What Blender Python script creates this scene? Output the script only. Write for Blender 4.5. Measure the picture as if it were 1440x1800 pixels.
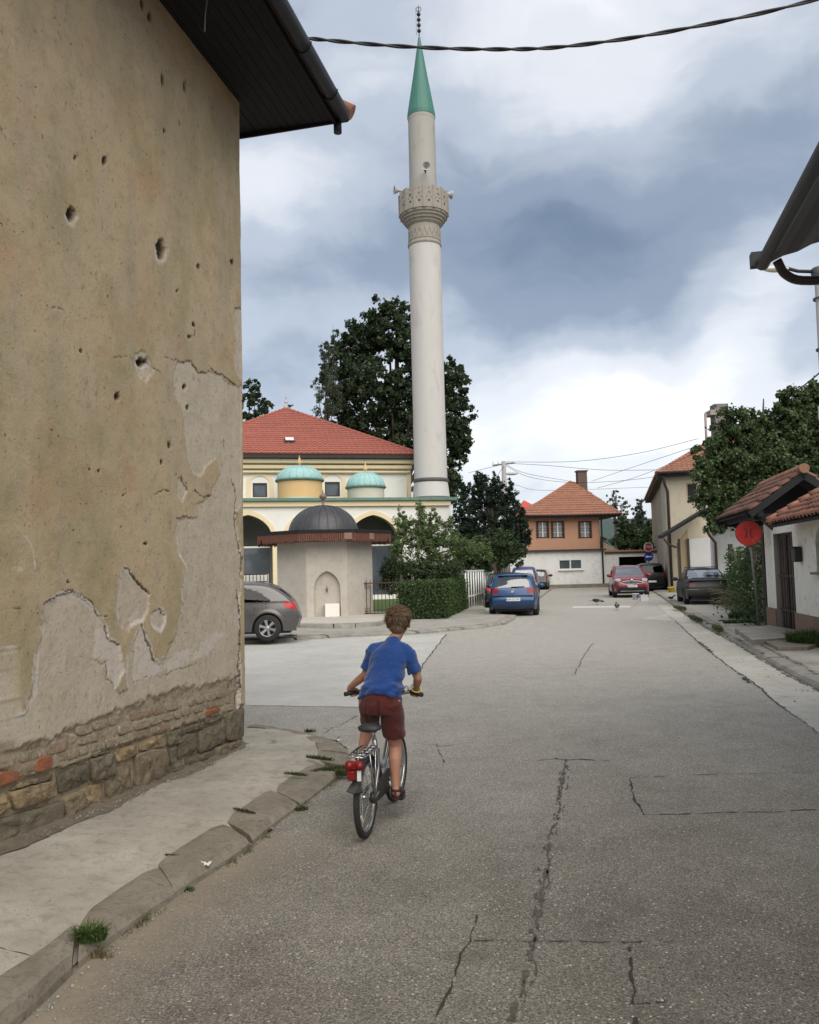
import bpy, math, random
import numpy as np
from mathutils import Vector, Matrix
from mathutils.geometry import tessellate_polygon

# ------------------------------------------------------------------ camera, world, sun, exposure
scn = bpy.context.scene
for _o in list(bpy.data.objects):
    bpy.data.objects.remove(_o, do_unlink=True)
COL = scn.collection
R_ = math.radians
HC = 1.75                     # eye height
FPX = 1440.0                  # focal length in photograph pixels (photograph is 1440 wide)
PITCH, ROLL = R_(4.0), R_(1.4)
CF = Vector((0, math.cos(PITCH), math.sin(PITCH)))
_U0 = Vector((0, -math.sin(PITCH), math.cos(PITCH))); _R0 = Vector((1, 0, 0))
CR = _R0 * math.cos(ROLL) - _U0 * math.sin(ROLL)
CU = _R0 * math.sin(ROLL) + _U0 * math.cos(ROLL)
EYE = Vector((0, 0, HC))
cam_d = bpy.data.cameras.new('camera'); cam = bpy.data.objects.new('camera', cam_d); COL.objects.link(cam)
cam_d.sensor_fit = 'HORIZONTAL'; cam_d.sensor_width = 36; cam_d.lens = 36.0 * FPX / 1440.0
cam_d.clip_start = 0.05; cam_d.clip_end = 6000
mw = Matrix((( CR.x, CU.x, -CF.x, EYE.x), (CR.y, CU.y, -CF.y, EYE.y), (CR.z, CU.z, -CF.z, EYE.z), (0, 0, 0, 1)))
cam.matrix_world = mw
scn.camera = cam

def ray(px, py):
    return (CF + CR * ((px - 720) / FPX) + CU * ((900 - py) / FPX))
def P(px, py, D):             # point seen at pixel (px,py) whose distance along +Y is D
    r = ray(px, py); return EYE + r * (D / r.y)
def G(px, py, z=0.0):         # point on the horizontal plane z
    r = ray(px, py); return EYE + r * ((z - HC) / r.z)
def proj(X, Y, Z):            # world arrays -> photograph pixels
    dz = Z - HC
    a = X * CF.x + Y * CF.y + dz * CF.z
    b = X * CR.x + Y * CR.y + dz * CR.z
    c = X * CU.x + Y * CU.y + dz * CU.z
    a = np.where(a < 0.05, 0.05, a)
    return 720 + FPX * b / a, 900 - FPX * c / a

SUN_EL, SUN_AZ = R_(46), R_(160)      # azimuth measured clockwise from +Y: behind the camera
scn.view_settings.view_transform = 'Standard'; scn.view_settings.look = 'None'
scn.view_settings.exposure = 1.32; scn.view_settings.gamma = 1.0
scn.view_settings.use_curve_mapping = False
sun_d = bpy.data.lights.new('sun', 'SUN'); sun = bpy.data.objects.new('sun', sun_d); COL.objects.link(sun)
sun_d.energy = 1.5; sun_d.angle = R_(70); sun_d.color = (1.0, 0.93, 0.83)
_sd = Vector((math.sin(SUN_AZ) * math.cos(SUN_EL), math.cos(SUN_AZ) * math.cos(SUN_EL), math.sin(SUN_EL)))
sun.rotation_euler = _sd.to_track_quat('Z', 'Y').to_euler(); sun.location = (0, 0, 60)

world = bpy.data.worlds.new('World'); scn.world = world; world.use_nodes = True
def build_world():
    nt = world.node_tree; N = nt.nodes; Lk = nt.links
    for n in list(N): N.remove(n)
    out = N.new('ShaderNodeOutputWorld'); bg = N.new('ShaderNodeBackground'); bg.inputs[1].default_value = 0.1
    Lk.new(bg.outputs[0], out.inputs[0])
    sky = N.new('ShaderNodeTexSky'); sky.sky_type = 'NISHITA'; sky.sun_disc = False
    sky.sun_elevation = SUN_EL; sky.sun_rotation = SUN_AZ
    tc = N.new('ShaderNodeTexCoord')
    nz = N.new('ShaderNodeTexNoise'); nz.inputs['Scale'].default_value = 3.2; nz.inputs['Detail'].default_value = 5; nz.inputs['Roughness'].default_value = 0.58
    Lk.new(tc.outputs['Generated'], nz.inputs['Vector'])
    sub = N.new('ShaderNodeVectorMath'); sub.operation = 'SUBTRACT'; sub.inputs[1].default_value = (.5, .5, .5)
    Lk.new(nz.outputs['Color'], sub.inputs[0])
    scl = N.new('ShaderNodeVectorMath'); scl.operation = 'SCALE'; scl.inputs['Scale'].default_value = 0.17
    Lk.new(sub.outputs[0], scl.inputs[0])
    wv = N.new('ShaderNodeVectorMath'); wv.operation = 'ADD'
    Lk.new(tc.outputs['Generated'], wv.inputs[0]); Lk.new(scl.outputs[0], wv.inputs[1])
    # flattened coordinates: cloud banks lie in layers
    mp = N.new('ShaderNodeMapping'); mp.inputs['Scale'].default_value = (1.0, 1.0, 2.7); mp.inputs['Location'].default_value = (3.1, 1.7, .4)
    Lk.new(wv.outputs[0], mp.inputs[0])
    n2 = N.new('ShaderNodeTexNoise'); n2.inputs['Scale'].default_value = 3.1; n2.inputs['Detail'].default_value = 6; n2.inputs['Roughness'].default_value = .5
    Lk.new(mp.outputs[0], n2.inputs['Vector'])
    def math_(op, a, b=None, clamp=False):
        m = N.new('ShaderNodeMath'); m.operation = op; m.use_clamp = clamp
        for i, v in enumerate((a, b)):
            if v is None: continue
            if isinstance(v, (int, float)): m.inputs[i].default_value = v
            else: Lk.new(v, m.inputs[i])
        return m.outputs[0]
    val = math_('MULTIPLY_ADD', n2.outputs[0], .88); val.node.inputs[2].default_value = 0.15
    # cloud masses as they stood that day: (px, py, angular radius in pixels, brightness)
    blobs = [(1040, -30, 240, .46), (560, 120, 170, .0), (490, 340, 150, .24), (650, 260, 120, .08), (880, 210, 150, -.05),
             (1340, 520, 120, .36), (1230, 150, 200, -.10), (900, 390, 260, -.13), (1130, 430, 300, -.19), (1010, 560, 210, -.18),
             (1230, 560, 190, -.16), (500, 620, 130, -.16), (900, 770, 190, .26), (1130, 710, 200, .26), (1330, 640, 100, .16),
             (820, 640, 110, -.06), (1380, 330, 110, -.05), (480, 500, 90, -.02), (1200, 820, 260, .34), (700, 900, 400, .16), (650, 480, 160, -.10)]
    for (bx, by, br, amp) in blobs:
        d = ray(bx, by).normalized()
        dt = N.new('ShaderNodeVectorMath'); dt.operation = 'DISTANCE'; dt.inputs[1].default_value = d[:]
        Lk.new(wv.outputs[0], dt.inputs[0])
        mr = N.new('ShaderNodeMapRange'); mr.interpolation_type = 'SMOOTHSTEP'
        mr.inputs['From Min'].default_value = 0.0; mr.inputs['From Max'].default_value = 1.35 * br / FPX
        mr.inputs['To Min'].default_value = amp * (.85 if amp > 0 else .9); mr.inputs['To Max'].default_value = 0.0
        Lk.new(dt.outputs['Value'], mr.inputs['Value'])
        val = math_('ADD', val, mr.outputs[0])
    rp = N.new('ShaderNodeValToRGB'); cr = rp.color_ramp; cr.interpolation = 'EASE'
    cr.elements[0].position = .12; cr.elements[0].color = (.135, .18, .25, 1)
    cr.elements[1].position = 1.0; cr.elements[1].color = (.90, .90, .90, 1)
    for p_, c_ in ((.38, (.235, .285, .36, 1)), (.6, (.43, .475, .545, 1)), (.8, (.68, .70, .735, 1))):
        e = cr.elements.new(p_); e.color = c_
    Lk.new(val, rp.inputs[0])
    up = N.new('ShaderNodeVectorMath'); up.operation = 'SCALE'; up.inputs['Scale'].default_value = 5.1
    Lk.new(rp.outputs[0], up.inputs[0])
    mx = N.new('ShaderNodeMix'); mx.data_type = 'RGBA'; mx.inputs[0].default_value = .9
    Lk.new(sky.outputs[0], mx.inputs[6]); Lk.new(up.outputs[0], mx.inputs[7])
    Lk.new(mx.outputs[2], bg.inputs[0])
build_world()

# ------------------------------------------------------------------ helpers
rnd = random.Random(7)
def meta(o, label=None, cat=None, group=None, kind=None):
    if label: o['label'] = label
    if cat: o['category'] = cat
    if group: o['group'] = group
    if kind: o['kind'] = kind
    return o
def thing(name, label, cat, loc=(0, 0, 0), rotz=0.0, group=None):
    o = bpy.data.objects.new(name, None); COL.objects.link(o)
    o.location = loc; o.rotation_euler = (0, 0, rotz); o.empty_display_size = .2
    return meta(o, label, cat, group)
def link(name, me, parent=None, mat=None):
    o = bpy.data.objects.new(name, me); COL.objects.link(o)
    if parent: o.parent = parent
    if mat and not me.materials: me.materials.append(mat)
    return o
def np_mesh(name, V, F, smooth=False):
    """V (n,3) floats, F (m,k) ints with k equal for all faces"""
    me = bpy.data.meshes.new(name); V = np.asarray(V, dtype=np.float32); F = np.asarray(F, dtype=np.int32)
    k = F.shape[1]
    me.vertices.add(len(V)); me.vertices.foreach_set('co', V.ravel())
    me.loops.add(F.size); me.loops.foreach_set('vertex_index', F.ravel())
    me.polygons.add(len(F)); me.polygons.foreach_set('loop_start', np.arange(0, F.size, k, dtype=np.int32))
    me.polygons.foreach_set('use_smooth', np.full(len(F), smooth, dtype=bool))
    me.update(calc_edges=True); me.validate()
    return me
def grid_faces(nu, nv, wrapu=False):
    iu = np.arange(nu if wrapu else nu - 1); iv = np.arange(nv - 1)
    A, B = np.meshgrid(iu, iv, indexing='ij'); A = A.ravel(); B = B.ravel(); A2 = (A + 1) % nu
    return np.stack([A * nv + B, A2 * nv + B, A2 * nv + B + 1, A * nv + B + 1], 1)
def attr(me, name, vals):
    a = me.attributes.new(name, 'FLOAT', 'POINT'); a.data.foreach_set('value', np.asarray(vals, dtype=np.float32).ravel())

class MB:
    """collects shapes and links them as ONE mesh object"""
    def __init__(s): s.v = []; s.f = []; s.sm = []
    def add(s, vs, fs, smooth=False):
        b = len(s.v); s.v += [tuple(p) for p in vs]
        for f in fs: s.f.append(tuple(b + i for i in f)); s.sm.append(smooth)
        return s
    def box(s, c, size, rot=None, bevel=0.0):
        x, y, z = size[0] / 2, size[1] / 2, size[2] / 2
        if bevel > 0:
            b = min(bevel, x * .9, y * .9, z * .9); vs = []
            for sx in (-1, 1):
                for sy in (-1, 1):
                    for sz in (-1, 1):
                        vs += [Vector((sx * x, sy * (y - b), sz * (z - b))), Vector((sx * (x - b), sy * y, sz * (z - b))), Vector((sx * (x - b), sy * (y - b), sz * z))]
            import bmesh
            bm = bmesh.new()
            for p in vs: bm.verts.new(p)
            r = bmesh.ops.convex_hull(bm, input=bm.verts[:]); bm.verts.index_update()
            vv = [v.co.copy() for v in bm.verts]; ff = [[q.index for q in f.verts] for f in bm.faces]; bm.free()
        else:
            vv = [Vector((sx * x, sy * y, sz * z)) for sx in (-1, 1) for sy in (-1, 1) for sz in (-1, 1)]
            ff = [(0, 1, 3, 2), (4, 6, 7, 5), (0, 4, 5, 1), (2, 3, 7, 6), (0, 2, 6, 4), (1, 5, 7, 3)]
        if rot is not None:
            m = rot if isinstance(rot, Matrix) else Matrix.Rotation(rot, 3, 'Z'); vv = [m @ p for p in vv]
        c = Vector(c); return s.add([p + c for p in vv], ff)
    def bar(s, a, b, w, h=None, up=Vector((0, 0, 1))):
        a = Vector(a); b = Vector(b); d = b - a; L = d.length
        if L < 1e-6: return s
        x = d / L; y = up.cross(x)
        if y.length < 1e-4: y = Vector((0, 1, 0)).cross(x)
        y.normalize(); z = x.cross(y); h = h or w
        m = Matrix((x, y, z)).transposed(); return s.box((a + b) / 2, (L, w, h), m)
    def tube(s, pts, r, n=8, cap=True, smooth=True, closed=False):
        pts = [Vector(p) for p in pts]; m = len(pts); rs = r if isinstance(r, (list, tuple)) else [r] * m
        t0 = (pts[1] - pts[0]).normalized(); nrm = t0.orthogonal().normalized(); vs = []
        for i, p in enumerate(pts):
            if closed: t = (pts[(i + 1) % m] - pts[i - 1])
            else: t = (pts[min(i + 1, m - 1)] - pts[max(i - 1, 0)])
            if t.length < 1e-9: t = t0
            t = t.normalized(); nrm = (nrm - t * nrm.dot(t))
            nrm = nrm.normalized() if nrm.length > 1e-6 else t.orthogonal().normalized()
            bn = t.cross(nrm)
            for k in range(n):
                a = 2 * math.pi * k / n; vs.append(p + (nrm * math.cos(a) + bn * math.sin(a)) * rs[i])
        fs = []
        for i in range(m if closed else m - 1):
            j = (i + 1) % m
            for k in range(n): fs.append((i * n + k, i * n + (k + 1) % n, j * n + (k + 1) % n, j * n + k))
        s.add(vs, fs, smooth)
        if cap and not closed:
            s.f.append(tuple(len(s.v) - m * n + k for k in reversed(range(n)))); s.sm.append(False)
            s.f.append(tuple(len(s.v) - n + k for k in range(n))); s.sm.append(False)
        return s
    def lathe(s, prof, c=(0, 0, 0), n=24, axis='Z', smooth=True, a0=0.0, a1=2 * math.pi):
        full = abs(a1 - a0 - 2 * math.pi) < 1e-6; m = n if full else n + 1; vs = []; c = Vector(c)
        for (r, z) in prof:
            for k in range(m):
                a = a0 + (a1 - a0) * k / n
                p = Vector((r * math.cos(a), r * math.sin(a), z))
                if axis == 'Y': p = Vector((p.x, p.z, p.y))
                if axis == 'X': p = Vector((p.z, p.x, p.y))
                vs.append(p + c)
        fs = []
        for i in range(len(prof) - 1):
            for k in range(n):
                k2 = (k + 1) % m; fs.append((i * m + k, i * m + k2, (i + 1) * m + k2, (i + 1) * m + k))
        return s.add(vs, fs, smooth)
    def prism(s, poly, d0, d1, frame=None, holes=()):
        """extrude a 2D outline (with holes); frame=(origin, ex, ey, en)"""
        o, ex, ey, en = frame or (Vector((0, 0, 0)), Vector((1, 0, 0)), Vector((0, 0, 1)), Vector((0, 1, 0)))
        loops = [list(poly)] + [list(h) for h in holes]
        flat = [p for lp in loops for p in lp]
        tris = tessellate_polygon([[Vector((p[0], p[1], 0)) for p in lp] for lp in loops])
        A = [o + ex * p[0] + ey * p[1] + en * d0 for p in flat]; B = [o + ex * p[0] + ey * p[1] + en * d1 for p in flat]
        n = len(flat); fs = [tuple(t) for t in tris] + [tuple(n + i for i in reversed(t)) for t in tris]
        k = 0
        for lp in loops:
            m = len(lp)
            for i in range(m): j = (i + 1) % m; fs.append((k + i, k + j, n + k + j, n + k + i))
            k += m
        return s.add(A + B, fs)
    def quad(s, a, b, c, d): return s.add([a, b, c, d], [(0, 1, 2, 3)])
    def sphere(s, c, r, n=12, m=8, sc=(1, 1, 1)):
        vs = []; c = Vector(c)
        for i in range(m + 1):
            th = math.pi * i / m
            for k in range(n):
                a = 2 * math.pi * k / n
                vs.append(c + Vector((r * sc[0] * math.sin(th) * math.cos(a), r * sc[1] * math.sin(th) * math.sin(a), r * sc[2] * math.cos(th))))
        fs = [(i * n + k, (i + 1) * n + k, (i + 1) * n + (k + 1) % n, i * n + (k + 1) % n) for i in range(m) for k in range(n)]
        return s.add(vs, fs, True)
    def build(s, name, mat, parent=None, local=False, recalc=True):
        """vertices given in world space unless local=True (then in the parent's own frame)"""
        me = bpy.data.meshes.new(name); vs = s.v
        if parent is not None and not local:
            q = parent; M_ = Matrix.Identity(4)
            chain = []
            while q is not None: chain.append(q); q = q.parent
            for c_ in reversed(chain): M_ = M_ @ c_.matrix_basis
            if M_ != Matrix.Identity(4):
                inv = M_.inverted(); vs = [tuple(inv @ Vector(p)) for p in vs]
        me.from_pydata(vs, [], s.f); me.polygons.foreach_set('use_smooth', s.sm)
        if recalc and len(s.f) < 60000:
            import bmesh
            bm = bmesh.new(); bm.from_mesh(me); bmesh.ops.recalc_face_normals(bm, faces=bm.faces); bm.to_mesh(me); bm.free()
        me.update()
        return link(name, me, parent, mat)

def copy_tree(o, parent=None):
    c = o.copy(); COL.objects.link(c)
    if parent is not None: c.parent = parent
    for ch in list(o.children): copy_tree(ch, c)
    return c

# value noise in numpy
def vnoise(x, y, seed=0):
    xi = np.floor(x).astype(np.int64); yi = np.floor(y).astype(np.int64); xf = x - xi; yf = y - yi
    def h(a, b):
        n = (a * 374761393 + b * 668265263 + seed * 982451653) & 0xffffffff
        n = ((n ^ (n >> 13)) * 1274126177) & 0xffffffff
        return ((n ^ (n >> 16)) & 0xffff) / 65535.0
    u = xf * xf * (3 - 2 * xf); v = yf * yf * (3 - 2 * yf)
    return (h(xi, yi) * (1 - u) + h(xi + 1, yi) * u) * (1 - v) + (h(xi, yi + 1) * (1 - u) + h(xi + 1, yi + 1) * u) * v
def fbm(x, y, oct=4, seed=0, rough=.5):
    s = 0; a = 1; t = 0
    for i in range(oct): s = s + a * vnoise(x * 2 ** i + 17 * i, y * 2 ** i - 9 * i, seed + i); t += a; a *= rough
    return s / t
def in_poly(x, y, poly):
    ins = np.zeros(x.shape, bool); n = len(poly); j = n - 1
    for i in range(n):
        xi, yi = poly[i]; xj, yj = poly[j]
        c = ((yi > y) != (yj > y)) & (x < (xj - xi) * (y - yi) / ((yj - yi) if yj != yi else 1e-9) + xi)
        ins ^= c; j = i
    return ins
def seg_dist(x, y, pts):
    d = np.full(x.shape, 1e9)
    for (x0, y0), (x1, y1) in zip(pts[:-1], pts[1:]):
        dx, dy = x1 - x0, y1 - y0; L = dx * dx + dy * dy + 1e-9
        t = np.clip(((x - x0) * dx + (y - y0) * dy) / L, 0, 1)
        d = np.minimum(d, np.hypot(x - x0 - t * dx, y - y0 - t * dy))
    return d
def lerp(a, b, t): return a + (b - a) * t
def polyline(pts, n):
    pts = [Vector(p) for p in pts]; L = [0]
    for a, b in zip(pts[:-1], pts[1:]): L.append(L[-1] + (b - a).length)
    out = []; k = 0
    for i in range(n):
        s = L[-1] * i / (n - 1)
        while k < len(L) - 2 and L[k + 1] < s: k += 1
        out.append(pts[k].lerp(pts[k + 1], (s - L[k]) / max(1e-9, L[k + 1] - L[k])))
    return out
def smoothline(pts, n):
    """Catmull-Rom through the points"""
    pts = [Vector(p) for p in pts]; q = [pts[0] * 2 - pts[1]] + pts + [pts[-1] * 2 - pts[-2]]; out = []
    for i in range(1, len(q) - 2):
        for k in range(n):
            t = k / n; a, b, c, d = q[i - 1:i + 3]
            out.append(.5 * ((2 * b) + (c - a) * t + (2 * a - 5 * b + 4 * c - d) * t * t + (3 * b - a - 3 * c + d) * t ** 3))
    out.append(pts[-1]); return out

# ------------------------------------------------------------------ materials
class NT:
    def __init__(s, m): s.t = m.node_tree; s.N = s.t.nodes; s.L = s.t.links
    def n(s, kind, **kw):
        x = s.N.new('ShaderNode' + kind)
        for k, v in kw.items():
            if k == 'ins':
                for kk, vv in v.items():
                    if isinstance(vv, bpy.types.NodeSocket): s.L.new(vv, x.inputs[kk])
                    else: x.inputs[kk].default_value = vv
            else: setattr(x, k, v)
        return x
    def noise(s, scale, detail=4, rough=.55, vec=None, dist=0.0):
        x = s.n('TexNoise', ins={'Scale': scale, 'Detail': detail, 'Roughness': rough, 'Distortion': dist})
        if vec is not None: s.L.new(vec, x.inputs['Vector'])
        return x
    def ramp(s, fac, stops, interp='LINEAR'):
        x = s.n('ValToRGB'); x.color_ramp.interpolation = interp; e = x.color_ramp.elements
        while len(e) < len(stops): e.new(.5)
        for el, (p, c) in zip(e, stops): el.position = p; el.color = (c[0], c[1], c[2], 1) if isinstance(c, (tuple, list)) else (c, c, c, 1)
        s.L.new(fac, x.inputs[0]); return x.outputs[0]
    def mix(s, fac, a, b, mode='MIX'):
        x = s.n('Mix', data_type='RGBA', blend_type=mode)
        for i, v in ((0, fac), (6, a), (7, b)):
            if isinstance(v, bpy.types.NodeSocket): s.L.new(v, x.inputs[i])
            elif i == 0: x.inputs[i].default_value = v
            else: x.inputs[i].default_value = (v[0], v[1], v[2], 1)
        return x.outputs[2]
    def m(s, op, a, b=0.0, clamp=False):
        x = s.n('Math', operation=op, use_clamp=clamp)
        for i, v in enumerate((a, b)):
            if isinstance(v, bpy.types.NodeSocket): s.L.new(v, x.inputs[i])
            else: x.inputs[i].default_value = v
        return x.outputs[0]
    def map(s, scale=(1, 1, 1), loc=(0, 0, 0), src='Object', rot=(0, 0, 0)):
        tc = s.n('TexCoord'); x = s.n('Mapping'); x.inputs['Scale'].default_value = scale; x.inputs['Location'].default_value = loc; x.inputs['Rotation'].default_value = rot
        s.L.new(tc.outputs[src], x.inputs[0]); return x.outputs[0]
def new_mat(name):
    m = bpy.data.materials.new(name); m.use_nodes = True; t = NT(m)
    return m, t, t.N['Principled BSDF']
def bump(t, b, height, strength=.3, dist=.01):
    x = t.n('Bump'); x.inputs['Strength'].default_value = strength; x.inputs['Distance'].default_value = dist
    t.L.new(height, x.inputs['Height']); t.L.new(x.outputs[0], b.inputs['Normal'])
MATS = {}
def mat(name, c1, c2=None, scale=3.0, rough=.8, metallic=0.0, bs=60, bstr=.25, bd=.004, spec=.4, c3=None, s3=14, contrast=.5, jitter=0.0, stretch=(1, 1, 1)):
    """two or three colour procedural material with fine relief"""
    if name in MATS: return MATS[name]
    m, t, b = new_mat(name); c2 = c2 or tuple(v * .8 for v in c1)
    vec = t.map(stretch); lo, hi = .5 - contrast / 2, .5 + contrast / 2
    f = t.noise(scale, 5, .6, vec).outputs[0]
    col = t.mix(t.ramp(f, [(lo, 0), (hi, 1)]), c1, c2)
    if c3:
        g = t.noise(s3, 4, .65, vec).outputs[0]; col = t.mix(t.ramp(g, [(.55, 0), (.72, 1)]), col, c3)
    if jitter:
        oi = t.n('ObjectInfo'); hs = t.n('HueSaturation')
        t.L.new(t.m('ADD', t.m('MULTIPLY', oi.outputs['Random'], jitter), 1 - jitter / 2), hs.inputs['Value'])
        t.L.new(col, hs.inputs['Color']); col = hs.outputs[0]
    t.L.new(col, b.inputs['Base Color'])
    b.inputs['Roughness'].default_value = rough; b.inputs['Metallic'].default_value = metallic; b.inputs['Specular IOR Level'].default_value = spec
    if bstr > 0: bump(t, b, t.noise(bs, 4, .6, vec).outputs[0], bstr, bd)
    MATS[name] = m; return m
def glass_mat(name, tint=(.5, .55, .55), dark=.5, rough=.03, refl=.10):
    if name in MATS: return MATS[name]
    m, t, b = new_mat(name)
    tr = t.n('BsdfTransparent'); tr.inputs[0].default_value = (tint[0] * dark, tint[1] * dark, tint[2] * dark, 1)
    gl = t.n('BsdfGlossy'); gl.inputs['Roughness'].default_value = rough; gl.inputs[0].default_value = (.95, .95, .95, 1)
    fr = t.n('LayerWeight'); fr.inputs[0].default_value = .3
    ms = t.n('MixShader'); t.L.new(t.m('ADD', t.m('MULTIPLY', t.m('POWER', fr.outputs[1], 3.0), .8), refl, True), ms.inputs[0])
    t.L.new(tr.outputs[0], ms.inputs[1]); t.L.new(gl.outputs[0], ms.inputs[2])
    t.L.new(ms.outputs[0], t.N['Material Output'].inputs[0]); MATS[name] = m; return m
def paint_mat(name, col, rough=.28, flake=.0, coat=.35):
    if name in MATS: return MATS[name]
    m, t, b = new_mat(name)
    f = t.noise(5, 4, .6, t.map()).outputs[0]
    dust = tuple(min(1, v * .85 + .014) for v in col)
    t.L.new(t.mix(t.ramp(f, [(.4, 0), (.75, .45)]), col, dust), b.inputs['Base Color'])
    t.L.new(t.ramp(t.noise(18, 3, .6, t.map()).outputs[0], [(.3, rough), (.8, rough + .16)]), b.inputs['Roughness'])
    b.inputs['Metallic'].default_value = flake; b.inputs['Coat Weight'].default_value = coat; b.inputs['Specular IOR Level'].default_value = .15 + coat; b.inputs['Coat Roughness'].default_value = .08
    MATS[name] = m; return m
# ------------------------------------------------------------------ ground, road, pavements
def asphalt_mat():
    m, t, b = new_mat('asphalt'); vec = t.map()
    big = t.noise(.45, 5, .6, vec).outputs[0]; mid = t.noise(3.2, 5, .65, vec).outputs[0]; fine = t.noise(95, 3, .7, vec).outputs[0]
    sx = t.n('SeparateXYZ'); t.L.new(vec, sx.inputs[0])
    # dark asphalt near, paler concrete far; vignette and grazing brightness painted into both colours
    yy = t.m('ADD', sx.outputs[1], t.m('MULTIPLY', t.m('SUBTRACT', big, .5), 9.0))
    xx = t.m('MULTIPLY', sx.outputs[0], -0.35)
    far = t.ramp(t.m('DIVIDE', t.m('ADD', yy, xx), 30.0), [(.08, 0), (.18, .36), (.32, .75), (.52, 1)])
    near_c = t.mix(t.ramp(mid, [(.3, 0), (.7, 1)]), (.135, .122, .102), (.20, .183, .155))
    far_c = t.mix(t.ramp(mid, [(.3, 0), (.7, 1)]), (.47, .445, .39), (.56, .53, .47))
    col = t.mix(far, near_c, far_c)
    col = t.mix(t.ramp(fine, [(.35, .0), (.65, .7)]), col, (.045, .038, .03), 'MIX')
    # pale chippings
    vo = t.n('TexVoronoi', feature='F1', ins={'Scale': 62.0, 'Randomness': 1.0, 'Vector': vec})
    sp = t.n('SeparateColor'); t.L.new(vo.outputs['Color'], sp.inputs[0])
    dens = t.ramp(t.noise(1.3, 3, .6, vec).outputs[0], [(.3, .88), (.7, .62)])
    on = t.m('MULTIPLY', t.m('GREATER_THAN', sp.outputs[0], dens), t.m('LESS_THAN', vo.outputs['Distance'], t.m('MULTIPLY', sp.outputs[1], .42)))
    vo2 = t.n('TexVoronoi', feature='F1', ins={'Scale': 120.0, 'Randomness': 1.0, 'Vector': vec})
    sp2 = t.n('SeparateColor'); t.L.new(vo2.outputs['Color'], sp2.inputs[0])
    on2 = t.m('MULTIPLY', t.m('GREATER_THAN', sp2.outputs[0], .72), t.m('LESS_THAN', vo2.outputs['Distance'], .33))
    col = t.mix(t.m('MULTIPLY', on2, .55), col, (.30, .27, .23))
    hs = t.n('HueSaturation'); t.L.new(col, hs.inputs['Color']); t.L.new(t.ramp(sp2.outputs[2], [(0, .62), (1, 1.38)]), hs.inputs['Value']); col = hs.outputs[0]
    dk = t.m('MULTIPLY', t.m('LESS_THAN', sp2.outputs[1], .16), t.m('LESS_THAN', vo2.outputs['Distance'], .4))
    col = t.mix(t.m('MULTIPLY', dk, .6), col, (.02, .018, .016))
    col = t.mix(t.m('MULTIPLY', on, .85), col, t.mix(sp.outputs[2], (.30, .275, .235), (.52, .48, .42)))
    # oil and damp stains
    st = t.ramp(t.noise(1.1, 5, .7, vec, 1.2).outputs[0], [(.60, 0), (.78, .45)])
    col = t.mix(st, col, (.05, .045, .04))
    # sandy dust lying in the gutter along the near kerb
    ka, kb = G(60, 1790), G(500, 1440); kd = (kb - ka).normalized(); kn = Vector((kd.y, -kd.x, 0))
    dp = t.n('VectorMath', operation='DOT_PRODUCT'); t.L.new(vec, dp.inputs[0]); dp.inputs[1].default_value = kn[:]
    dd = t.m('ADD', t.m('SUBTRACT', dp.outputs['Value'], kn.dot(ka)), t.m('MULTIPLY', t.m('SUBTRACT', t.noise(2.2, 6, .7, vec).outputs[0], .5), -1.0))
    dust = t.m('MULTIPLY', t.ramp(dd, [(.0, .85), (.12, .5), (.5, 0)]), t.m('LESS_THAN', sx.outputs[1], 5.6))
    col = t.mix(dust, col, t.mix(t.ramp(mid, [(.35, 0), (.65, 1)]), (.27, .225, .165), (.20, .17, .13)))
    t.L.new(col, b.inputs['Base Color']); b.inputs['Roughness'].default_value = .86; b.inputs['Specular IOR Level'].default_value = .2
    h = t.m('ADD', t.m('MULTIPLY', fine, .6), t.m('MULTIPLY', t.m('SUBTRACT', 1.0, vo.outputs['Distance']), .5))
    bump(t, b, h, .55, .006); return m
def concrete_mat(name, c1, c2, stain=(.12, .10, .075), sc=1.5, grit=.5, amount=.5):
    m, t, b = new_mat(name); vec = t.map()
    f1 = t.noise(sc, 6, .65, vec).outputs[0]; f2 = t.noise(sc * 5, 5, .7, vec, .6).outputs[0]; f3 = t.noise(110, 3, .7, vec).outputs[0]
    col = t.mix(t.ramp(f1, [(.3, 0), (.7, 1)]), c1, c2)
    col = t.mix(t.ramp(f2, [(.5, 0), (.78, amount)]), col, stain)
    col = t.mix(t.ramp(f3, [(.5, 0), (.75, grit)]), col, tuple(v * .45 for v in c1))
    vo = t.n('TexVoronoi', feature='F1', ins={'Scale': 38.0, 'Vector': vec}); sp = t.n('SeparateColor'); t.L.new(vo.outputs['Color'], sp.inputs[0])
    pit = t.m('MULTIPLY', t.m('GREATER_THAN', sp.outputs[0], .9), t.m('LESS_THAN', vo.outputs['Distance'], .22))
    col = t.mix(t.m('MULTIPLY', pit, .75), col, tuple(v * .3 for v in c1))
    t.L.new(col, b.inputs['Base Color']); b.inputs['Roughness'].default_value = .9; b.inputs['Specular IOR Level'].default_value = .2
    bump(t, b, t.m('ADD', f3, t.m('MULTIPLY', f2, 1.5)), .5, .006); return m
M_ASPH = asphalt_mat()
M_SLAB = concrete_mat('side_street_concrete', (.50, .488, .45), (.40, .388, .352), (.23, .215, .185), .8, .25, .35)
M_PAVE = concrete_mat('pavement_concrete', (.42, .39, .33), (.27, .245, .20), (.15, .125, .09), 1.9, .6, .7)
M_PAVE2 = concrete_mat('pale_pavement', (.38, .36, .32), (.26, .245, .21), (.15, .135, .11), 1.2, .4, .5)
M_KERB = concrete_mat('kerb_concrete', (.27, .24, .19), (.17, .15, .115), (.08, .068, .05), 4, .8, .8)
M_KERB2 = concrete_mat('pale_kerb_concrete', (.33, .31, .27), (.21, .195, .165), (.10, .09, .07), 2.5, .5, .6)
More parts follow.
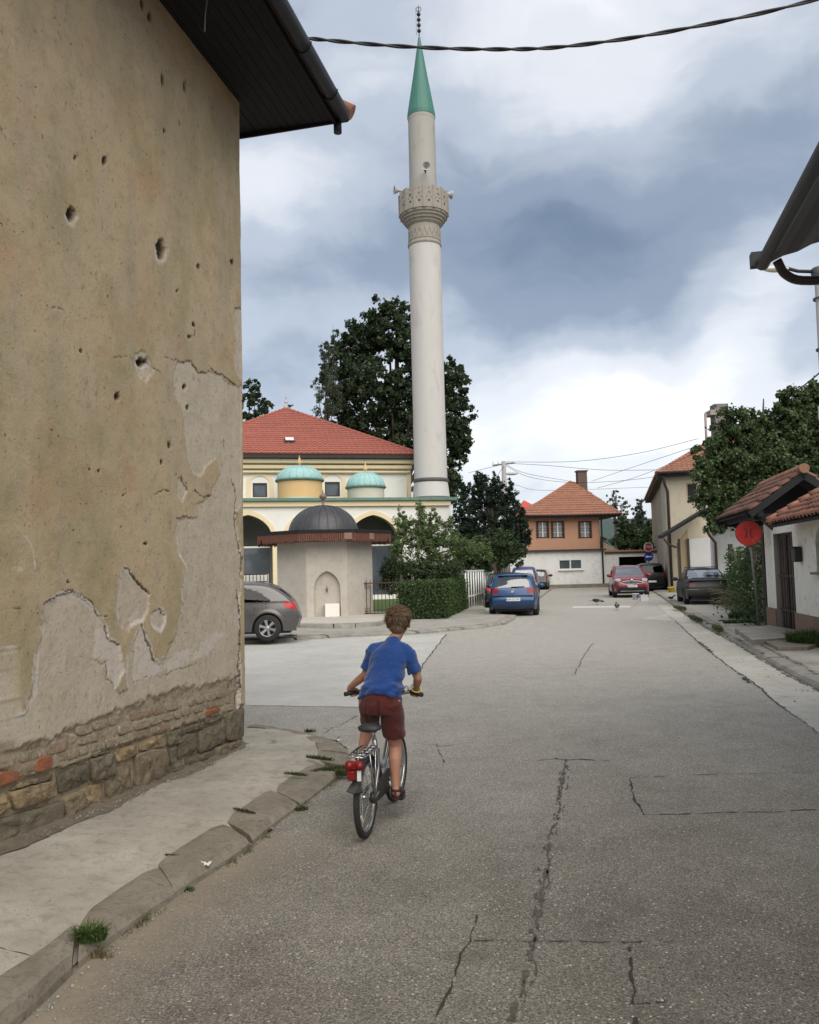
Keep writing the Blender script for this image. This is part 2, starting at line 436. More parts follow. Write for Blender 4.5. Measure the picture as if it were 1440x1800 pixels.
M_GUT = concrete_mat('gutter_concrete', (.50, .475, .42), (.37, .345, .295), (.17, .15, .12), 1.4, .35, .5)
M_EARTH = mat('earth', (.10, .085, .055), (.05, .06, .025), .2, .95, c3=(.035, .05, .016), s3=.8)
M_LAWN = mat('lawn_green', (.075, .12, .03), (.045, .085, .02), 1.5, .95, c3=(.11, .13, .05), s3=9, bs=90, bstr=.8, bd=.02)
M_CRACK = mat('crack_dirt', (.022, .019, .016), (.045, .038, .03), 20, .95)
M_PAINT = mat('road_paint', (.62, .61, .57), (.45, .44, .41), 12, .8, c3=(.3, .29, .27), s3=30)

mb = MB(); mb.quad((-3000, -1500, -.02), (3000, -1500, -.02), (3000, 4500, -.02), (-3000, 4500, -.02))
meta(mb.build('ground', M_EARTH), kind='structure')
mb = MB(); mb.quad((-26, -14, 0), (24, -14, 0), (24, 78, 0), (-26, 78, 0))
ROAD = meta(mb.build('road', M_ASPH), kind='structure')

def sheet(name, pts, z, m, kind='structure', thick=0.0, parent=None):
    """flat sheet whose outline is given by ground pixels or world points"""
    q = [(G(p[0], p[1], z) if len(p) == 2 else Vector(p)) for p in pts]
    mb = MB(); poly = [(p.x, p.y) for p in q]
    fr = (Vector((0, 0, 0)), Vector((1, 0, 0)), Vector((0, 1, 0)), Vector((0, 0, 1)))
    if thick > 0: mb.prism(poly, z - thick, z, fr)
    else:
        tr = tessellate_polygon([[Vector((a, b, 0)) for a, b in poly]]); mb.add([(a, b, z) for a, b in poly], [tuple(x) for x in tr])
    o = mb.build(name, m, parent); 
    if kind and parent is None: o['kind'] = kind
    return o
def rag(pts, n=6, amp=3, seed=1):
    """roughen an outline given in pixels"""
    r = random.Random(seed); out = []
    for a, b in zip(pts, pts[1:] + pts[:1]):
        out.append(a)
        for k in range(1, n):
            t = k / n; s = 1.0 if abs(a[0] - b[0]) > abs(a[1] - b[1]) else 2.0
            out.append((lerp(a[0], b[0], t) + r.uniform(-amp, amp) * .7 * s, lerp(a[1], b[1], t) + r.uniform(-amp, amp) * .3))
    return out
sheet('side_street', rag([(300, 1132), (447, 1130), (600, 1121), (740, 1116), (784, 1115), (765, 1140), (746, 1165), (733, 1193), (712, 1215), (700, 1243), (640, 1243), (443, 1240), (250, 1240)], 4, 2.0, 3), .004, M_SLAB)
sheet('gutter', rag([(1115, 1088), (1150, 1084), (1173, 1080), (1158, 1062), (1180, 1063), (1207, 1080), (1237, 1100), (1293, 1130), (1337, 1157), (1397, 1190), (1440, 1214), (1700, 1370), (1700, 1470), (1440, 1288), (1377, 1243), (1317, 1193), (1277, 1167), (1230, 1130), (1190, 1092), (1150, 1089)], 4, 1.6, 5), .004, M_GUT)
def marks(name, pts, z=.004): return sheet(name, pts, z, M_PAINT)
marks('stop_line', rag([(1006, 1066.2), (1060, 1065.6), (1108, 1065.2), (1108, 1067.6), (1060, 1068), (1008, 1068.6)], 8, .5, 4))

# cracks and tar seams: jagged ribbons of dirt lying in the surface
def crack(pts, w, seed=0, z=.004, par=None, gap=0.12, m=None, jag=1.0):
    r = random.Random(seed); L = polyline([G(p[0], p[1], z) for p in pts], max(8, int(sum((G(*a, z) - G(*b, z)).length for a, b in zip(pts[:-1], pts[1:])) / .045)))
    mb = MB(); side = Vector((0, 0, 0)); prev = None; off = 0
    for i, p in enumerate(L):
        d = (L[min(i + 1, len(L) - 1)] - L[max(i - 1, 0)]).normalized(); n = Vector((-d.y, d.x, 0))
        off = off * .8 + r.uniform(-1, 1) * min(w, .014) * .8 * jag; ww = w * r.uniform(.35, 1.5) * (.5 + .5 * math.sin(i * .37 + seed) ** 2)
        a, b = p + n * (off - ww / 2), p + n * (off + ww / 2)
        if prev is not None and r.random() > gap: mb.quad(prev[0], prev[1], b, a)
        prev = (a, b)
    return mb.build('crack', m or M_CRACK, par or ROAD)
M_TAR = mat('tar_seam', (.055, .048, .039), (.095, .083, .067), 25, .85, c3=(.16, .145, .12), s3=60)
for i, (pts, w, g) in enumerate([
    ([(996, 1334), (993, 1365), (985, 1400), (972, 1470), (958, 1540), (950, 1590), (938, 1650), (934, 1720), (908, 1795)], .021, .1),
    ([(975, 1333), (997, 1336), (1020, 1334), (1048, 1336)], .03, .1), ([(925, 1336), (975, 1334)], .012, .4),
    ([(1048, 1336), (1110, 1337)], .01, .5),
    ([(995, 1345), (984, 1395)], .03, .3), ([(1000, 1350), (990, 1405), (976, 1470), (963, 1540), (955, 1590), (944, 1650), (941, 1720), (916, 1795)], .012, .5), ([(990, 1350), (980, 1400), (966, 1470), (952, 1540), (944, 1590), (931, 1650), (926, 1720), (899, 1795)], .014, .55),
    ([(815, 1652), (880, 1651), (935, 1653), (1110, 1656), (1185, 1655)], .009, .2),
    ([(1110, 1656), (1112, 1710), (1119, 1800)], .016, .08), ([(1119, 1764), (1180, 1764)], .008, .15),
    ([(838, 1608), (822, 1655), (800, 1715), (770, 1800)], .012, .12),
    ([(1106, 1366), (1114, 1395), (1133, 1432)], .018, .05), ([(1106, 1367), (1140, 1365)], .012, .1),
    ([(1140, 1365), (1300, 1359), (1385, 1358), (1560, 1352)], .010, .35), ([(1133, 1432), (1250, 1430), (1345, 1427), (1440, 1422), (1560, 1418)], .014, .12),
    ([(1378, 1244), (1410, 1265), (1440, 1289), (1500, 1330)], .014, .15),
    ([(784, 1115), (765, 1140), (746, 1165), (733, 1193), (728, 1215)], .03, .1),
    ([(640, 1243), (560, 1242), (443, 1240)], .012, .2),
    ([(725, 1308), (768, 1309), (776, 1312)], .010, .15), ([(776, 1312), (800, 1309), (835, 1305)], .008, .2), ([(768, 1309), (772, 1322), (780, 1340)], .010, .1),
    ([(440, 1277), (500, 1281), (545, 1292), (590, 1303), (618, 1318)], .02, .1), ([(560, 1296), (585, 1280), (610, 1268), (628, 1258)], .012, .3),
    ([(540, 1291), (548, 1283), (600, 1277)], .01, .4), ([(590, 1303), (600, 1290), (618, 1286)], .01, .3),
    ([(1043, 1130), (1028, 1150), (1010, 1185)], .02, .25),
    ([(960, 1060), (1005, 1058)], .03, .4), ([(1130, 1050), (1100, 1080)], .02, .6), ([(900, 1115), (925, 1115)], .03, .2),
    ([(600, 1160), (520, 1168), (448, 1166)], .01, .6), ([(735, 1145), (790, 1128), (850, 1122)], .012, .5),
]):
    crack(pts, w, i + 1, gap=g, z=.0085 if i in (16, 17, 28) else .005, m=M_TAR if i < 7 else None)
for i, (pts, w) in enumerate([([(1173, 1081), (1190, 1093), (1230, 1131), (1277, 1168), (1317, 1194), (1377, 1244)], .03), ([(1230, 1128), (1252, 1146)], .06), ([(1300, 1186), (1320, 1200)], .07),
                              ([(1370, 1225), (1386, 1224)], .02), ([(1340, 1190), (1362, 1187)], .02), ([(1400, 1210), (1425, 1213)], .015), ([(1290, 1160), (1310, 1157)], .02)]):
    crack(pts, w, 40 + i, z=.0085, gap=.25)

M_VDIRT = mat('verge_dirt', (.13, .11, .07), (.075, .075, .04), 6, .95, c3=(.2, .18, .12), s3=20)
for i, (pts, w, g) in enumerate([([(1181, 1063), (1207, 1081), (1237, 1101), (1267, 1117)], .10, .35), ([(1267, 1117), (1293, 1132), (1337, 1159), (1397, 1193), (1440, 1216)], .06, .3), ([(1215, 1078), (1250, 1097), (1290, 1120), (1345, 1150)], .12, .55), ([(1320, 1122), (1370, 1150), (1440, 1187)], .07, .45), ([(560, 1124), (650, 1119), (760, 1112), (850, 1105)], .035, .35), ([(447, 1132), (560, 1124)], .03, .2)]):
    crack(pts, w, 70 + i, z=.0088 if i in (0, 1) else (.094 if i in (2, 3) else .0088), gap=g, m=M_VDIRT)
# ---- left house frame: x' runs from the corner back towards the camera, y' is the outward normal
AZW = math.atan(330 / 1440.0)
CORN = G(434, 1316, 0.0); CORN.z = 0
WA = Vector((math.sin(AZW), math.cos(AZW), 0)); WN = Vector((math.cos(AZW), -math.sin(AZW), 0))
WROT = math.atan2(-WA.y, -WA.x)
def wall_tz(px, py):          # pixel -> (t, z) on the wall plane
    r = ray(px, py); k = WN.dot(CORN - EYE) / WN.dot(r); p = EYE + r * k
    return (-(p - CORN).dot(WA), p.z)
def wall_pt(t, n, z): return CORN - WA * t + WN * n + Vector((0, 0, z))
SLOPE = .043
# ---- near left pavement
inner_px = [(0, 1715), (60, 1678), (100, 1650), (165, 1590), (285, 1512), (410, 1432), (505, 1365), (552, 1335)]
outer_px = [(40, 1800), (145, 1697), (250, 1620), (345, 1555), (415, 1510), (500, 1440), (555, 1400), (608, 1356)]
zi = [.10, .10, .095, .09, .075, .06, .05, .045]
inner = [G(p[0], p[1], z) for p, z in zip(inner_px, zi)]; outer = [G(p[0], p[1], 0) for p in outer_px]
inner = [inner[0] - WA * 9, inner[0] - WA * 2] + inner; outer = [outer[0] - WA * 9.5, outer[0] - WA * 1.2] + outer
inner[0].z = inner[1].z = .1
edge_in = smoothline(inner, 6); endc = [(562, 1322), (557, 1303), (538, 1291), (500, 1283), (440, 1277), (400, 1274)]
edge_in += smoothline([G(x, y, .035) for x, y in endc], 4)
n_ = len(edge_in); mbv = []; ncol = 11
for i, e in enumerate(edge_in):
    t = max(-.35, min(12, -(e - CORN).dot(WA)))
    w = CORN - WA * t - WN * (.12 if t > 0 else .12 + .0); w.z = .02 + SLOPE * max(t, 0)
    if t < 0: w = CORN - WN * .3 - WA * t * 1.0; w.z = .03
    for k in range(ncol):
        f = min(1.0, k / (ncol - 2)); p = w.lerp(e, f)
        if k == ncol - 1: p = e + (e - w).normalized() * .12; p.z = .012; mbv.append(p); continue
        p.z += .012 * (vnoise(np.array(p.x * 3), np.array(p.y * 3), 3) - .5) + .012 * math.sin(math.pi * f)
        mbv.append(p)
me = np_mesh('pavement', [tuple(p) for p in mbv], grid_faces(n_, ncol), True); PAVE = meta(link('pavement', me, None, M_PAVE), kind='structure')

def kerb(name, outer, inner, n, m, zt=None, seed=1, batter=.03, kind='structure', gapw=.012, lab=None):
    """a row of kerb stones between two ground lines; each stone is a child"""
    K = bpy.data.objects.new(name, None); COL.objects.link(K); K['kind'] = kind
    r = random.Random(seed); res = 240; O = polyline(outer, res); I = polyline(inner, res)
    cuts = [0.0]; 
    for i in range(n - 1): cuts.append((i + 1 + r.uniform(-.22, .22)) / n)
    cuts.append(1.0); tot = sum((a - b).length for a, b in zip(O[:-1], O[1:]))
    for a, b in zip(cuts[:-1], cuts[1:]):
        g = gapw * r.uniform(.6, 2.2) / tot; a2, b2 = a + g, b - g; ns = 7; vs = []; tilt = r.uniform(-.008, .008); sk = r.uniform(-.02, .02) / tot
        for i in range(ns):
            s = lerp(a2, b2, i / (ns - 1)); 
            o = O[min(res - 1, int((s) * (res - 1)))]; q = I[min(res - 1, max(0, int((s + sk) * (res - 1))))]
            zt_ = q.z + tilt; end = (i in (0, ns - 1)); rd = .014 if end else 0
            for f, z in ((-.0, -.03), (.02, zt_ * .35 + r.uniform(-.004, .004)), (.13 + r.uniform(-.02, .02), zt_ * .9 - rd), (.35, zt_ - rd + r.uniform(-.003, .004)), (.68, zt_ + .004 - rd + r.uniform(-.004, .004)), (1.0, zt_ - rd), (1.0, -.03)):
                p = o.lerp(q, f); vs.append((p.x, p.y, z))
        fs = [(i * 7 + k, (i + 1) * 7 + k, (i + 1) * 7 + k + 1, i * 7 + k + 1) for i in range(ns - 1) for k in range(6)]
        fs += [tuple(range(7)), tuple((ns - 1) * 7 + k for k in reversed(range(7)))]
        mb = MB(); mb.add(vs, fs, False); mb.build('kerb_stone', m, K)
    return K
inK = [p.copy() for p in inner]; 
kerb('kerb', outer, inK, 15, M_KERB, seed=4, gapw=.02)
# rounded end of the kerb at the corner
kerb('kerb', [G(x, y, 0) for x, y in [(610, 1354), (618, 1338), (612, 1322), (592, 1308), (560, 1296), (500, 1285), (440, 1279)]],
     [G(x, y, .045) for x, y in [(553, 1334), (560, 1322), (556, 1305), (538, 1294), (505, 1286), (470, 1281), (430, 1277)]], 5, M_KERB, seed=9, gapw=.02)
# ---- far pavement round the fountain and hedge
far_out_px = [(-250, 1150), (200, 1140), (447, 1131), (600, 1120), (740, 1114), (850, 1104), (888, 1098), (904, 1090), (909, 1084)]
FO = [G(x, y, 0) for x, y in far_out_px]; FI = []
for i, p in enumerate(FO):
    d = (FO[min(i + 1, len(FO) - 1)] - FO[max(i - 1, 0)]).normalized(); nn = Vector((-d.y, d.x, 0)); q = p + nn * .34; q.z = .085; FI.append(q)
kerb('kerb', FO, FI, 26, M_KERB2, seed=12, gapw=.025)
pv = [(p.x, p.y, 0) for p in FI] + [tuple(G(x, y, .08)) for x, y in [(890, 1080), (858, 1079), (842, 1052), (822, 1032), (500, 1032), (-250, 1050)]]
sheet('pavement', pv, .08, M_PAVE2)
sheet('lawn', [(480, 1087), (637, 1087), (705, 1086), (838, 1045), (828, 1022), (200, 1024), (200, 1088)], .10, M_LAWN)
# far kerb beyond the parked cars
kerb('kerb', [G(x, y, 0) for x, y in [(950, 1052), (966, 1040), (974, 1033), (978, 1030)]], [G(x, y, .1) for x, y in [(944, 1051), (961, 1039), (970, 1031), (974, 1028)]], 6, M_KERB2, seed=3)
# ---- right kerb, verge and yard
RO = [G(x, y, 0) for x, y in [(1148, 1040), (1158, 1047), (1181, 1063), (1207, 1080), (1237, 1100), (1267, 1116), (1293, 1131), (1337, 1158), (1397, 1192), (1440, 1215), (1560, 1284), (1900, 1480)]]
RI = []
for i, p in enumerate(RO):
    d = (RO[min(i + 1, len(RO) - 1)] - RO[max(i - 1, 0)]).normalized(); nn = Vector((-d.y, d.x, 0)); nn = nn if nn.x > 0 else -nn; q = p + nn * .36; q.z = .09; RI.append(q)
kerb('kerb', RO, RI, 34, M_KERB2, seed=21, gapw=.03)
pv = [(p.x, p.y, 0) for p in RI] + [(24, RI[-1].y, 0), (26, 60, 0), (RI[0].x, 60, 0)]
sheet('pavement', pv, .085, M_PAVE2)
# ------------------------------------------------------------------ the old plastered house on the left
HOUSE = thing('plastered_house', 'old house with pockmarked peeling plaster wall and exposed stone footing beside the pavement', 'house', tuple(CORN), WROT)
def plaster_mat():
    m, t, b = new_mat('old_plaster'); vec = t.map()
    peel = t.n('Attribute', attribute_name='peel').outputs['Fac']; hole = t.n('Attribute', attribute_name='hole').outputs['Fac']
    rim = t.n('Attribute', attribute_name='rim').outputs['Fac']; band = t.n('Attribute', attribute_name='band').outputs['Fac']
    n1 = t.noise(.9, 6, .62, vec).outputs[0]; n2 = t.noise(5.5, 7, .72, vec, .2).outputs[0]; n3 = t.noise(42, 4, .7, vec).outputs[0]
    n4 = t.noise(2.0, 5, .6, t.map((1.6, 1, .35), (4, 2, 7))).outputs[0]; n5 = t.noise(16, 5, .75, t.map((1, 1, .7), (9, 1, 3)), .3).outputs[0]
    tan = t.mix(t.ramp(n1, [(.32, 0), (.68, 1)]), (.45, .35, .22), (.39, .32, .21))
    tan = t.mix(t.ramp(n4, [(.42, 0), (.72, .8)]), tan, (.36, .30, .225))
    tan = t.mix(t.ramp(t.noise(1.7, 5, .65, t.map((1, 1, .6), (1, 8, 5))).outputs[0], [(.48, 0), (.68, .6)]), tan, (.25, .225, .12))
    tan = t.mix(t.ramp(t.noise(1.3, 4, .6, t.map((1, 1, 1), (21, 8, 5))).outputs[0], [(.55, 0), (.72, .5)]), tan, (.40, .235, .13))
    tan = t.mix(t.ramp(n2, [(.49, 0), (.72, .55)]), tan, (.24, .19, .12))
    tan = t.mix(t.ramp(n5, [(.58, 0), (.69, .65)]), tan, (.17, .13, .08))
    gry = t.mix(t.ramp(n2, [(.35, 0), (.65, 1)]), (.47, .41, .325), (.38, .325, .25))
    gry = t.mix(t.ramp(n4, [(.4, 0), (.7, .7)]), gry, (.49, .43, .345))
    gry = t.mix(t.ramp(n5, [(.57, 0), (.70, .6)]), gry, (.19, .15, .10))
    lo = t.mix(t.ramp(n2, [(.38, 0), (.62, 1)]), (.25, .21, .15), (.36, .30, .22))
    lo = t.mix(t.ramp(n5, [(.5, 0), (.7, .8)]), lo, (.10, .08, .055))
    col = t.mix(peel, tan, gry); col = t.mix(band, col, lo)
    col = t.mix(t.m('MULTIPLY', rim, t.ramp(n2, [(.3, .35), (.6, 1)])), col, (.52, .47, .42))
    col = t.mix(t.ramp(n3, [(.56, 0), (.72, .4)]), col, (.10, .078, .05))
    # small pits
    for sc, th, r_, a in ((17, .86, .24, .85), (38, .82, .26, .7), (80, .8, .3, .5)):
        vo = t.n('TexVoronoi', feature='F1', ins={'Scale': float(sc), 'Vector': t.mix(.06, vec, t.noise(30, 2, .5, vec).outputs['Color'])}); sp = t.n('SeparateColor'); t.L.new(vo.outputs['Color'], sp.inputs[0])
        pit = t.m('MULTIPLY', t.m('GREATER_THAN', sp.outputs[0], th), t.m('LESS_THAN', vo.outputs['Distance'], t.m('MULTIPLY', sp.outputs[1], r_)))
        col = t.mix(t.m('MULTIPLY', pit, a), col, (.075, .056, .036))
    col = t.mix(hole, col, (.035, .027, .02))
    t.L.new(col, b.inputs['Base Color']); b.inputs['Roughness'].default_value = .93; b.inputs['Specular IOR Level'].default_value = .15
    n6 = t.noise(130, 3, .7, vec).outputs[0]; h = t.m('ADD', t.m('ADD', t.m('MULTIPLY', n3, 1.3), t.m('MULTIPLY', n6, .8)), t.m('ADD', t.m('MULTIPLY', n5, .7), t.m('MULTIPLY', n2, .9)))
    bump(t, b, h, .6, .0055); return m
M_PLAST = plaster_mat()
z8 = lambda L: [(x / 3.1304, y / 3.1304 + 500) for x, y in L]
z6 = lambda L: [(x / 3.1304, y / 3.1304 + 1040) for x, y in L]
PEEL = [
    z6([(245, 70), (330, 20), (400, 5), (470, 40), (520, 95), (585, 185), (600, 260), (655, 290), (685, 440), (640, 530), (665, 560), (702, 545), (700, 440), (712, 330), (780, 190), (800, 215), (835, 330), (850, 385), (880, 402), (900, 375), (950, 280), (985, 200), (1010, 60), (1000, -20), (1320, -20), (1322, 300), (1325, 640), (1325, 900), (0, 1400), (-400, 1500), (-400, 800), (0, 740), (60, 720), (140, 680), (180, 560), (200, 380), (235, 200)]),
    z8([(975, 425), (1050, 428), (1090, 487), (1150, 480), (1200, 492), (1285, 560), (1335, 555), (1350, 700), (1345, 900), (1362, 1190), (1300, 1250), (1330, 1480), (1330, 1700), (1000, 1710), (1030, 1560), (985, 1470), (968, 1380), (978, 1292), (1085, 1280), (1092, 1200), (1150, 1170), (1215, 1030), (1190, 960), (1135, 1000), (1110, 1060), (1060, 1030), (1030, 950), (1005, 700), (965, 600), (955, 500)]),
    z8([(690, 1557), (735, 1600), (780, 1660), (830, 1700), (820, 1800), (790, 1850), (745, 1860), (710, 1905), (665, 1870), (640, 1780), (660, 1640)]),
    z6([(843, 120), (875, 92), (905, 110), (915, 165), (880, 222), (840, 180)]),
    z6([(-10, 368), (40, 375), (85, 402), (82, 480), (68, 560), (58, 650), (30, 630), (42, 560), (0, 590), (-10, 600)]),
    z8([(1292, 135), (1366, 125), (1375, 300), (1378, 470), (1340, 540), (1290, 450)]),
    z8([(980, 1060), (1000, 1055), (1032, 1130), (1003, 1200), (975, 1150)]),
    z8([(745, 385), (790, 360), (830, 420), (850, 480), (800, 540), (760, 500), (742, 440)]),
]
CRK = [(z8([(1295, 132), (1320, 122), (1366, 125), (1370, 300), (1378, 480), (1345, 520), (1333, 590), (1352, 700), (1360, 760), (1345, 850), (1348, 1000), (1365, 1190)]), 1.7),
       (z8([(1285, 1070), (1305, 1180), (1298, 1330), (1322, 1450), (1333, 1500), (1328, 1610)]), 1.5), (z8([(1362, 1430), (1375, 1520)]), 2), (z8([(1368, 1285), (1374, 1305)]), 3),
       (z8([(625, 402), (700, 400), (732, 412)]), 1.2), (z8([(805, 415), (845, 460), (885, 487)]), 1.4), (z8([(905, 400), (985, 425), (1050, 425), (1090, 486), (1148, 480)]), 1.6),
       (z8([(1155, 463), (1210, 495), (1255, 520), (1290, 560)]), 2.0), (z8([(685, 1555), (715, 1570), (745, 1610), (785, 1665), (825, 1695)]), 2.4),
       (z8([(1068, 1130), (1105, 1168), (1165, 1165)]), 2.0), (z8([(975, 1295), (1010, 1278), (1055, 1290)]), 1.6), (z8([(998, 1055), (1012, 1095), (1032, 1130)]), 1.5),
       (z8([(860, 1155), (900, 1130), (935, 1140)]), 1.6), (z8([(1070, 222), (1066, 275), (1045, 298)]), 1.5), (z8([(1235, 855), (1247, 920)]), 1.4), (z8([(285, 128), (320, 130), (352, 152)]), 1.3),
       (z6([(245, 80), (290, 35), (380, 5)]), 1.8), (z6([(395, 0), (450, 15), (520, 70)]), 1.8), (z6([(512, 60), (545, 135), (595, 140)]), 1.5), (z6([(580, 185), (600, 262), (655, 290)]), 1.8), (z6([(512, 370), (560, 395), (595, 390), (590, 480)]), 1.4),
       (z6([(780, 185), (800, 215), (820, 290), (840, 340), (850, 385)]), 2.0), (z6([(640, 525), (600, 480)]), 1.2), (z6([(845, 115), (880, 92), (912, 135)]), 1.4), (z6([(0, 368), (45, 375), (88, 405)]), 1.8), (z6([(60, 420), (75, 480), (40, 560), (38, 640), (62, 660)]), 1.3),
       (z6([(925, 290), (955, 275)]), 1.6), (z6([(1310, -10), (1325, 180), (1318, 420), (1325, 520), (1310, 620)]), 1.8), (z6([(740, 500), (820, 470), (900, 470), (980, 430), (1110, 395)]), 1.0), (z8([(358, 1690), (385, 1680), (420, 1690)]), 2.2), (z8([(40, 1150), (65, 1090)]), .9)]
HOL = [(126, 377, 8, 13, .05), (283, 438, 8, 17, .05), (184, 283, 4.5, 7, .03), (349, 469, 3.5, 6, .03), (409, 461, 3, 6, .03), (286, 140, 3.5, 9, .03), (324, 152, 3, 9, .03),
       (252, 636, 9, 8, .055), (207, 697, 5, 7, .03), (133, 278, 2.3, 5, .02), (290, 230, 2.3, 5, .02), (315, 217, 2.3, 4, .02), (312, 512, 1.6, 3, .02), (142, 615, 3.5, 4, .02), (298, 782, 3.5, 6, .022), (285, 813, 2.6, 4, .02),
       (256, 957, 3.6, 4, .025), (158, 826, 2.2, 3, .02), (175, 827, 2.4, 3, .02), (327, 681, 4, 5, .025), (331, 717, 3.5, 5, .02), (250, 6, 3, 9, .03), (264, 28, 3.5, 7, .03), (340, 571, 3, 4, .02), (333, 593, 3, 3, .02), (131, 933, 1.5, 2, .015), (120, 1023, 1.5, 2, .015), (439, 914, 3, 5, .02), (219, 870, 4, 2, .02), (330, 30, 2, 6, .02), (30, 1070, 6, 3, .012)]
def wall_mesh():
    us = np.concatenate([np.linspace(-.30, -.05, 6), np.arange(-.045, .05, .006), np.arange(.055, 3.32, .0075), np.linspace(3.4, 9.0, 40)])
    zs = np.concatenate([np.arange(.0, 5.75, .0085), np.arange(5.76, 8.6, .03)])
    U, Z = np.meshgrid(us, zs, indexing='ij')
    X = CORN.x - WA.x * np.maximum(U, 0); Y = CORN.y - WA.y * np.maximum(U, 0)
    px, py = proj(X, Y, Z); fine = (U > -.06) & (U < 3.36)
    jx = px + 5 * (fbm(U * 16, Z * 16, 3, 5) - .5) + 3.0 * (fbm(U * 60, Z * 60, 2, 8) - .5); jy = py + 7 * (fbm(U * 16, Z * 16, 3, 15) - .5) + 4.0 * (fbm(U * 60, Z * 60, 2, 18) - .5)
    peel = np.zeros(U.shape)
    for pl in PEEL: peel = np.maximum(peel, in_poly(jx, jy, pl).astype(float))
    # beyond the photograph the same decay goes on, lower part first
    out = ~fine; peel[out] = ((fbm(U * 1.5, Z * 1.2, 4, 77) + np.clip(1.3 - Z, -1, 1) * .25) > .62)[out]
    cr = np.zeros(U.shape)
    for pl, w in CRK:
        d = seg_dist(jx + 2.0 * (vnoise(U * 40, Z * 40, 3) - .5), jy, pl); cr = np.maximum(cr, np.clip(.62 * w - d + .25, 0, 1))
    cr *= fine
    hol = np.zeros(U.shape); dep = np.zeros(U.shape); rimh = np.zeros(U.shape)
    for (hx, hy, rx, ry, dp) in HOL:
        r = np.hypot((jx - hx) / rx, (jy - hy) / ry); q = np.clip(1.15 - r, 0, 1)
        dep = np.maximum(dep, dp * np.clip(q * 2.2, 0, 1)); hol = np.maximum(hol, np.clip(q * 2.6, 0, 1))
        if rx > 6: rimh = np.maximum(rimh, np.clip(1 - np.abs(r - 1.35) / .4, 0, 1) * (jy > hy))
    hol *= fine; dep *= fine; rimh *= fine
    # band of eroded brickwork just above the footing
    Zb = Z - SLOPE * np.maximum(U, 0); nb = fbm(U * 5, Z * 5, 4, 31) - .5; nb2 = fbm(U * 22, Z * 22, 3, 37) - .5
    top_px = np.interp(px, [-400, 0, 120, 230, 300, 400, 430], [1400, 1330, 1275, 1240, 1215, 1190, 1180])
    b = np.clip(((py + 26 * nb + 14 * nb2) - top_px) / 10, 0, 1) * fine + (~fine) * np.clip((.62 - Zb + .2 * nb) / .05, 0, 1)
    strip = (U < .135 + .02 * nb) ; b = np.where(strip & (py < 1238 + 6 * nb), 0, b)
    peel = np.where(strip & fine & (px > 425), 0, peel)
    # stones zone: the backing mortar lies deeper still
    foot_px = np.interp(px, [-400, 0, 130, 230, 300, 345, 400, 436], [1420, 1375, 1345, 1305, 1285, 1268, 1258, 1238])
    ft = np.clip(((py + 10 * nb2) - foot_px) / 5, 0, 1) * fine + (~fine) * np.clip((.47 - Zb + .1 * nb) / .03, 0, 1)
    D = .014 * (fbm(U * 1.3, Z * 1.3, 3, 1) - .5) + .006 * (fbm(U * 7, Z * 7, 3, 2) - .5) + .0016 * (fbm(U * 45, Z * 45, 2, 3) - .5)
    pb = peel.copy(); k = pb.copy()
    for _ in range(1):
        k[1:-1, 1:-1] = (pb[1:-1, 1:-1] * 4 + pb[:-2, 1:-1] + pb[2:, 1:-1] + pb[1:-1, :-2] + pb[1:-1, 2:]) / 8; pb = k.copy()
    D -= pb * (.008 + .006 * (fbm(U * 9, Z * 9, 3, 12))) + cr * .008 + dep + .016 * b + .034 * ft
    D -= (b > .5) * (ft < .5) * .016 * (fbm(U * 14, Z * 26, 3, 55))
    # pale edges where the skim coat has broken off
    g = np.zeros(U.shape); w_ = 3
    g[w_:-w_, w_:-w_] = np.abs(peel[2 * w_:, w_:-w_] - peel[:-2 * w_, w_:-w_]) + np.abs(peel[w_:-w_, 2 * w_:] - peel[w_:-w_, :-2 * w_])
    rim = np.clip(g, 0, 1) * np.clip((fbm(U * 6, Z * 6, 3, 91) - .42) * 8, 0, 1) * (py > 960)
    wide = in_poly(jx, jy, z6([(245, 100), (250, 200), (225, 380), (215, 560), (160, 650), (130, 660), (180, 560), (205, 330)])) | in_poly(jx, jy, z6([(530, 200), (580, 190), (600, 260), (650, 290), (685, 440), (640, 530), (600, 480), (590, 400), (520, 370)])) | in_poly(jx, jy, z6([(745, 230), (790, 190), (850, 390), (890, 400), (860, 470), (740, 510), (735, 440), (750, 330)])) | in_poly(jx, jy, z6([(640, 120), (700, 180), (770, 120), (770, 80), (710, 150), (660, 90)])) | in_poly(jx, jy, z6([(800, 470), (920, 380), (1000, 330), (1100, 300), (1210, 200), (1240, 230), (1150, 340), (990, 420)]))
    rim = np.maximum(rim, (wide & (fbm(U * 9, Z * 9, 3, 19) > .36)) * .85); rim = np.maximum(rim, rimh)
    rim *= (ft < .3)
    scr = (seg_dist(jx, jy, z8([(140, 1385), (175, 1440), (190, 1520), (195, 1560)])) < 1.2) | (np.hypot((jx - 33) / 8, (jy - 1001) / 4) < 1) | (np.hypot((jx - 26) / 4, (jy - 924) / 4) < 1) | (seg_dist(jx, jy, z6([(300, 840), (350, 780), (480, 800)])) < 1.6) | (seg_dist(jx, jy, z6([(40, 760), (110, 710), (150, 700)])) < 1.6)
    rim = np.maximum(rim, scr * .8)
    # wrap round the corner with a worn edge
    rc = .03; th = np.clip((U + rc) / (2 * rc), 0, 1) * math.pi / 2
    lx = np.where(U > rc, U, np.where(U < -rc, 0, rc - rc * np.sin(th))); ly = np.where(U > rc, 0, np.where(U < -rc, U, -rc + rc * np.sin(th) * 0 - rc * 0))
    lx = np.where(np.abs(U) <= rc, rc * (1 - np.cos(th)), lx); ly = np.where(np.abs(U) <= rc, -rc * (1 - np.sin(th)), ly)
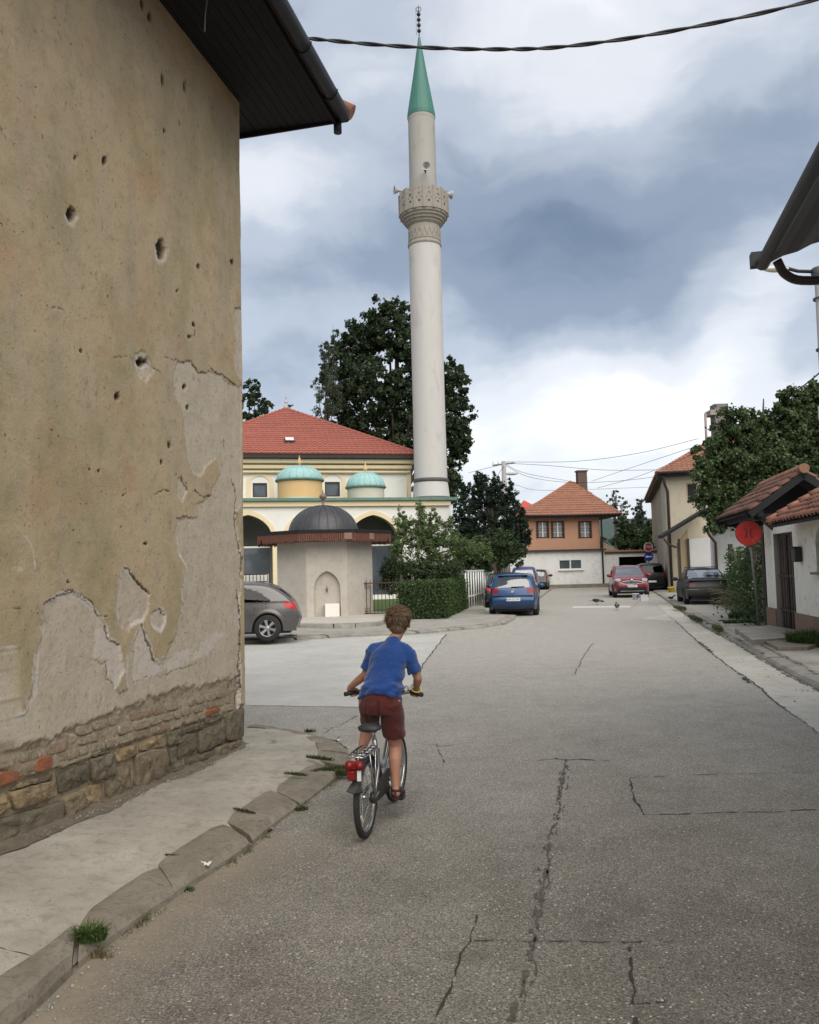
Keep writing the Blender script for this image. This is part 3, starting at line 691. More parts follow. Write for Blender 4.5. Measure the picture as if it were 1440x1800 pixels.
    nx = np.where(U > rc, 0, np.where(U < -rc, -1, -np.cos(th))); ny = np.where(U > rc, 1, np.where(U < -rc, 0, np.sin(th)))
    V = np.stack([lx + nx * D, ly + ny * D, Z], -1).reshape(-1, 3)
    F = grid_faces(len(us), len(zs))
    me = np_mesh('wall', V, F, True)
    attr(me, 'peel', pb); attr(me, 'hole', np.clip(hol + cr * .9 + 0 * U, 0, 1)); attr(me, 'rim', rim); attr(me, 'band', np.maximum(b, ft))
    return link('wall', me, HOUSE, M_PLAST)
WALL = wall_mesh()
M_ENDW = concrete_mat('end_wall_render', (.33, .26, .17), (.27, .22, .15), (.15, .12, .08), .8, .3, .4)
mb = MB(); mb.box((4.5, -4.1, 3.6), (9.0, 7.8, 7.2)); mb.build('wall', M_ENDW, HOUSE, local=True)
# --- footing stones, each one a lump of its own
STN = [  # outline in zoomed pixels, colour index
    ([(0, 1262), (120, 1225), (250, 1190), (368, 1150), (375, 1250), (340, 1310), (150, 1380), (0, 1425), (-60, 1430), (-60, 1290)], 0), ([(378, 1135), (430, 1105), (482, 1092), (498, 1210), (450, 1245), (390, 1272)], 2), ([(470, 1092), (540, 1065), (592, 1048), (600, 1150), (560, 1180), (505, 1205)], 3),
    ([(85, 1105), (180, 1075), (335, 1038), (346, 1118), (240, 1165), (105, 1202)], 3), ([(0, 1122), (40, 1108), (68, 1122), (78, 1182), (40, 1215), (0, 1242), (-50, 1255), (-50, 1135)], 3), ([(345, 992), (430, 955), (512, 938), (525, 1035), (440, 1080), (360, 1115)], 1), ([(527, 925), (600, 895), (645, 887), (656, 1000), (600, 1030), (535, 1042)], 0),
    ([(612, 1015), (680, 965), (742, 948), (752, 1098), (700, 1135), (640, 1158), (612, 1120)], 2), ([(657, 888), (710, 855), (770, 838), (778, 898), (720, 925), (668, 942)], 3), ([(768, 900), (850, 870), (930, 862), (948, 950), (905, 1035), (830, 1075), (772, 1090)], 2), ([(802, 828), (860, 795), (935, 788), (938, 845), (880, 868), (795, 878)], 3),
    ([(945, 775), (1010, 757), (1012, 832), (950, 850)], 0), ([(957, 862), (992, 852), (985, 935), (955, 950)], 1), ([(1010, 806), (1060, 780), (1112, 772), (1102, 880), (1050, 905), (1005, 925)], 1), ([(1117, 768), (1180, 742), (1250, 722), (1252, 830), (1180, 862), (1118, 888)], 0), ([(1050, 742), (1140, 716), (1142, 745), (1055, 777)], 1),
    ([(1150, 690), (1250, 664), (1252, 702), (1150, 732)], 1), ([(1265, 668), (1310, 648), (1362, 638), (1360, 800), (1310, 822), (1262, 820)], 0), ([(1050, 922), (1120, 890), (1192, 876), (1190, 920), (1120, 950), (1055, 972)], 1), ([(945, 988), (1040, 955), (1042, 992), (955, 1012)], 1), ([(1200, 858), (1355, 805), (1358, 862), (1200, 918)], 2),
    ([(135, 1052), (330, 1000), (325, 1036), (180, 1070), (85, 1095)], 2), ([(-60, 1140), (-120, 1160), (-140, 1280), (-70, 1260)], 1), ([(-60, 1300), (-140, 1320), (-160, 1440), (-70, 1440)], 0), ([(900, 1040), (940, 960), (948, 1015), (905, 1060)], 1), ([(560, 1195), (640, 1165), (610, 1195), (565, 1215)], 2), ([(1015, 760), (1045, 748), (1045, 772), (1018, 785)], 1), ([(530, 900), (640, 870), (640, 882), (540, 912)], 1), ([(395, 1285), (500, 1235), (560, 1225), (430, 1285)], 2)]
STM = [mat('footing_stone_grey', (.18, .155, .108), (.095, .08, .055), 11, .9, bs=45, bstr=.9, bd=.012, c3=(.20, .165, .11), s3=11), mat('footing_stone_dark', (.085, .072, .05), (.15, .13, .088), 12, .9, bs=45, bstr=.9, bd=.012, c3=(.16, .14, .10), s3=14),
       mat('footing_stone_brown', (.23, .18, .115), (.11, .09, .062), 11, .9, bs=45, bstr=.9, bd=.012, c3=(.27, .21, .13), s3=12), mat('footing_stone_golden', (.30, .22, .125), (.17, .13, .08), 7, .9, bs=45, bstr=.9, bd=.012, c3=(.40, .31, .18), s3=13),
       mat('footing_brick_orange', (.33, .10, .04), (.19, .08, .045), 16, .9, bs=50, bstr=.9, bd=.01, c3=(.22, .16, .11), s3=26)]
def lump(name, poly, back, front, m, seed, rough=.012, n=22):
    """poly in (t, z) wall coordinates"""
    r = random.Random(seed); pts = polyline([(p[0], p[1], 0) for p in poly + poly[:1]], n + 1)[:-1]
    c = sum(pts, Vector()) / n; vs = []; R = max((p - c).length for p in pts)
    tilt = Vector((r.uniform(-.08, .08), r.uniform(-.1, .06), 0))
    for (f, y) in ((.99, back), (1.0, lerp(back, front, .8)), (.975, lerp(back, front, .97)), (.90, front), (.76, front + rough * .15), (.58, front + rough * .25), (.4, front + rough * .3), (.2, front + rough * .3)):
        for i, p in enumerate(pts):
            q = c + (p - c) * f; k = fbm(np.array(q.x * 26 + seed), np.array(q.y * 26), 4, seed, .65) - .5
            yy = y + (q - c).dot(tilt) * (1 if f < 1 else .3) + float(k) * rough * (2.4 if f < .97 else .6)
            vs.append((q.x, yy, q.y))
    m_ = 8; fs = [(j * n + i, j * n + (i + 1) % n, (j + 1) * n + (i + 1) % n, (j + 1) * n + i) for j in range(m_ - 1) for i in range(n)]; fs.append(tuple((m_ - 1) * n + i for i in range(n)))
    mb = MB(); mb.add(vs, fs, True); return mb.build(name, m, HOUSE, local=True)
for i, (pl, ci) in enumerate(STN):
    q = [wall_tz(x / 3.1304, y / 3.1304 + 1040) for x, y in pl]
    lump('stone', q, -.09, -.026 + .012 * math.sin(i * 2.3), STM[ci], i + 3, .026, 28)
for i, (pl, ci) in enumerate([([(-30, 1012), (20, 992), (130, 985), (122, 1038), (60, 1060), (-30, 1085)], 4), ([(222, 922), (262, 905), (302, 908), (292, 975), (212, 1000)], 4), ([(1137, 668), (1180, 642), (1216, 636), (1218, 655), (1150, 690)], 4)]):
    q = [wall_tz(x / 3.1304, y / 3.1304 + 1040) for x, y in pl]; o = lump('brick', q, -.07, -.012, STM[ci], i + 70, .006, 14); o['label'] = 'bare orange brick'
# --- worn brick courses between plaster and footing
BRM = [mat('worn_brick', (.30, .25, .18), (.21, .17, .12), 14, .93, bs=50, bstr=1, bd=.012, c3=(.40, .34, .25), s3=24), mat('worn_brick_ruddy', (.28, .18, .12), (.22, .17, .12), 14, .93, bs=50, bstr=1, bd=.012, c3=(.34, .28, .2), s3=24)]
rb = random.Random(5); brc = 0
for row in range(6):
    t = -.02 + rb.uniform(0, .1)
    while t < 3.15:
        L = rb.choice([.24, .24, .12, .2]); zc = .30 + .074 * row + SLOPE * t * .9; cx = t + L / 2
        w = wall_pt(cx, 0, zc); pxx, pyy = proj(np.array(w.x), np.array(w.y), np.array(w.z)); pxx = float(pxx); pyy = float(pyy)
        top = np.interp(pxx, [0, 120, 230, 300, 400, 430], [1340, 1292, 1258, 1232, 1206, 1214]); bot = np.interp(pxx, [0, 130, 230, 300, 345, 400, 436], [1366, 1338, 1298, 1278, 1262, 1250, 1234])
        if top < pyy < bot and rb.random() > .12 and cx > .14:
            h = .03; j = lambda: rb.uniform(-.006, .006)
            q = [(t + j(), zc - h + j()), (t + L / 2, zc - h + j()), (t + L - .012 + j(), zc - h + SLOPE * L + j()), (t + L - .012 + j(), zc + h + SLOPE * L + j()), (t + L / 2, zc + h + j()), (t + j(), zc + h + j())]
            lump('brick', q, -.07, -.0265 + rb.uniform(-.008, .006), BRM[1 if rb.random() < .16 else 0], 200 + brc, .007, 12); brc += 1
        t += L
# --- eaves: soffit boards, rafter feet, gutter, corner tile
M_DARKW = mat('dark_soffit_wood', (.012, .012, .014), (.008, .008, .009), 5, .85, stretch=(.4, 3, 3), c3=(.02, .02, .022), s3=9)
M_GUTM = mat('old_zinc_gutter', (.035, .037, .042), (.02, .021, .025), 4, .55, metallic=.3, bstr=.15)
M_TILE = mat('clay_tile', (.29, .125, .075), (.20, .09, .06), 4, .85, c3=(.2, .1, .07), s3=20, jitter=.35)
M_TILE2 = mat('old_clay_tile', (.34, .125, .06), (.235, .09, .05), 3, .85, c3=(.14, .085, .055), s3=16, jitter=.45)
# eave line: outer corner seen at (600,222), outer edge passes (497,0)
OUTN = .92
def eave_pt(px, py, n):
    r = ray(px, py); o = CORN + WN * n; k = WN.dot(o - EYE) / WN.dot(r); p = EYE + r * k; return (-(p - CORN).dot(WA), n, p.z)
e0 = eave_pt(602, 224, OUTN); e1 = eave_pt(485, 0, OUTN)
ZE = e0[2]; TE = e0[0]                       # eave height and how far it overhangs past the corner
zw = wall_tz(438, 258)[1]
mb = MB()
SL = (zw - ZE) / OUTN * .0 + .42             # roof pitch
# sloping soffit boards along the eave
nb = 9
ROOF_T0, ROOF_T1 = TE + .06, 9.2
for k in range(nb):
    n0, n1 = lerp(-.05, OUTN - .08, k / nb), lerp(-.05, OUTN - .08, (k + 1) / nb) - .006
    za, zb_ = ZE + .02 + (OUTN - n0) * .02, ZE + .02 + (OUTN - n1) * .02
    b = MB(); vs = [(ROOF_T0, n0, za), (ROOF_T1, n0, za), (ROOF_T1, n1, zb_), (ROOF_T0, n1, zb_)]; b.add(vs + [(x, y, z + .02) for x, y, z in vs], [(3, 2, 1, 0), (4, 5, 6, 7), (0, 1, 5, 4), (1, 2, 6, 5), (2, 3, 7, 6), (3, 0, 4, 7)])
    b.build('soffit_board', M_DARKW, HOUSE, local=True)
b = MB(); b.box((ROOF_T0 / 2, -2.0, ZE + .06), (-ROOF_T0, 3.88, .04)); b.build('soffit_board', M_DARKW, HOUSE, local=True)
def roof_slab(x0, x1, y0, z0, y1, z1, th, name, m): 
    b = MB(); vs = [(x0, y0, z0), (x1, y0, z0), (x1, y1, z1), (x0, y1, z1)]; b.add(vs + [(x, y, z + th) for x, y, z in vs], [(3, 2, 1, 0), (4, 5, 6, 7), (0, 1, 5, 4), (1, 2, 6, 5), (2, 3, 7, 6), (3, 0, 4, 7)]); return b.build(name, m, HOUSE, local=True)
roof_slab(ROOF_T0, ROOF_T1, OUTN - .02, ZE + .05, -3.9, ZE + .05 + (OUTN + 3.9) * .5, .06, 'roof', M_TILE2)
b = MB(); b.box(((ROOF_T0 + ROOF_T1) / 2, OUTN - .05, ZE + .06), (ROOF_T1 - ROOF_T0, .03, .16)); b.build('fascia', M_DARKW, HOUSE, local=True)
b = MB(); b.add([(ROOF_T0 + .03, -.1, ZE - .01), (ROOF_T0 + .03, OUTN - .06, ZE + .0), (ROOF_T0 + .03, OUTN - .06, ZE + .10), (ROOF_T0 + .03, -3.9, ZE + 2.45), (ROOF_T0 + .03, -3.9, ZE - .01)] + [(ROOF_T0 + .055, y, z) for y, z in ((-.1, ZE - .01), (OUTN - .06, ZE + .0), (OUTN - .06, ZE + .10), (-3.9, ZE + 2.45), (-3.9, ZE - .01))],
              [(0, 1, 2, 3, 4), (9, 8, 7, 6, 5), (0, 5, 6, 1), (1, 6, 7, 2), (2, 7, 8, 3), (3, 8, 9, 4), (4, 9, 5, 0)]); b.build('barge_board', M_DARKW, HOUSE, local=True)
b = MB(); b.tube([(ROOF_T0 + .06, OUTN + .05, ZE + .07), (ROOF_T1, OUTN + .05, ZE + .07)], .075, 14); b.build('gutter', M_GUTM, HOUSE, local=True)
for k in range(9):
    b = MB(); b.tube([(ROOF_T0 + .5 + .8 * k, OUTN + .05 + .079 * math.cos(a), ZE + .07 + .079 * math.sin(a)) for a in np.linspace(math.pi * .9, math.pi * 2.1, 9)], .008, 5); b.build('gutter_bracket', M_GUTM, HOUSE, local=True)
b = MB(); b.tube([(ROOF_T0 + .02, OUTN - .03, ZE + .04), (ROOF_T0 + .02, OUTN - .03, ZE - .10)], .045, 10); b.build('gutter_outlet', M_GUTM, HOUSE, local=True)
for k in range(38):     # eave row of clay tiles, only the lip shows over the gutter
    x = ROOF_T0 + .1 + k * .24; b = MB()
    b.tube([(x, OUTN + .03, ZE + .10), (x, OUTN - .35, ZE + .29)], [.07, .06], 8); b.build('roof_tile', M_TILE, HOUSE, local=True)
b = MB(); b.tube([(ROOF_T0 - .02, OUTN + .13, ZE + .13), (ROOF_T0 + .10, OUTN - .4, ZE + .42)], [.085, .07], 10); b.build('ridge_tile', M_TILE, HOUSE, local=True)
b = MB(); b.box((ROOF_T0 - .03, OUTN - .02, ZE + .10), (.06, .22, .12), bevel=.02); b.build('gutter_end', M_GUTM, HOUSE, local=True)
b = MB(); p_ = [Vector(eave_pt(x, y, .45)) for x, y in [(366, -40), (364, 0), (361, 25), (360, 55)]]; b.tube(smoothline(p_, 4), .006, 5); b.build('loose_wire', mat('grey_wire', (.25, .25, .25), rough=.6), HOUSE, local=True)

# dirt and crumbled mortar gathered along the wall foot
V = []; nu = 150
for i in range(nu):
    t_ = lerp(-.05, 5.0, i / (nu - 1)); w = .05 + .16 * float(fbm(np.array(t_ * 3.1), np.array(.5), 4, 6)) ** 1.3
    for k in range(7):
        f = k / 6; p = wall_pt(t_, -.05 + f * (w + .05), .020 + SLOPE * max(t_, 0) + (.035 * (1 - f) ** 1.5 - .004 * f) + .25 * max(0, w - .1) * f * (.08 - SLOPE * max(t_, 0)) + .02 * (1 - f) * (float(vnoise(np.array(t_ * 40), np.array(f * 6), 2)) - .5)); V.append(p)
me = np_mesh('wall_foot_dirt', [tuple(p) for p in V], grid_faces(nu, 7), True); o = link('wall_foot_dirt', me, None, mat('mortar_dirt', (.19, .16, .115), (.11, .09, .065), 9, .95, bs=60, bstr=1, bd=.015, c3=(.2, .17, .13), s3=30)); o['kind'] = 'stuff'
# ------------------------------------------------------------------ mosque, minaret, fountain
M_WHITE = mat('white_render', (.78, .76, .71), (.72, .70, .65), .6, .85, bs=30, bstr=.15, c3=(.68, .655, .60), s3=1.2)
M_CREAM = mat('pale_yellow_trim', (.76, .63, .41), (.70, .59, .39), 2.0, .85, bs=40, bstr=.15)
M_ORAN = mat('apricot_drum', (.66, .44, .20), (.58, .40, .20), 1.5, .85, bs=40)
M_PALE = mat('pale_drum', (.55, .52, .42), (.47, .45, .37), 1.5, .85, bs=40)
M_TURQ = mat('turquoise_copper', (.25, .44, .43), (.34, .53, .51), 3, .6, c3=(.19, .34, .33), s3=8)
M_TURQD = mat('green_copper_edge', (.09, .16, .13), (.14, .24, .19), 5, .6)
M_GREEN = mat('green_spire_sheet', (.035, .145, .115), (.05, .18, .14), 1.2, .5, c3=(.035, .15, .12), s3=4, stretch=(1, 1, .15))
M_MIN = mat('minaret_render', (.54, .52, .49), (.50, .48, .455), .9, .88, c3=(.44, .42, .40), s3=1.6, bs=25, stretch=(1, 1, .35))
M_MIN2 = mat('minaret_upper', (.38, .365, .335), (.35, .335, .31), .9, .88, c3=(.31, .295, .27), s3=1.8, bs=25, stretch=(1, 1, .35))
M_CARV = mat('carved_stone', (.34, .31, .265), (.27, .245, .21), 4, .9, c3=(.22, .20, .17), s3=9, bs=60)
M_RING = mat('dark_metal_ring', (.10, .10, .095), (.06, .06, .06), 6, .6)
M_BLKM = mat('black_metal', (.02, .02, .022), (.035, .033, .03), 8, .5)
M_BRN = mat('brown_frame', (.09, .045, .025), (.06, .03, .018), 9, .6)
M_WINGL = mat('window_glass', (.045, .055, .065), (.10, .12, .14), .8, .06, bstr=0, spec=.8)
M_DARKIN = mat('dark_interior', (.035, .033, .03), (.02, .02, .02), 1, .9)
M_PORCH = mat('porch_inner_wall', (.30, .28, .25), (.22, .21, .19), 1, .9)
M_ROOFR = mat('red_roof_tile', (.36, .115, .08), (.29, .095, .07), .9, .8, c3=(.22, .08, .065), s3=5, bs=30)
M_ROOFP = mat('weathered_orange_roof_tile', (.35, .165, .10), (.25, .115, .075), 1.6, .85, c3=(.16, .095, .07), s3=7, bs=30)
M_BROWNEAVE = mat('dark_eave', (.035, .028, .025), (.05, .04, .035), 4, .8)

def tiled_slope(name, A, B, C, D, m, parent, row=.33, colw=.26, amp=.035, step=.035, seed=1, local=True):
    """corrugated tile courses on the slope eave A->B, ridge D->C (all in the parent's frame)"""
    A, B, C, D = map(Vector, (A, B, C, D)); e = (B - A).normalized(); up = ((D + C) / 2 - (A + B) / 2); up -= e * up.dot(e); Ls = up.length; s = up / Ls; n = e.cross(s); n = n if n.z > 0 else -n
    nr = max(2, int(Ls / row)); V = []; F = []; r = random.Random(seed); base = 0
    for i in range(nr):
        v0, v1 = i / nr, (i + 1) / nr + .15 / nr
        def span(v):
            v = min(v, 1.0); a = A.lerp(D, v); b = B.lerp(C, v); return (a - A).dot(e), (b - A).dot(e)
        a0, b0 = span(v0); a1, b1 = span(v1); L0 = b0 - a0
        if L0 < .1: continue
        k0 = math.ceil(a0 / (colw / 4)); k1 = math.floor(b0 / (colw / 4)); us = [a0] + [k * colw / 4 for k in range(k0, k1 + 1)] + [b0]
        jit = r.uniform(-.006, .006)
        for (v, lift) in ((v0, -.01), (v0, step), (v1, 0)):
            lo, hi = (a0, b0) if v == v0 else (a1, b1)
            for u in us:
                uu = min(max(u, lo), hi); w = abs(math.sin(math.pi * u / colw)) ** 1.6 * amp
                p = A + e * uu + s * (min(v, 1.0) * Ls) + n * (lift + (w if lift >= 0 else 0) + jit + (r.uniform(-.004, .004))); V.append(p)
        m_ = len(us)
        for j in range(2):
            for k in range(m_ - 1): F.append((base + j * m_ + k, base + j * m_ + k + 1, base + (j + 1) * m_ + k + 1, base + (j + 1) * m_ + k))
        base += 3 * m_
    mb = MB(); mb.add(V, F, False); o = mb.build(name, m, parent, local=local, recalc=False); o['kind'] = 'stuff'; return o
def ridge_row(a, b, m, parent, L=.36, r0=.11, name='ridge_tile', local=True):
    a, b = Vector(a), Vector(b); n = max(1, int((b - a).length / L)); me0 = None
    for i in range(n):
        p, q = a.lerp(b, i / n), a.lerp(b, (i + 1.12) / n); mb = MB(); mb.tube([p, q], [r0, r0 * .78], 7, smooth=False); mb.build(name, m, parent, local=local)

MO = P(450, 1000, 45); MO.z = 0
MR = R_(12.5)
MOSQ = thing('mosque', 'white mosque with red tiled hip roof, small turquoise domes and arched porch', 'mosque', tuple(MO), MR)
MEX = Vector((math.cos(MR), math.sin(MR), 0)); MEY = Vector((-math.sin(MR), math.cos(MR), 0))
def ml(px, py, yl):
    r = ray(px, py); k = MEY.dot(MO + MEY * yl - EYE) / MEY.dot(r); p = EYE + r * k; return ((p - MO).dot(MEX), p.z)
def arch_pts(cx, z0, zs, za, hw, n=10):
    """pointed arch outline from the foot, up, over and down"""
    L = [(cx - hw, z0)]
    for i in range(n + 1):
        a = i / n; L.append((cx - hw * math.cos(a * math.pi / 2) ** .9, zs + (za - zs) * (math.sin(a * math.pi / 2) ** 1.0 * .86 + .14 * a ** 3)))
    R = [(2 * cx - x, z) for x, z in reversed(L[:-1])]
    return L + R
xr, zp = ml(790, 878, 0); xl = ml(330, 880, 0)[0]; zp = ml(600, 880, 0)[1]
holes = []; trims = []
for cpx, hwp in ((656, 43), (546, 43), (436, 43)):
    c, za = ml(cpx, 905, 0); hw = (ml(cpx + hwp, 950, 0)[0] - ml(cpx - hwp, 950, 0)[0]) / 2; zs = ml(cpx, 948, 0)[1]
    holes.append(arch_pts(c, .35, zs, za, hw)); trims.append((c, zs, za, hw))
mb = MB(); mb.prism([(xl, 0), (xr, 0), (xr, zp), (xl, zp)], 0, .45, holes=holes); mb.build('porch_wall', M_WHITE, MOSQ, local=True)
for (c, zs, za, hw) in trims:
    o_ = arch_pts(c, .35, zs, za + .26, hw + .24); i_ = arch_pts(c, .35, zs, za, hw)
    mb = MB(); mb.prism(o_ + i_[::-1], -.05, .5); mb.build('arch_moulding', M_CREAM, MOSQ, local=True)
mb = MB(); mb.box(((xl + xr) / 2, -.08, zp - .17), (xr - xl, .2, .30)); mb.build('cornice', M_CREAM, MOSQ, local=True)
mb = MB(); mb.box(((xl + xr) / 2 + .1, 2.0, zp + .06), (xr - xl + .6, 4.7, .16)); mb.build('porch_roof', M_TURQD, MOSQ, local=True)
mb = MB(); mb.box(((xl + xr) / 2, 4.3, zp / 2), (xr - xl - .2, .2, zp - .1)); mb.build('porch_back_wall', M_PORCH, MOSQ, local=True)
mb = MB(); mb.box(((xl + xr) / 2, 2.2, .15), (xr - xl - .3, 4.1, .3)); mb.build('porch_floor', M_PAVE2, MOSQ, local=True)
for cpx in (436, 656):   # dark glazed panels inside the porch
    c = ml(cpx, 950, 1.2)[0]; mb = MB(); mb.box((c, 1.2, 1.75), (2.4, .06, 2.9)); mb.build('glazed_screen', M_WINGL, MOSQ, local=True)
    mb = MB(); mb.box((c, 1.15, 3.2), (2.5, .08, .1)); mb.build('screen_rail', M_WHITE, MOSQ, local=True)
# hall
YH = 4.5
xhr = ml(718, 820, YH)[0]; zeave = ml(700, 803, YH - .5)[1]; xap, zap = ml(503, 719, YH + 7.6); hwid = xhr - xap; xhl = xap - hwid
zc1 = ml(700, 815, YH)[1]
wins = []
for a_, b_, t_, u_ in ((571, 598, 847, 873), (444, 470, 849, 874)):
    x0, z1 = ml(a_, t_, YH); x1, z0 = ml(b_, u_, YH); wins.append((x0, x1, z0, z1))
mb = MB(); mb.prism([(xhl, 0), (xhr, 0), (xhr, zeave), (xhl, zeave)], YH, YH + .4, holes=[[(a, z0), (b, z0), (b, z1), (a, z1)] for a, b, z0, z1 in wins]); mb.build('hall_wall', M_WHITE, MOSQ, local=True)
mb = MB(); mb.box((xap, YH + 7.8, zeave / 2), (2 * hwid, 14.6, zeave)); mb.build('hall_wall', M_WHITE, MOSQ, local=True)
for (x0, x1, z0, z1) in wins:
    mb = MB(); mb.prism([(x0, z0), (x1, z0), (x1, z1), (x0, z1)], YH + .06, YH + .2, holes=[[(x0 + .09, z0 + .09), (x1 - .09, z0 + .09), (x1 - .09, z1 - .09), (x0 + .09, z1 - .09)]]); w = mb.build('window', M_BRN, MOSQ, local=True)
    mb = MB(); mb.box(((x0 + x1) / 2, YH + .16, (z0 + z1) / 2), (x1 - x0 - .16, .03, z1 - z0 - .16)); mb.build('pane', M_WINGL, w, local=True)
    c = (x0 + x1) / 2; hw = (x1 - x0) / 2 + .12; zs = z1 + .0; n = 12
    o_ = [(c + (hw + .26) * math.cos(math.pi * i / n), zs + (hw + .26) * .78 * math.sin(math.pi * i / n)) for i in range(n + 1)]; i_ = [(c + hw * math.cos(math.pi * i / n), zs + hw * .75 * math.sin(math.pi * i / n)) for i in range(n + 1)]
    o_ = [(c + hw + .26, z0 - .6)] + o_ + [(c - hw - .26, z0 - .6)]; i_ = [(c + hw, z0 - .6)] + i_ + [(c - hw, z0 - .6)]
    mb = MB(); mb.prism(o_ + i_[::-1], YH - .05, YH + .02); mb.build('window_moulding', M_CREAM, MOSQ, local=True)
for zc, h, d in ((zeave - .28, .30, .34), (zeave - .62, .26, .16), (zeave - .92, .16, .06)):
    mb = MB(); mb.box((xap, YH - d + .6 - .3, zc), (2 * hwid + 2 * d, 1.0, h), bevel=.05); mb.build('cornice', M_CREAM, MOSQ, local=True)
mb = MB(); mb.box((xhr + .02, YH - .03, zeave / 2), (.22, .12, zeave - 1.1)); mb.build('corner_strip', M_CREAM, MOSQ, local=True)
mb = MB(); mb.box((xap, YH + 7.0, zeave), (2 * hwid + 1.1, 15.6, .26)); mb.build('eave', M_BROWNEAVE, MOSQ, local=True)
ey0 = YH - .85; A = (xap - hwid - .6, ey0, zeave + .12); B = (xap + hwid + .6, ey0, zeave + .12); AP = (xap, YH + 7.6, zap); Cb = (xap + hwid + .6, YH + 16, zeave + .12); Db = (xap - hwid - .6, YH + 16, zeave + .12)
tiled_slope('roof', A, B, AP, AP, M_ROOFR, MOSQ, .40, .34, .05, .05)
mb = MB(); mb.add([A, B, AP, Cb, Db], [(1, 3, 2), (3, 4, 2), (4, 0, 2), (0, 1, 3, 4)]); mb.build('roof', M_ROOFR, MOSQ, local=True)
ridge_row(B, AP, M_ROOFR, MOSQ, .42, .15); ridge_row(A, AP, M_ROOFR, MOSQ, .42, .15)
def on_slope(px, py):     # point on the front roof slope
    r = ray(px, py); a, b, c = [MO + MEX * q[0] + MEY * q[1] + Vector((0, 0, q[2])) for q in (A, B, AP)]; n = (b - a).cross(c - a); k = n.dot(a - EYE) / n.dot(r); return EYE + r * k, n.normalized()
p, n = on_slope(509, 777); s_ = MEX.cross(n).normalized(); 
mb = MB(); mb.box(p + n * .12, (.62, .62, .16), Matrix((MEX, n.cross(MEX), n)).transposed()); sk = mb.build('skylight', M_BRN, MOSQ)
mb = MB(); mb.box(p + n * .215, (.52, .52, .03), Matrix((MEX, n.cross(MEX), n)).transposed()); mb.build('pane', mat('bright_pane', (.72, .73, .74), (.65, .66, .68), 1, .15, bstr=0), sk)
mb = MB(); mb.lathe([(.0, 0), (.16, .02), (.18, .18), (.08, .3), (.05, .36), (.12, .46), (.12, .54), (.04, .62), (.03, .75), (.07, .8), (.03, .88), (.015, 1.2), (0, 1.5)], AP, 12); mb.build('finial', M_MIN, MOSQ, local=True)
mb = MB(); mb.tube([ (xhr - .12, YH - .08, zeave - .6), (xhr - .12, YH - .08, zp + .1)], .03, 6); mb.build('downpipe', M_CREAM, MOSQ, local=True)
# porch domes
for cpx, rpx, basey, topy, drumy, dm, fin in ((527, 42, 846, 820, 873, M_ORAN, True), (643, 34.5, 858, 831, 874, M_PALE, False)):
    c, zb = ml(cpx, basey, 2.2); zt = ml(cpx, topy, 2.2)[1]; rr = (ml(cpx + rpx, basey, 2.2)[0] - ml(cpx - rpx, basey, 2.2)[0]) / 2; cc = (c, 2.2, 0)
    mb = MB(); mb.lathe([(rr * .93, zp), (rr * .93, zb)], cc, 32); mb.build('dome_drum', dm, MOSQ, local=True)
    mb = MB(); mb.lathe([(rr * 1.0, zb - .04), (rr * 1.03, zb), (rr * 1.03, zb + .07), (rr * .97, zb + .1)], cc, 32); mb.build('dome_rim', M_TURQD, MOSQ, local=True)
    H_ = zt - zb - .05; prof = [(rr * .97 * math.cos(a), zb + .08 + H_ * math.sin(a)) for a in np.linspace(0, math.pi / 2, 12)]
    mb = MB(); mb.lathe(prof, cc, 32); d_ = mb.build('dome', M_TURQ, MOSQ, local=True)
    for k in range(20):
        a = 2 * math.pi * k / 20 + .1; mb = MB(); mb.tube([(c + r_ * math.cos(a), 2.2 + r_ * math.sin(a), z_ + .01) for r_, z_ in prof], .022, 4); mb.build('dome_rib', M_TURQ, d_, local=True)
    mb = MB(); mb.lathe([(.12, zt - .02), (.06, zt + .06), (.04, zt + .12), (.15, zt + .2), (.15, zt + .28), (.05, zt + .36), (.09, zt + .44), (.03, zt + .52), (0, zt + .7)], cc, 10); mb.build('finial', M_ORAN, MOSQ, local=True)
    mb = MB(); mb.lathe([(rr * 1.02, zp + .08), (rr * 1.0, zp + .2), (rr * .93, zp + .3)], cc, 32); mb.build('flashing', M_TURQ, MOSQ, local=True)

# minaret
DM = 50.0
mc = P(758, 862, DM); MINX, MINY = mc.x, mc.y
MIN = thing('minaret', 'tall white minaret with green cone spire and carved balcony behind the mosque porch', 'minaret', (MINX, MINY, 0))
def zm(py):    # height of pixel row py on the minaret axis
    lo, hi = -5., 60.
    for _ in range(40):
        m_ = (lo + hi) / 2; y_ = float(proj(np.array(MINX), np.array(MINY), np.array(m_))[1])
        if y_ > py: lo = m_
        else: hi = m_
    return lo
sc_ = DM / FPX * 1.0; rp_ = lambda px: px * sc_
mb = MB(); mb.lathe([(rp_(36), 0), (rp_(34), zm(880))], (0, 0, 0), 40); mb.build('pedestal', M_WHITE, MIN, local=True)
mb = MB(); mb.lathe([(rp_(34), zm(881)), (rp_(35.5), zm(879)), (rp_(35.5), zm(875)), (rp_(32), zm(874))], (0, 0, 0), 40); mb.build('ring_moulding', M_RING, MIN, local=True)
mb = MB(); mb.lathe([(rp_(33), zm(875)), (rp_(29.8), zm(848))], (0, 0, 0), 40); mb.build('transition_cone', M_MIN, MIN, local=True)
mb = MB(); mb.lathe([(rp_(30), zm(849)), (rp_(31.3), zm(847)), (rp_(31.3), zm(843.5)), (rp_(29.5), zm(842))], (0, 0, 0), 40); mb.build('ring_moulding', M_RING, MIN, local=True)
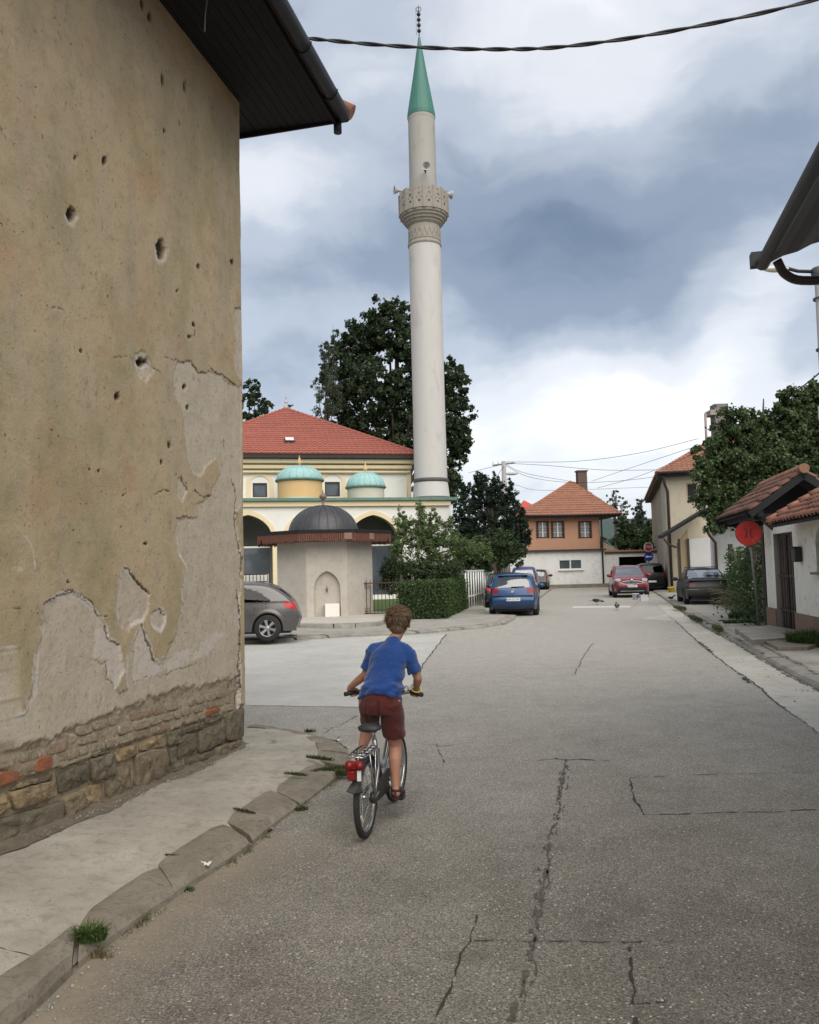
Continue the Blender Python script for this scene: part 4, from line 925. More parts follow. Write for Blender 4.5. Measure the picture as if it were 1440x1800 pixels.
mb = MB(); mb.lathe([(rp_(29.3), zm(843)), (rp_(28.6), zm(700)), (rp_(28.8), zm(434))], (0, 0, 0), 48); mb.build('shaft', M_MIN, MIN, local=True)
mb = MB(); mb.lathe([(rp_(28.8), zm(436)), (rp_(30.5), zm(434)), (rp_(30.5), zm(431)), (rp_(28.6), zm(430)), (rp_(28.6), zm(402)), (rp_(28.2), zm(401))], (0, 0, 0), 40); mb.build('collar', M_CARV, MIN, local=True)
for k in range(20):    # carved relief on the collar
    a = 2 * math.pi * k / 20; z0, z1 = zm(427), zm(407); c = Vector((math.cos(a), math.sin(a), 0)); t_ = Vector((-c.y, c.x, 0))
    mb = MB(); w = .13
    mb.prism([(-w, z0), (w, z0), (w, (z0 + z1) / 2), (0, z1), (-w, (z0 + z1) / 2)], rp_(28.6), rp_(29.3), (Vector((0, 0, 0)), t_, Vector((0, 0, 1)), c), holes=[[(-w * .5, z0 + .12), (w * .5, z0 + .12), (w * .5, (z0 + z1) / 2 - .05), (0, z1 - .15), (-w * .5, (z0 + z1) / 2 - .05)]]); mb.build('relief', M_CARV, MIN, local=True)
prof = []
for i, (r_, y_) in enumerate(((28.6, 404), (32, 399), (33, 395), (35.5, 393), (36.5, 388), (39, 386), (40, 381), (42.2, 379), (43, 374), (43.6, 370))): prof.append((rp_(r_), zm(379 + (y_ - 370) * .65)))
mb = MB(); mb.lathe(prof + [(rp_(24), zm(378))], (0, 0, 0), 40, smooth=False); mb.build('corbel', M_CARV, MIN, local=True)
NP_ = 16; zb0, zb1 = zm(381), zm(345)
rB = rp_(43.5)
for k in range(NP_):
    a0, a1 = 2 * math.pi * (k + .04) / NP_, 2 * math.pi * (k + .96) / NP_; p0, p1 = Vector((math.cos(a0), math.sin(a0), 0)) * rB, Vector((math.cos(a1), math.sin(a1), 0)) * rB
    ex = (p1 - p0); L = ex.length; ex.normalize(); en = ex.cross(Vector((0, 0, 1)))
    H_ = zb1 - zb0; cir = lambda cx, cz, r_: [(cx + r_ * math.cos(q), cz + r_ * math.sin(q)) for q in np.linspace(0, 2 * math.pi, 10)[:-1]]
    hs = [cir(L / 2, H_ * .30, .085), cir(L / 2, H_ * .62, .11), cir(L * .25, H_ * .46, .04), cir(L * .75, H_ * .46, .04), cir(L / 2, H_ * .86, .05)]
    mb = MB(); mb.prism([(0, 0), (L, 0), (L, H_), (0, H_)], -.04, .04, (p0 + Vector((0, 0, zb0)), ex, Vector((0, 0, 1)), en), holes=hs); mb.build('parapet_panel', M_CARV, MIN, local=True)
    am = 2 * math.pi * k / NP_; q = Vector((math.cos(am), math.sin(am), 0)) * (rB + .02); mb = MB(); mb.box((q.x, q.y, (zb0 + zb1) / 2), (.11, .11, H_ + .08), Matrix.Rotation(am, 3, 'Z')); mb.build('parapet_post', M_CARV, MIN, local=True)
mb = MB(); mb.lathe([(rp_(25.5), zm(372)), (rp_(24.6), zm(300)), (rp_(24.2), zm(205))], (0, 0, 0), 40); mb.build('upper_shaft', M_MIN2, MIN, local=True)
mb = MB(); mb.lathe([(rp_(24.4), zm(214)), (rp_(24.9), zm(208)), (rp_(24.2), zm(204))], (0, 0, 0), 40); mb.build('frieze', M_MIN2, MIN, local=True)
mb = MB(); mb.lathe([(rp_(23), zm(203) - .02), (rp_(25.6), zm(208)), (rp_(25.4), zm(201)), (rp_(13.4), zm(135)), (rp_(1.8), zm(66)), (0, zm(62))], (0, 0, 0), 24, smooth=False); mb.build('spire', M_GREEN, MIN, local=True)
fin = MB()
for y_ in (54, 44, 34.5, 25): fin.sphere((0, 0, zm(y_)), .13, 10, 6)
fin.tube([(0, 0, zm(66)), (0, 0, zm(10))], .03, 6); fin.build('finial', M_BLKM, MIN, local=True)
mb = MB(); zc_ = zm(16); mb.tube([(.16 * math.cos(a) , 0, zc_ + .16 * math.sin(a)) for a in np.linspace(math.pi * .62, math.pi * 2.38, 12)], .022, 5); mb.build('crescent', M_BLKM, MIN, local=True)
mb = MB(); mb.tube([(-.17, 0, zm(62)), (-.17, 0, zm(14))], .012, 4); mb.build('lightning_rod', M_BLKM, MIN, local=True)
M_SPK = mat('grey_horn_plastic', (.45, .45, .45), (.38, .38, .38), 4, .5)
def horn(pos, d, label):
    t = thing('loudspeaker', label, 'loudspeaker', tuple(pos)); d = Vector(d).normalized(); q = d.to_track_quat('Z', 'Y').to_matrix()
    mb = MB(); mb.lathe([(.05, -.22), (.07, -.05), (.10, .1), (.20, .28), (.27, .36), (.28, .38), (.25, .36), (.17, .25), (.07, .05), (0, .05)], (0, 0, 0), 18); mb.v = [tuple(q @ Vector(p)) for p in mb.v]; mb.build('horn', M_SPK, t, local=True)
    mb = MB(); mb.lathe([(0, -.34), (.10, -.34), (.11, -.30), (.11, -.2), (0, -.18)], (0, 0, 0), 14); mb.v = [tuple(q @ Vector(p)) for p in mb.v]; mb.build('driver', M_BLKM, t, local=True)
    mb = MB(); mb.tube([tuple(q @ Vector((0, 0, -.26))), tuple(q @ Vector((0, 0, -.26)) + Vector((0, 0, -.25)))], .03, 6); mb.tube([tuple(q @ Vector((0, 0, -.2))), tuple(q @ Vector((0, 0, -.62)))], .025, 6); mb.build('bracket', M_BLKM, t, local=True)
horn(Vector((MINX, MINY, 0)) + Vector((rp_(4.5), -rp_(24) - .62, zm(315))), (0.05, -1, -.12), 'round grey horn loudspeaker facing the street above the minaret balcony')
horn(Vector((MINX, MINY, 0)) + Vector((-rp_(24) - .62, -.3, zm(338))), (-1, -.25, .0), 'grey horn loudspeaker pointing left over the minaret balcony rail')
horn(Vector((MINX, MINY, 0)) + Vector((rp_(24) + .62, .3, zm(338))), (1, .35, .0), 'grey horn loudspeaker half hidden at the right side of the minaret balcony')

# fountain house
FC = G(570, 1088, .1); FC = Vector((FC.x, FC.y, 0)); FD = FC.y + 1.45; fcx = P(570, 1000, FD); FX, FY = fcx.x, fcx.y
FOUNT = thing('fountain_house', 'octagonal grey stone fountain with dark ribbed dome and brown wooden fringe', 'fountain', (FX, FY, 0), R_(9))
M_STONE = concrete_mat('fountain_marble', (.50, .46, .40), (.42, .385, .335), (.30, .265, .215), 1.1, .2, .6)
M_LEAD = mat('dark_lead_sheet', (.05, .05, .052), (.075, .075, .078), 2.5, .45, metallic=.4, c3=(.10, .10, .10), s3=9, bstr=.2)
M_FRINGE = mat('brown_fringe_wood', (.145, .055, .035), (.09, .04, .028), 6, .8, c3=(.20, .10, .07), s3=14, stretch=(3, 3, .6))
def fz(py): return P(570, py, FD - 1.3).z
RF = 80 * FD / FPX * 1.03 / math.cos(math.pi / 8) * .985
oct_ = lambda R, off=math.pi / 8: [Vector((R * math.cos(off + k * math.pi / 4), R * math.sin(off + k * math.pi / 4), 0)) for k in range(8)]
zt = fz(953)
V8 = oct_(RF)
for k in range(8):
    a, b_ = V8[k], V8[(k + 1) % 8]; ex = (b_ - a); L = ex.length; ex.normalize(); en = ex.cross(Vector((0, 0, 1)))
    ang = math.atan2(en.y, en.x); front = abs(ang + math.pi / 2) < .3
    mb = MB(); hs = []
    if front:
        cxn = L / 2; hs = [arch_pts(cxn, .16, .16 + .95, .16 + 1.60, .46, 12)]
        hs[0] = [(x, max(z, .16)) for x, z in hs[0]]
    mb.prism([(0, 0), (L, 0), (L, zt), (0, zt)], -.35, 0, (a, ex, Vector((0, 0, 1)), en), holes=hs)
    mb.build('wall_slab', M_STONE, FOUNT, local=True)
    if front:
        fo, fe, fn, fL = a, ex, en, L
        o_ = arch_pts(L / 2, .16, 1.11, 1.96, .56, 12); i_ = arch_pts(L / 2, .16, 1.11, 1.88, .5, 12)
        mb = MB(); mb.prism([(L / 2 - .5, .05), (L / 2 + .5, .05), (L / 2 + .5, 1.9), (L / 2 - .5, 1.9)], -.33, -.16, (a, ex, Vector((0, 0, 1)), en)); mb.build('niche_back', M_STONE, FOUNT, local=True)
        mb = MB(); c = a + ex * (L / 2) + en * -.16; mb.tube([c + Vector((0, 0, 1.12)), c + en * .1 + Vector((0, 0, 1.12)), c + en * .14 + Vector((0, 0, 1.03))], .022, 8); mb.lathe([(.05, 0), (.05, .02)], c + Vector((0, 0, 1.12)), 10); mb.tube([c + en * .05 + Vector((0, 0, 1.12)), c + en * .05 + Vector((0, 0, 1.24))], .012, 6); mb.build('tap', mat('brass', (.18, .12, .05), (.1, .07, .03), 9, .4, metallic=.6), FOUNT, local=True)
        # trough / white panel below the tap
        mb = MB(); mb.box(a + ex * (L / 2 + .16) + en * .0 + Vector((0, 0, .38)), (.5, .24, .5), Matrix.Rotation(math.atan2(ex.y, ex.x), 3, 'Z'), bevel=.015); tro = mb.build('water_trough', M_WHITE, FOUNT, local=True)
mb = MB(); rim8 = oct_(RF + .22); mb.prism([(p.x, p.y) for p in rim8], .0, .13, (Vector((0, 0, 0)), Vector((1, 0, 0)), Vector((0, 1, 0)), Vector((0, 0, 1)))); mb.build('plinth', M_KERB2, FOUNT, local=True)
mb = MB(); mb.prism([(p.x * .97, p.y * .97) for p in V8], .01, zt - .01, (Vector((0, 0, 0)), Vector((1, 0, 0)), Vector((0, 1, 0)), Vector((0, 0, 1))))
# slim joints between the slabs of the shell
RE = 113 * FD / FPX / math.cos(math.pi / 8) * 1.0; E8 = oct_(RE); ze0, ze1 = zt - .02, fz(935)
mb = MB(); mb.prism([(p.x * .985, p.y * .985) for p in E8], ze1 - .10, ze1 - .02, (Vector((0, 0, 0)), Vector((1, 0, 0)), Vector((0, 1, 0)), Vector((0, 0, 1)))); mb.build('eave_board', M_DARKW, FOUNT, local=True)
fr = random.Random(3)
for k in range(8):
    a, b_ = E8[k], E8[(k + 1) % 8]; ex = (b_ - a); L = ex.length; ex.normalize(); en = ex.cross(Vector((0, 0, 1)))
    mb = MB(); mb.prism([(0, ze1 - .08), (L, ze1 - .08), (L, ze1 + .03), (0, ze1 + .03)], -.03, .03, (a, ex, Vector((0, 0, 1)), en)); fb = mb.build('fascia', M_DARKW, FOUNT, local=True)
    n = 26; w = L / n; mb = MB()
    for i in range(n):
        x = i * w; d = fr.uniform(-.02, .02); zb_ = ze1 - .42 + d; g = .007
        if fr.random() < .05: zb_ += .12
        mb.prism([(x + g, zb_ + .07), (x + w * .3, zb_ + .05), (x + w / 2, zb_), (x + w * .7, zb_ + .05), (x + w - g, zb_ + .07), (x + w - g, ze1 - .08), (x + g, ze1 - .08)], -.012 + fr.uniform(-.006, .006), .012, (a, ex, Vector((0, 0, 1)), en))
    o = mb.build('fringe', M_FRINGE, fb, local=True); o['kind'] = 'stuff'
    if k in (5, 6):
        mb = MB(); mb.box(a + ex * L * (.86 if k == 5 else .42) + en * .025 + Vector((0, 0, ze1 - .2)), (.26, .01, .22), Matrix.Rotation(math.atan2(ex.y, ex.x), 3, 'Z')); mb.build('patch_board', mat('bleached_wood', (.24, .15, .11), (.18, .11, .08), 9), FOUNT, local=True)
rd = 61.5 * FD / FPX; zd0, zd1 = fz(936) - .05, P(570, 889, FD).z
mb = MB(); mb.lathe([(RE * .93, ze1 + .0), (rd * 1.02, zd0 + .14)], (0, 0, 0), 8, smooth=False, a0=math.pi / 8, a1=math.pi / 8 + 2 * math.pi); mb.build('eave_roof', M_LEAD, FOUNT, local=True)
prof = [(rd * math.cos(a) ** .92, zd0 + (zd1 - zd0) * math.sin(a)) for a in np.linspace(0, math.pi / 2 - .02, 14)] + [(.04, zd1)]
mb = MB(); mb.lathe(prof, (0, 0, 0), 48); dm = mb.build('dome', M_LEAD, FOUNT, local=True)
for k in range(24):
    a = 2 * math.pi * k / 24 + .08; mb = MB(); mb.tube([(r_ * math.cos(a), r_ * math.sin(a), z_ + .006) for r_, z_ in prof], .016, 5); mb.build('dome_rib', M_LEAD, dm, local=True)
mb = MB(); mb.lathe([(.10, zd1 - .03), (.05, zd1 + .06), (.035, zd1 + .16), (.05, zd1 + .22), (.13, zd1 + .30), (.14, zd1 + .36), (.07, zd1 + .43), (.03, zd1 + .5), (0, zd1 + .62)], (0, 0, 0), 12); mb.build('finial', mat('pale_copper', (.22, .15, .12), (.16, .11, .09), 9, .6), FOUNT, local=True)
# raised stone step round the fountain
stp = [(505, 1100), (530, 1104), (600, 1105), (660, 1101), (700, 1093), (708, 1086)]
SO = [G(x, y, .085) for x, y in stp]; SI = [G(x, y - 9, .2) for x, y in stp]; SI = [Vector((o.x * 1.02, o.y + .5, .2)) for o in SO]
kerb('fountain_step', SO, SI, 7, M_KERB2, seed=8, gapw=.02)
sheet('fountain_step', [(p.x, p.y, 0) for p in SI] + [tuple(G(x, y, .19)) for x, y in [(700, 1075), (480, 1075), (480, 1092)]], .19, M_STONE)

# iron fence pieces
M_IRON = mat('rusty_dark_iron', (.045, .035, .03), (.075, .05, .038), 14, .7, metallic=.2)
def scroll(c, r, ex, turns=1.2, a0=0, r2=.25, n=18):
    return [c + ex * (lerp(r, r * r2, i / n) * math.cos(a0 + turns * 2 * math.pi * i / n)) + Vector((0, 0, lerp(r, r * r2, i / n) * math.sin(a0 + turns * 2 * math.pi * i / n))) for i in range(n + 1)]
def iron_panel(name, pa, pb, h, n, label, cat, scr, group=None, mat_=None, spikes=True, z0=.16, posts=()):
    a, b_ = Vector(pa), Vector(pb); ex = (b_ - a).normalized(); L = (b_ - a).length; t = thing(name, label, cat, (a.x, a.y, 0), 0, group); m = mat_ or M_IRON
    for z in (z0 + .05, h - .14):
        mb = MB(); mb.bar(a + Vector((0, 0, z)), b_ + Vector((0, 0, z)), .03, .035); mb.build('rail', m, t)
    for i in range(n + 1):
        p = a + ex * (L * (i + .3) / (n + .6)); mb = MB(); mb.tube([p + Vector((0, 0, z0)), p + Vector((0, 0, h - .04)), p + Vector((0, 0, h))], [.012, .012, .002], 5, smooth=False); mb.build('bar', m, t)
    for i in scr:
        c = a + ex * (L * (i + .8) / (n + .6)); 
        for z in (h - .27, z0 + .16): mb = MB(); mb.tube(scroll(c + Vector((0, 0, z)), .085, ex, 1.1, 1.2), .008, 5); mb.build('scroll', m, t)
    for (p, w, hh) in posts:
        mb = MB(); q = a.lerp(b_, p); mb.box((q.x, q.y, (hh) / 2 + .05), (w, w, hh - .1)); mb.build('post', m, t)
    return t
fp = lambda x, D: Vector((P(x, 1000, D).x, D, 0))
FDn = FY - .75
iron_panel('iron_fence', fp(488, FDn), fp(533, FDn - .1), P(510, 1021, FDn).z, 6, 'black wrought iron railing with scrolls between the grey car and fountain', 'railing', (2, 3, 4, 5))
iron_panel('iron_gate', fp(635, FDn - .1), fp(705, FDn + .35), P(660, 1018, FDn).z, 10, 'rusty iron gate with straight bars between the fountain and the hedge', 'gate', (0, 1), posts=((1.0, .09, 1.55),))
# white railing farther along the pavement (behind the hedge)
M_WMET = mat('white_painted_steel', (.72, .72, .70), (.6, .6, .58), 8, .5)
wa, wb = P(818, 1000, 34), P(866, 1000, 41.5); wa.z = wb.z = 0
t = thing('white_railing', 'white steel railing with upright bars at the end of the hedge', 'railing', tuple(wa))
for z in (.55, 1.62): mb = MB(); mb.bar(wa + Vector((0, 0, z)), wb + Vector((0, 0, z)), .05, .05); mb.build('rail', M_WMET, t)
for i in range(13): q = wa.lerp(wb, i / 12); mb = MB(); mb.tube([q + Vector((0, 0, .1)), q + Vector((0, 0, 1.62))], .035, 6); mb.build('bar', M_WMET, t)
# white garden fence on a low wall seen behind gate and car
for (x0, x1, D, lab) in ((683, 715, 37, 'low white lattice fence seen through the iron gate'), (400, 470, 37, 'low white lattice fence under the porch above the grey car')):
    a, b_ = P(x0, 1000, D), P(x1, 1000, D + .6); a.z = b_.z = 0; t = thing('lattice_fence', lab, 'fence', tuple(a)); n = int((b_ - a).length / .16)
    for z in (1.0, 1.35, 1.68): mb = MB(); mb.bar(a + Vector((0, 0, z)), b_ + Vector((0, 0, z)), .04, .05); mb.build('rail', M_IRON, t)
    for i in range(n + 1): q = a.lerp(b_, i / n); mb = MB(); mb.bar(q + Vector((0, 0, .9)), q + Vector((0, 0, 1.75)), .03); mb.build('bar', M_IRON, t)
    mb = MB(); mb.bar(a + Vector((0, .25, 1.25)), b_ + Vector((0, .25, 1.25)), .05, .9); mb.build('white_panel', M_WHITE, t)
# ------------------------------------------------------------------ buildings on the far side and on the right
M_PEACH = mat('peach_render', (.46, .255, .165), (.41, .235, .155), 1.1, .88, c3=(.36, .215, .15), s3=3, bs=40)
M_WWALL = mat('whitewash', (.72, .72, .70), (.63, .63, .61), 1.2, .88, c3=(.5, .5, .48), s3=3, bs=40)
M_SIDE = mat('bare_streaked_render', (.43, .37, .28), (.33, .28, .20), 1.6, .9, c3=(.24, .20, .14), s3=4, stretch=(1, 1, .25), bs=30)
M_CREAMW = mat('cream_render', (.52, .47, .36), (.46, .415, .32), 1.0, .9, c3=(.35, .31, .23), s3=3, stretch=(1, 1, .4), bs=30)
M_BRICKCH = mat('sooty_chimney_brick', (.14, .095, .075), (.09, .07, .06), 9, .9)
M_PIPE = mat('brown_pipe', (.035, .025, .022), (.06, .04, .035), 8, .5)
M_WFR = mat('white_window_frame', (.70, .70, .68), (.6, .6, .58), 8, .5)
M_CURT = mat('grey_curtain', (.28, .29, .29), (.14, .15, .15), 9, .7, stretch=(3, 3, .4))
def frame_of(origin, rz):
    ex = Vector((math.cos(rz), math.sin(rz), 0)); ey = Vector((-math.sin(rz), math.cos(rz), 0))
    def f(px, py, yl):
        r = ray(px, py); k = ey.dot(origin + ey * yl - EYE) / ey.dot(r); p = EYE + r * k; return ((p - origin).dot(ex), p.z)
    def g(px, py, xl):
        r = ray(px, py); k = ex.dot(origin + ex * xl - EYE) / ex.dot(r); p = EYE + r * k; return ((p - origin).dot(ey), p.z)
    return f, g
def window(parent, x0, x1, z0, z1, y, fm, frame=.07, mull=1, glass=None, sill=True, depth=.12, name='window', transom=None):
    mb = MB(); hs = []; n = mull + 1; w = (x1 - x0 - frame * (n + 1)) / n
    for i in range(n):
        a = x0 + frame + i * (w + frame); b_ = a + w
        if transom: zt_ = lerp(z0, z1, transom); hs += [[(a, z0 + frame), (b_, z0 + frame), (b_, zt_ - frame / 2), (a, zt_ - frame / 2)], [(a, zt_ + frame / 2), (b_, zt_ + frame / 2), (b_, z1 - frame), (a, z1 - frame)]]
        else: hs.append([(a, z0 + frame), (b_, z0 + frame), (b_, z1 - frame), (a, z1 - frame)])
    mb.prism([(x0, z0), (x1, z0), (x1, z1), (x0, z1)], y - .03, y + depth * .5, holes=hs); w_ = mb.build(name, fm, parent, local=True)
    mb = MB(); mb.box(((x0 + x1) / 2, y + depth * .3, (z0 + z1) / 2), (x1 - x0 - .02, .02, z1 - z0 - .02)); mb.build('pane', glass or M_WINGL, w_, local=True)
    if sill: mb = MB(); mb.box(((x0 + x1) / 2, y - .08, z0 - .035), (x1 - x0 + .12, .16, .05)); mb.build('sill', fm, w_, local=True)
    return w_
# peach house
HD = 64.0
ho = P(1057, 1000, HD); ho.z = 0; HR = R_(4)
PH = thing('peach_house', 'two storey house with peach upper floor, white ground floor and tiled hip roof', 'house', tuple(ho), HR)
hf, hg = frame_of(ho, HR)
xL = hf(925, 950, 0)[0]; zmid = hf(1000, 966, 0)[1]; ztop = hf(1000, 905, 0)[1]
ups = []
for a_, b_ in ((944, 964), (970, 991), (1018, 1039)):
    x0, z1 = hf(a_, 916, 0); x1, z0 = hf(b_, 946, 0); ups.append((x0, x1, z0, z1))
lx0, lz1 = hf(981, 981, -.1); lx1, lz0 = hf(1024, 1001, -.1)
depth = 8.5
mb = MB(); mb.prism([(xL, zmid), (0, zmid), (0, ztop), (xL, ztop)], 0, .3, holes=[[(a, z0), (b_, z0), (b_, z1), (a, z1)] for a, b_, z0, z1 in ups]); mb.build('upper_wall', M_PEACH, PH, local=True)
mb = MB(); mb.box((xL / 2, depth / 2 + .32, (ztop) / 2), (-xL - .02, depth - .1, ztop - .02)); mb.build('side_wall', M_SIDE, PH, local=True)
mb = MB(); mb.prism([(xL - 1.6, 0), (.25, 0), (.25, zmid - .12), (xL - 1.6, zmid - .12)], -.15, .28, holes=[[(lx0, lz0), (lx1, lz0), (lx1, lz1), (lx0, lz1)]]); mb.build('lower_wall', M_WWALL, PH, local=True)
mb = MB(); mb.box((xL / 2, -.22, zmid - .06), (-xL + .7, .35, .14)); mb.build('string_course', M_BROWNEAVE, PH, local=True)
mb = MB(); mb.box((xL / 2 - .6, -.25, .14), (-xL + 2.2, .25, .30)); mb.build('plinth', M_KERB, PH, local=True)
M_SHUT = mat('dark_carved_surround', (.07, .028, .025), (.045, .02, .018), 10, .7)
for (x0, x1, z0, z1) in ups:
    w = window(PH, x0, x1, z0, z1, .03, M_SHUT, .10, 0, M_CURT, False)
    mb = MB(); mb.box(((x0 + x1) / 2, .0, (z0 + z1) / 2), (.09, .06, z1 - z0 - .2)); mb.build('mullion', M_WFR, w, local=True)
    for zz in (.33, .66): mb = MB(); mb.box(((x0 + x1) / 2, .01, lerp(z0, z1, zz)), (x1 - x0 - .2, .03, .03)); mb.build('glazing_bar', M_WFR, w, local=True)
    mb = MB()
    for k in range(8):
        for sx in (x0 - .04, x1 + .04): mb.sphere((sx, -.04, lerp(z0, z1, (k + .5) / 8)), .07, 6, 4)
    mb.build('carved_edge', M_SHUT, w, local=True)
w = window(PH, lx0, lx1, lz0, lz1, -.12, M_WFR, .10, 1, M_WINGL, True)
mb = MB(); mb.box(((lx0 + lx1) / 2, -.14, lz1 - .09), (lx1 - lx0 - .1, .06, .2)); mb.build('shutter_box', M_WFR, w, local=True)
ze = hf(1000, 905, -.7)[1]; xe0, xe1 = hf(915, 903, -.7)[0], hf(1093, 905, -.5)[0] + .1
xe1 = 1.5; xe0 = xL - .7
xap, zap = hf(1006, 846, 3.6); A = (xe0, -.8, ze); B = (xe1, -.8, ze); ridge0 = (hf(1003, 844, 4.0)[0], 4.0, zap); ridge1 = (ridge0[0] + .5, 5.0, zap); C_ = (xe1, depth + .9, ze); D_ = (xe0, depth + .9, ze)
tiled_slope('roof', A, B, ridge0, ridge0, M_ROOFP, PH, .36, .30, .05, .05, 3)
tiled_slope('roof', B, C_, ridge1, ridge0, M_ROOFP, PH, .36, .30, .05, .05, 4)
mb = MB(); mb.add([A, B, ridge0, ridge1, C_, D_], [(0, 2, 3, 5), (5, 3, 4), (0, 1, 4, 5)]); mb.build('roof', M_ROOFP, PH, local=True)
mb = MB(); mb.box(((xe0 + xe1) / 2, depth / 2, ze - .1), (xe1 - xe0 - .1, depth + 1.5, .16)); mb.build('eave', M_BROWNEAVE, PH, local=True)
ridge_row(A, ridge0, M_ROOFP, PH, .4, .13); ridge_row(B, ridge0, M_ROOFP, PH, .4, .13)
cx0, cz1 = hf(1014, 829, 4.6); cx1, cz0 = hf(1031, 860, 4.6)
mb = MB(); mb.box(((cx0 + cx1) / 2, 4.6, (cz1 + cz0) / 2 - .3), (cx1 - cx0, .7, cz1 - cz0 + .6)); ch = mb.build('chimney', M_BRICKCH, PH, local=True)
mb = MB(); mb.box(((cx0 + cx1) / 2, 4.6, cz1 + .02), (cx1 - cx0 + .16, .86, .1)); mb.build('chimney_cap', M_BRICKCH, ch, local=True)
mb = MB(); px_ = hf(1057, 950, -.25)[0]; mb.tube([(px_ + .1, -.7, ze - .05), (px_ + .05, -.3, ze - .5), (px_ + .05, -.3, .1)], .07, 8); mb.build('downpipe', M_PIPE, PH, local=True)
mb = MB(); mb.tube([(xe0, -.86, ze - .02), (xe1, -.86, ze - .02)], .07, 8); mb.build('gutter', M_PIPE, PH, local=True)
# garage annex
GA = thing('garage', 'low white garage with a dark opening and tiled coping between the houses', 'garage', tuple(ho), HR)
gx1 = hf(1160, 1000, .3)[0]; gz = hf(1100, 972, .3)[1]; go = [hf(1088, 979, .3), hf(1139, 996, .3)]
mb = MB(); mb.prism([(.3, 0), (gx1, 0), (gx1, gz), (.3, gz)], .3, .55, holes=[[(go[0][0], .05), (go[1][0], .05), (go[1][0], go[0][1]), (go[0][0], go[0][1])]]); mb.build('wall', M_WWALL, GA, local=True)
mb = MB(); mb.box(((.3 + gx1) / 2, 3.5, gz / 2), (gx1 - .4, .2, gz)); mb.build('wall', M_DARKIN, GA, local=True)
mb = MB(); mb.box(((.3 + gx1) / 2, 2.0, gz + .02), (gx1 - .3, 3.6, .1)); mb.build('roof', M_BROWNEAVE, GA, local=True)
ridge_row((.35, .3, gz + .13), (gx1, .3, gz + .13), M_ROOFP, GA, .28, .10, 'coping_tile')
mb = MB(); mb.add([(.3, .6, gz), (.3, 5, gz), (.3, 5, gz + 1.0), (.3, .6, gz + 1.0), (1.9, .6, gz + .1), (1.9, 5, gz + .1)], [(0, 1, 2, 3), (3, 2, 5, 4), (0, 3, 4)]); mb.build('lean_to', M_SIDE, GA, local=True)
# red roof peeping out on the left of the peach house
t = thing('red_roofed_house', 'bright red tiled roof of a house behind the dark conifer, left of the peach house', 'house', tuple(P(930, 1000, 78)))
q = P(925, 905, 78); ez = q.z; mb = MB(); a = (q.x - 1.2, 78, ez - .6); b_ = (q.x + 3.4, 78, ez - .6); ap = (P(921, 879, 82).x, 82, P(921, 879, 82).z)
mb.add([a, b_, ap, (q.x + 3.4, 86, ez - .6), (q.x - 1.2, 86, ez - .6)], [(0, 1, 2), (1, 3, 2), (3, 4, 2), (4, 0, 2)]); mb.build('roof', mat('bright_red_tile', (.52, .075, .055), (.45, .07, .05), 2, .7), t)
mb = MB(); mb.box((q.x + .9, 82, (ez - .6) / 2), (4, 7, ez - .6)); mb.build('wall', M_WWALL, t)
# distant wooded hill
hv = []; nx_, ny_ = 60, 14
for i in range(nx_):
    for j in range(ny_):
        x = lerp(-600, 1100, i / (nx_ - 1)); y = lerp(600, 1500, j / (ny_ - 1)); e = math.sin(math.pi * min(1, j / (ny_ - 1) * 1.2)) 
        h = 58 * e * (.7 + .6 * float(fbm(np.array(x / 260), np.array(y / 300), 4, 5))) * (.55 + .45 * math.exp(-((x - 260) / 420) ** 2)); hv.append((x, y, h - 3))
me = np_mesh('hill', hv, grid_faces(nx_, ny_), True); meta(link('hill', me, None, mat('far_forest', (.045, .075, .065), (.06, .09, .075), .02, .95, c3=(.035, .055, .05), s3=.06, bstr=.6, bs=.3, bd=3)), kind='structure')

# cream building on the right
BO = P(1177, 1000, 50.5); BO.z = 0; BR = R_(-14)
CB = thing('cream_house', 'tall cream rendered house with streaky side wall and dark downpipe by the road', 'house', tuple(BO), BR)
bf, bg = frame_of(BO, BR)
zE = bf(1185, 832, 0)[1]; xR = 9.0
yB = 21.0
wx0, wz1 = bf(1206, 849, 0); wx1, wz0 = bf(1228, 884, 0)
mb = MB(); mb.prism([(0, 0), (xR, 0), (xR, zE), (0, zE)], 0, .3, holes=[[(wx0, wz0), (wx1, wz0), (wx1, wz1), (wx0, wz1)]]); mb.build('front_wall', M_CREAMW, CB, local=True)
window(CB, wx0, wx1, wz0, wz1, .06, mat('buff_frame', (.42, .3, .2), (.35, .25, .17), 5), .08, 0, M_DARKIN, False)
mb = MB(); mb.box((xR / 2, yB / 2 + .32, zE / 2), (xR - .02, yB, zE - .02)); mb.build('side_wall', M_SIDE, CB, local=True)
y0, y1 = bg(1166, 950, -.01)[0], bg(1158, 950, -.01)[0]
mb = MB(); mb.box((-.03, 2.2, zE * .5), (.06, 4.4, zE)); mb.build('render_strip', M_CREAMW, CB, local=True)
ax, az = bf(1238, 786, 4.5); A = (-.55, -.8, zE + .0); B = (xR + .6, -.8, zE); rg0 = (3.4, 4.8, az + .5); rg1 = (xR - 3, 4.8, az + .5); C_ = (xR + .6, yB + 1.2, zE); D_ = (-.55, yB + 1.2, zE); rg2 = (3.4, yB - 3.5, az + .5)
tiled_slope('roof', A, B, rg1, rg0, M_ROOFP, CB, .36, .3, .05, .05, 6); tiled_slope('roof', D_, A, rg0, rg2, M_ROOFP, CB, .36, .3, .05, .05, 7)
mb = MB(); mb.add([A, B, C_, D_, rg0, rg1, rg2], [(1, 2, 5), (2, 3, 6, 4, 5), (0, 1, 2, 3)]); mb.build('roof', M_ROOFP, CB, local=True)
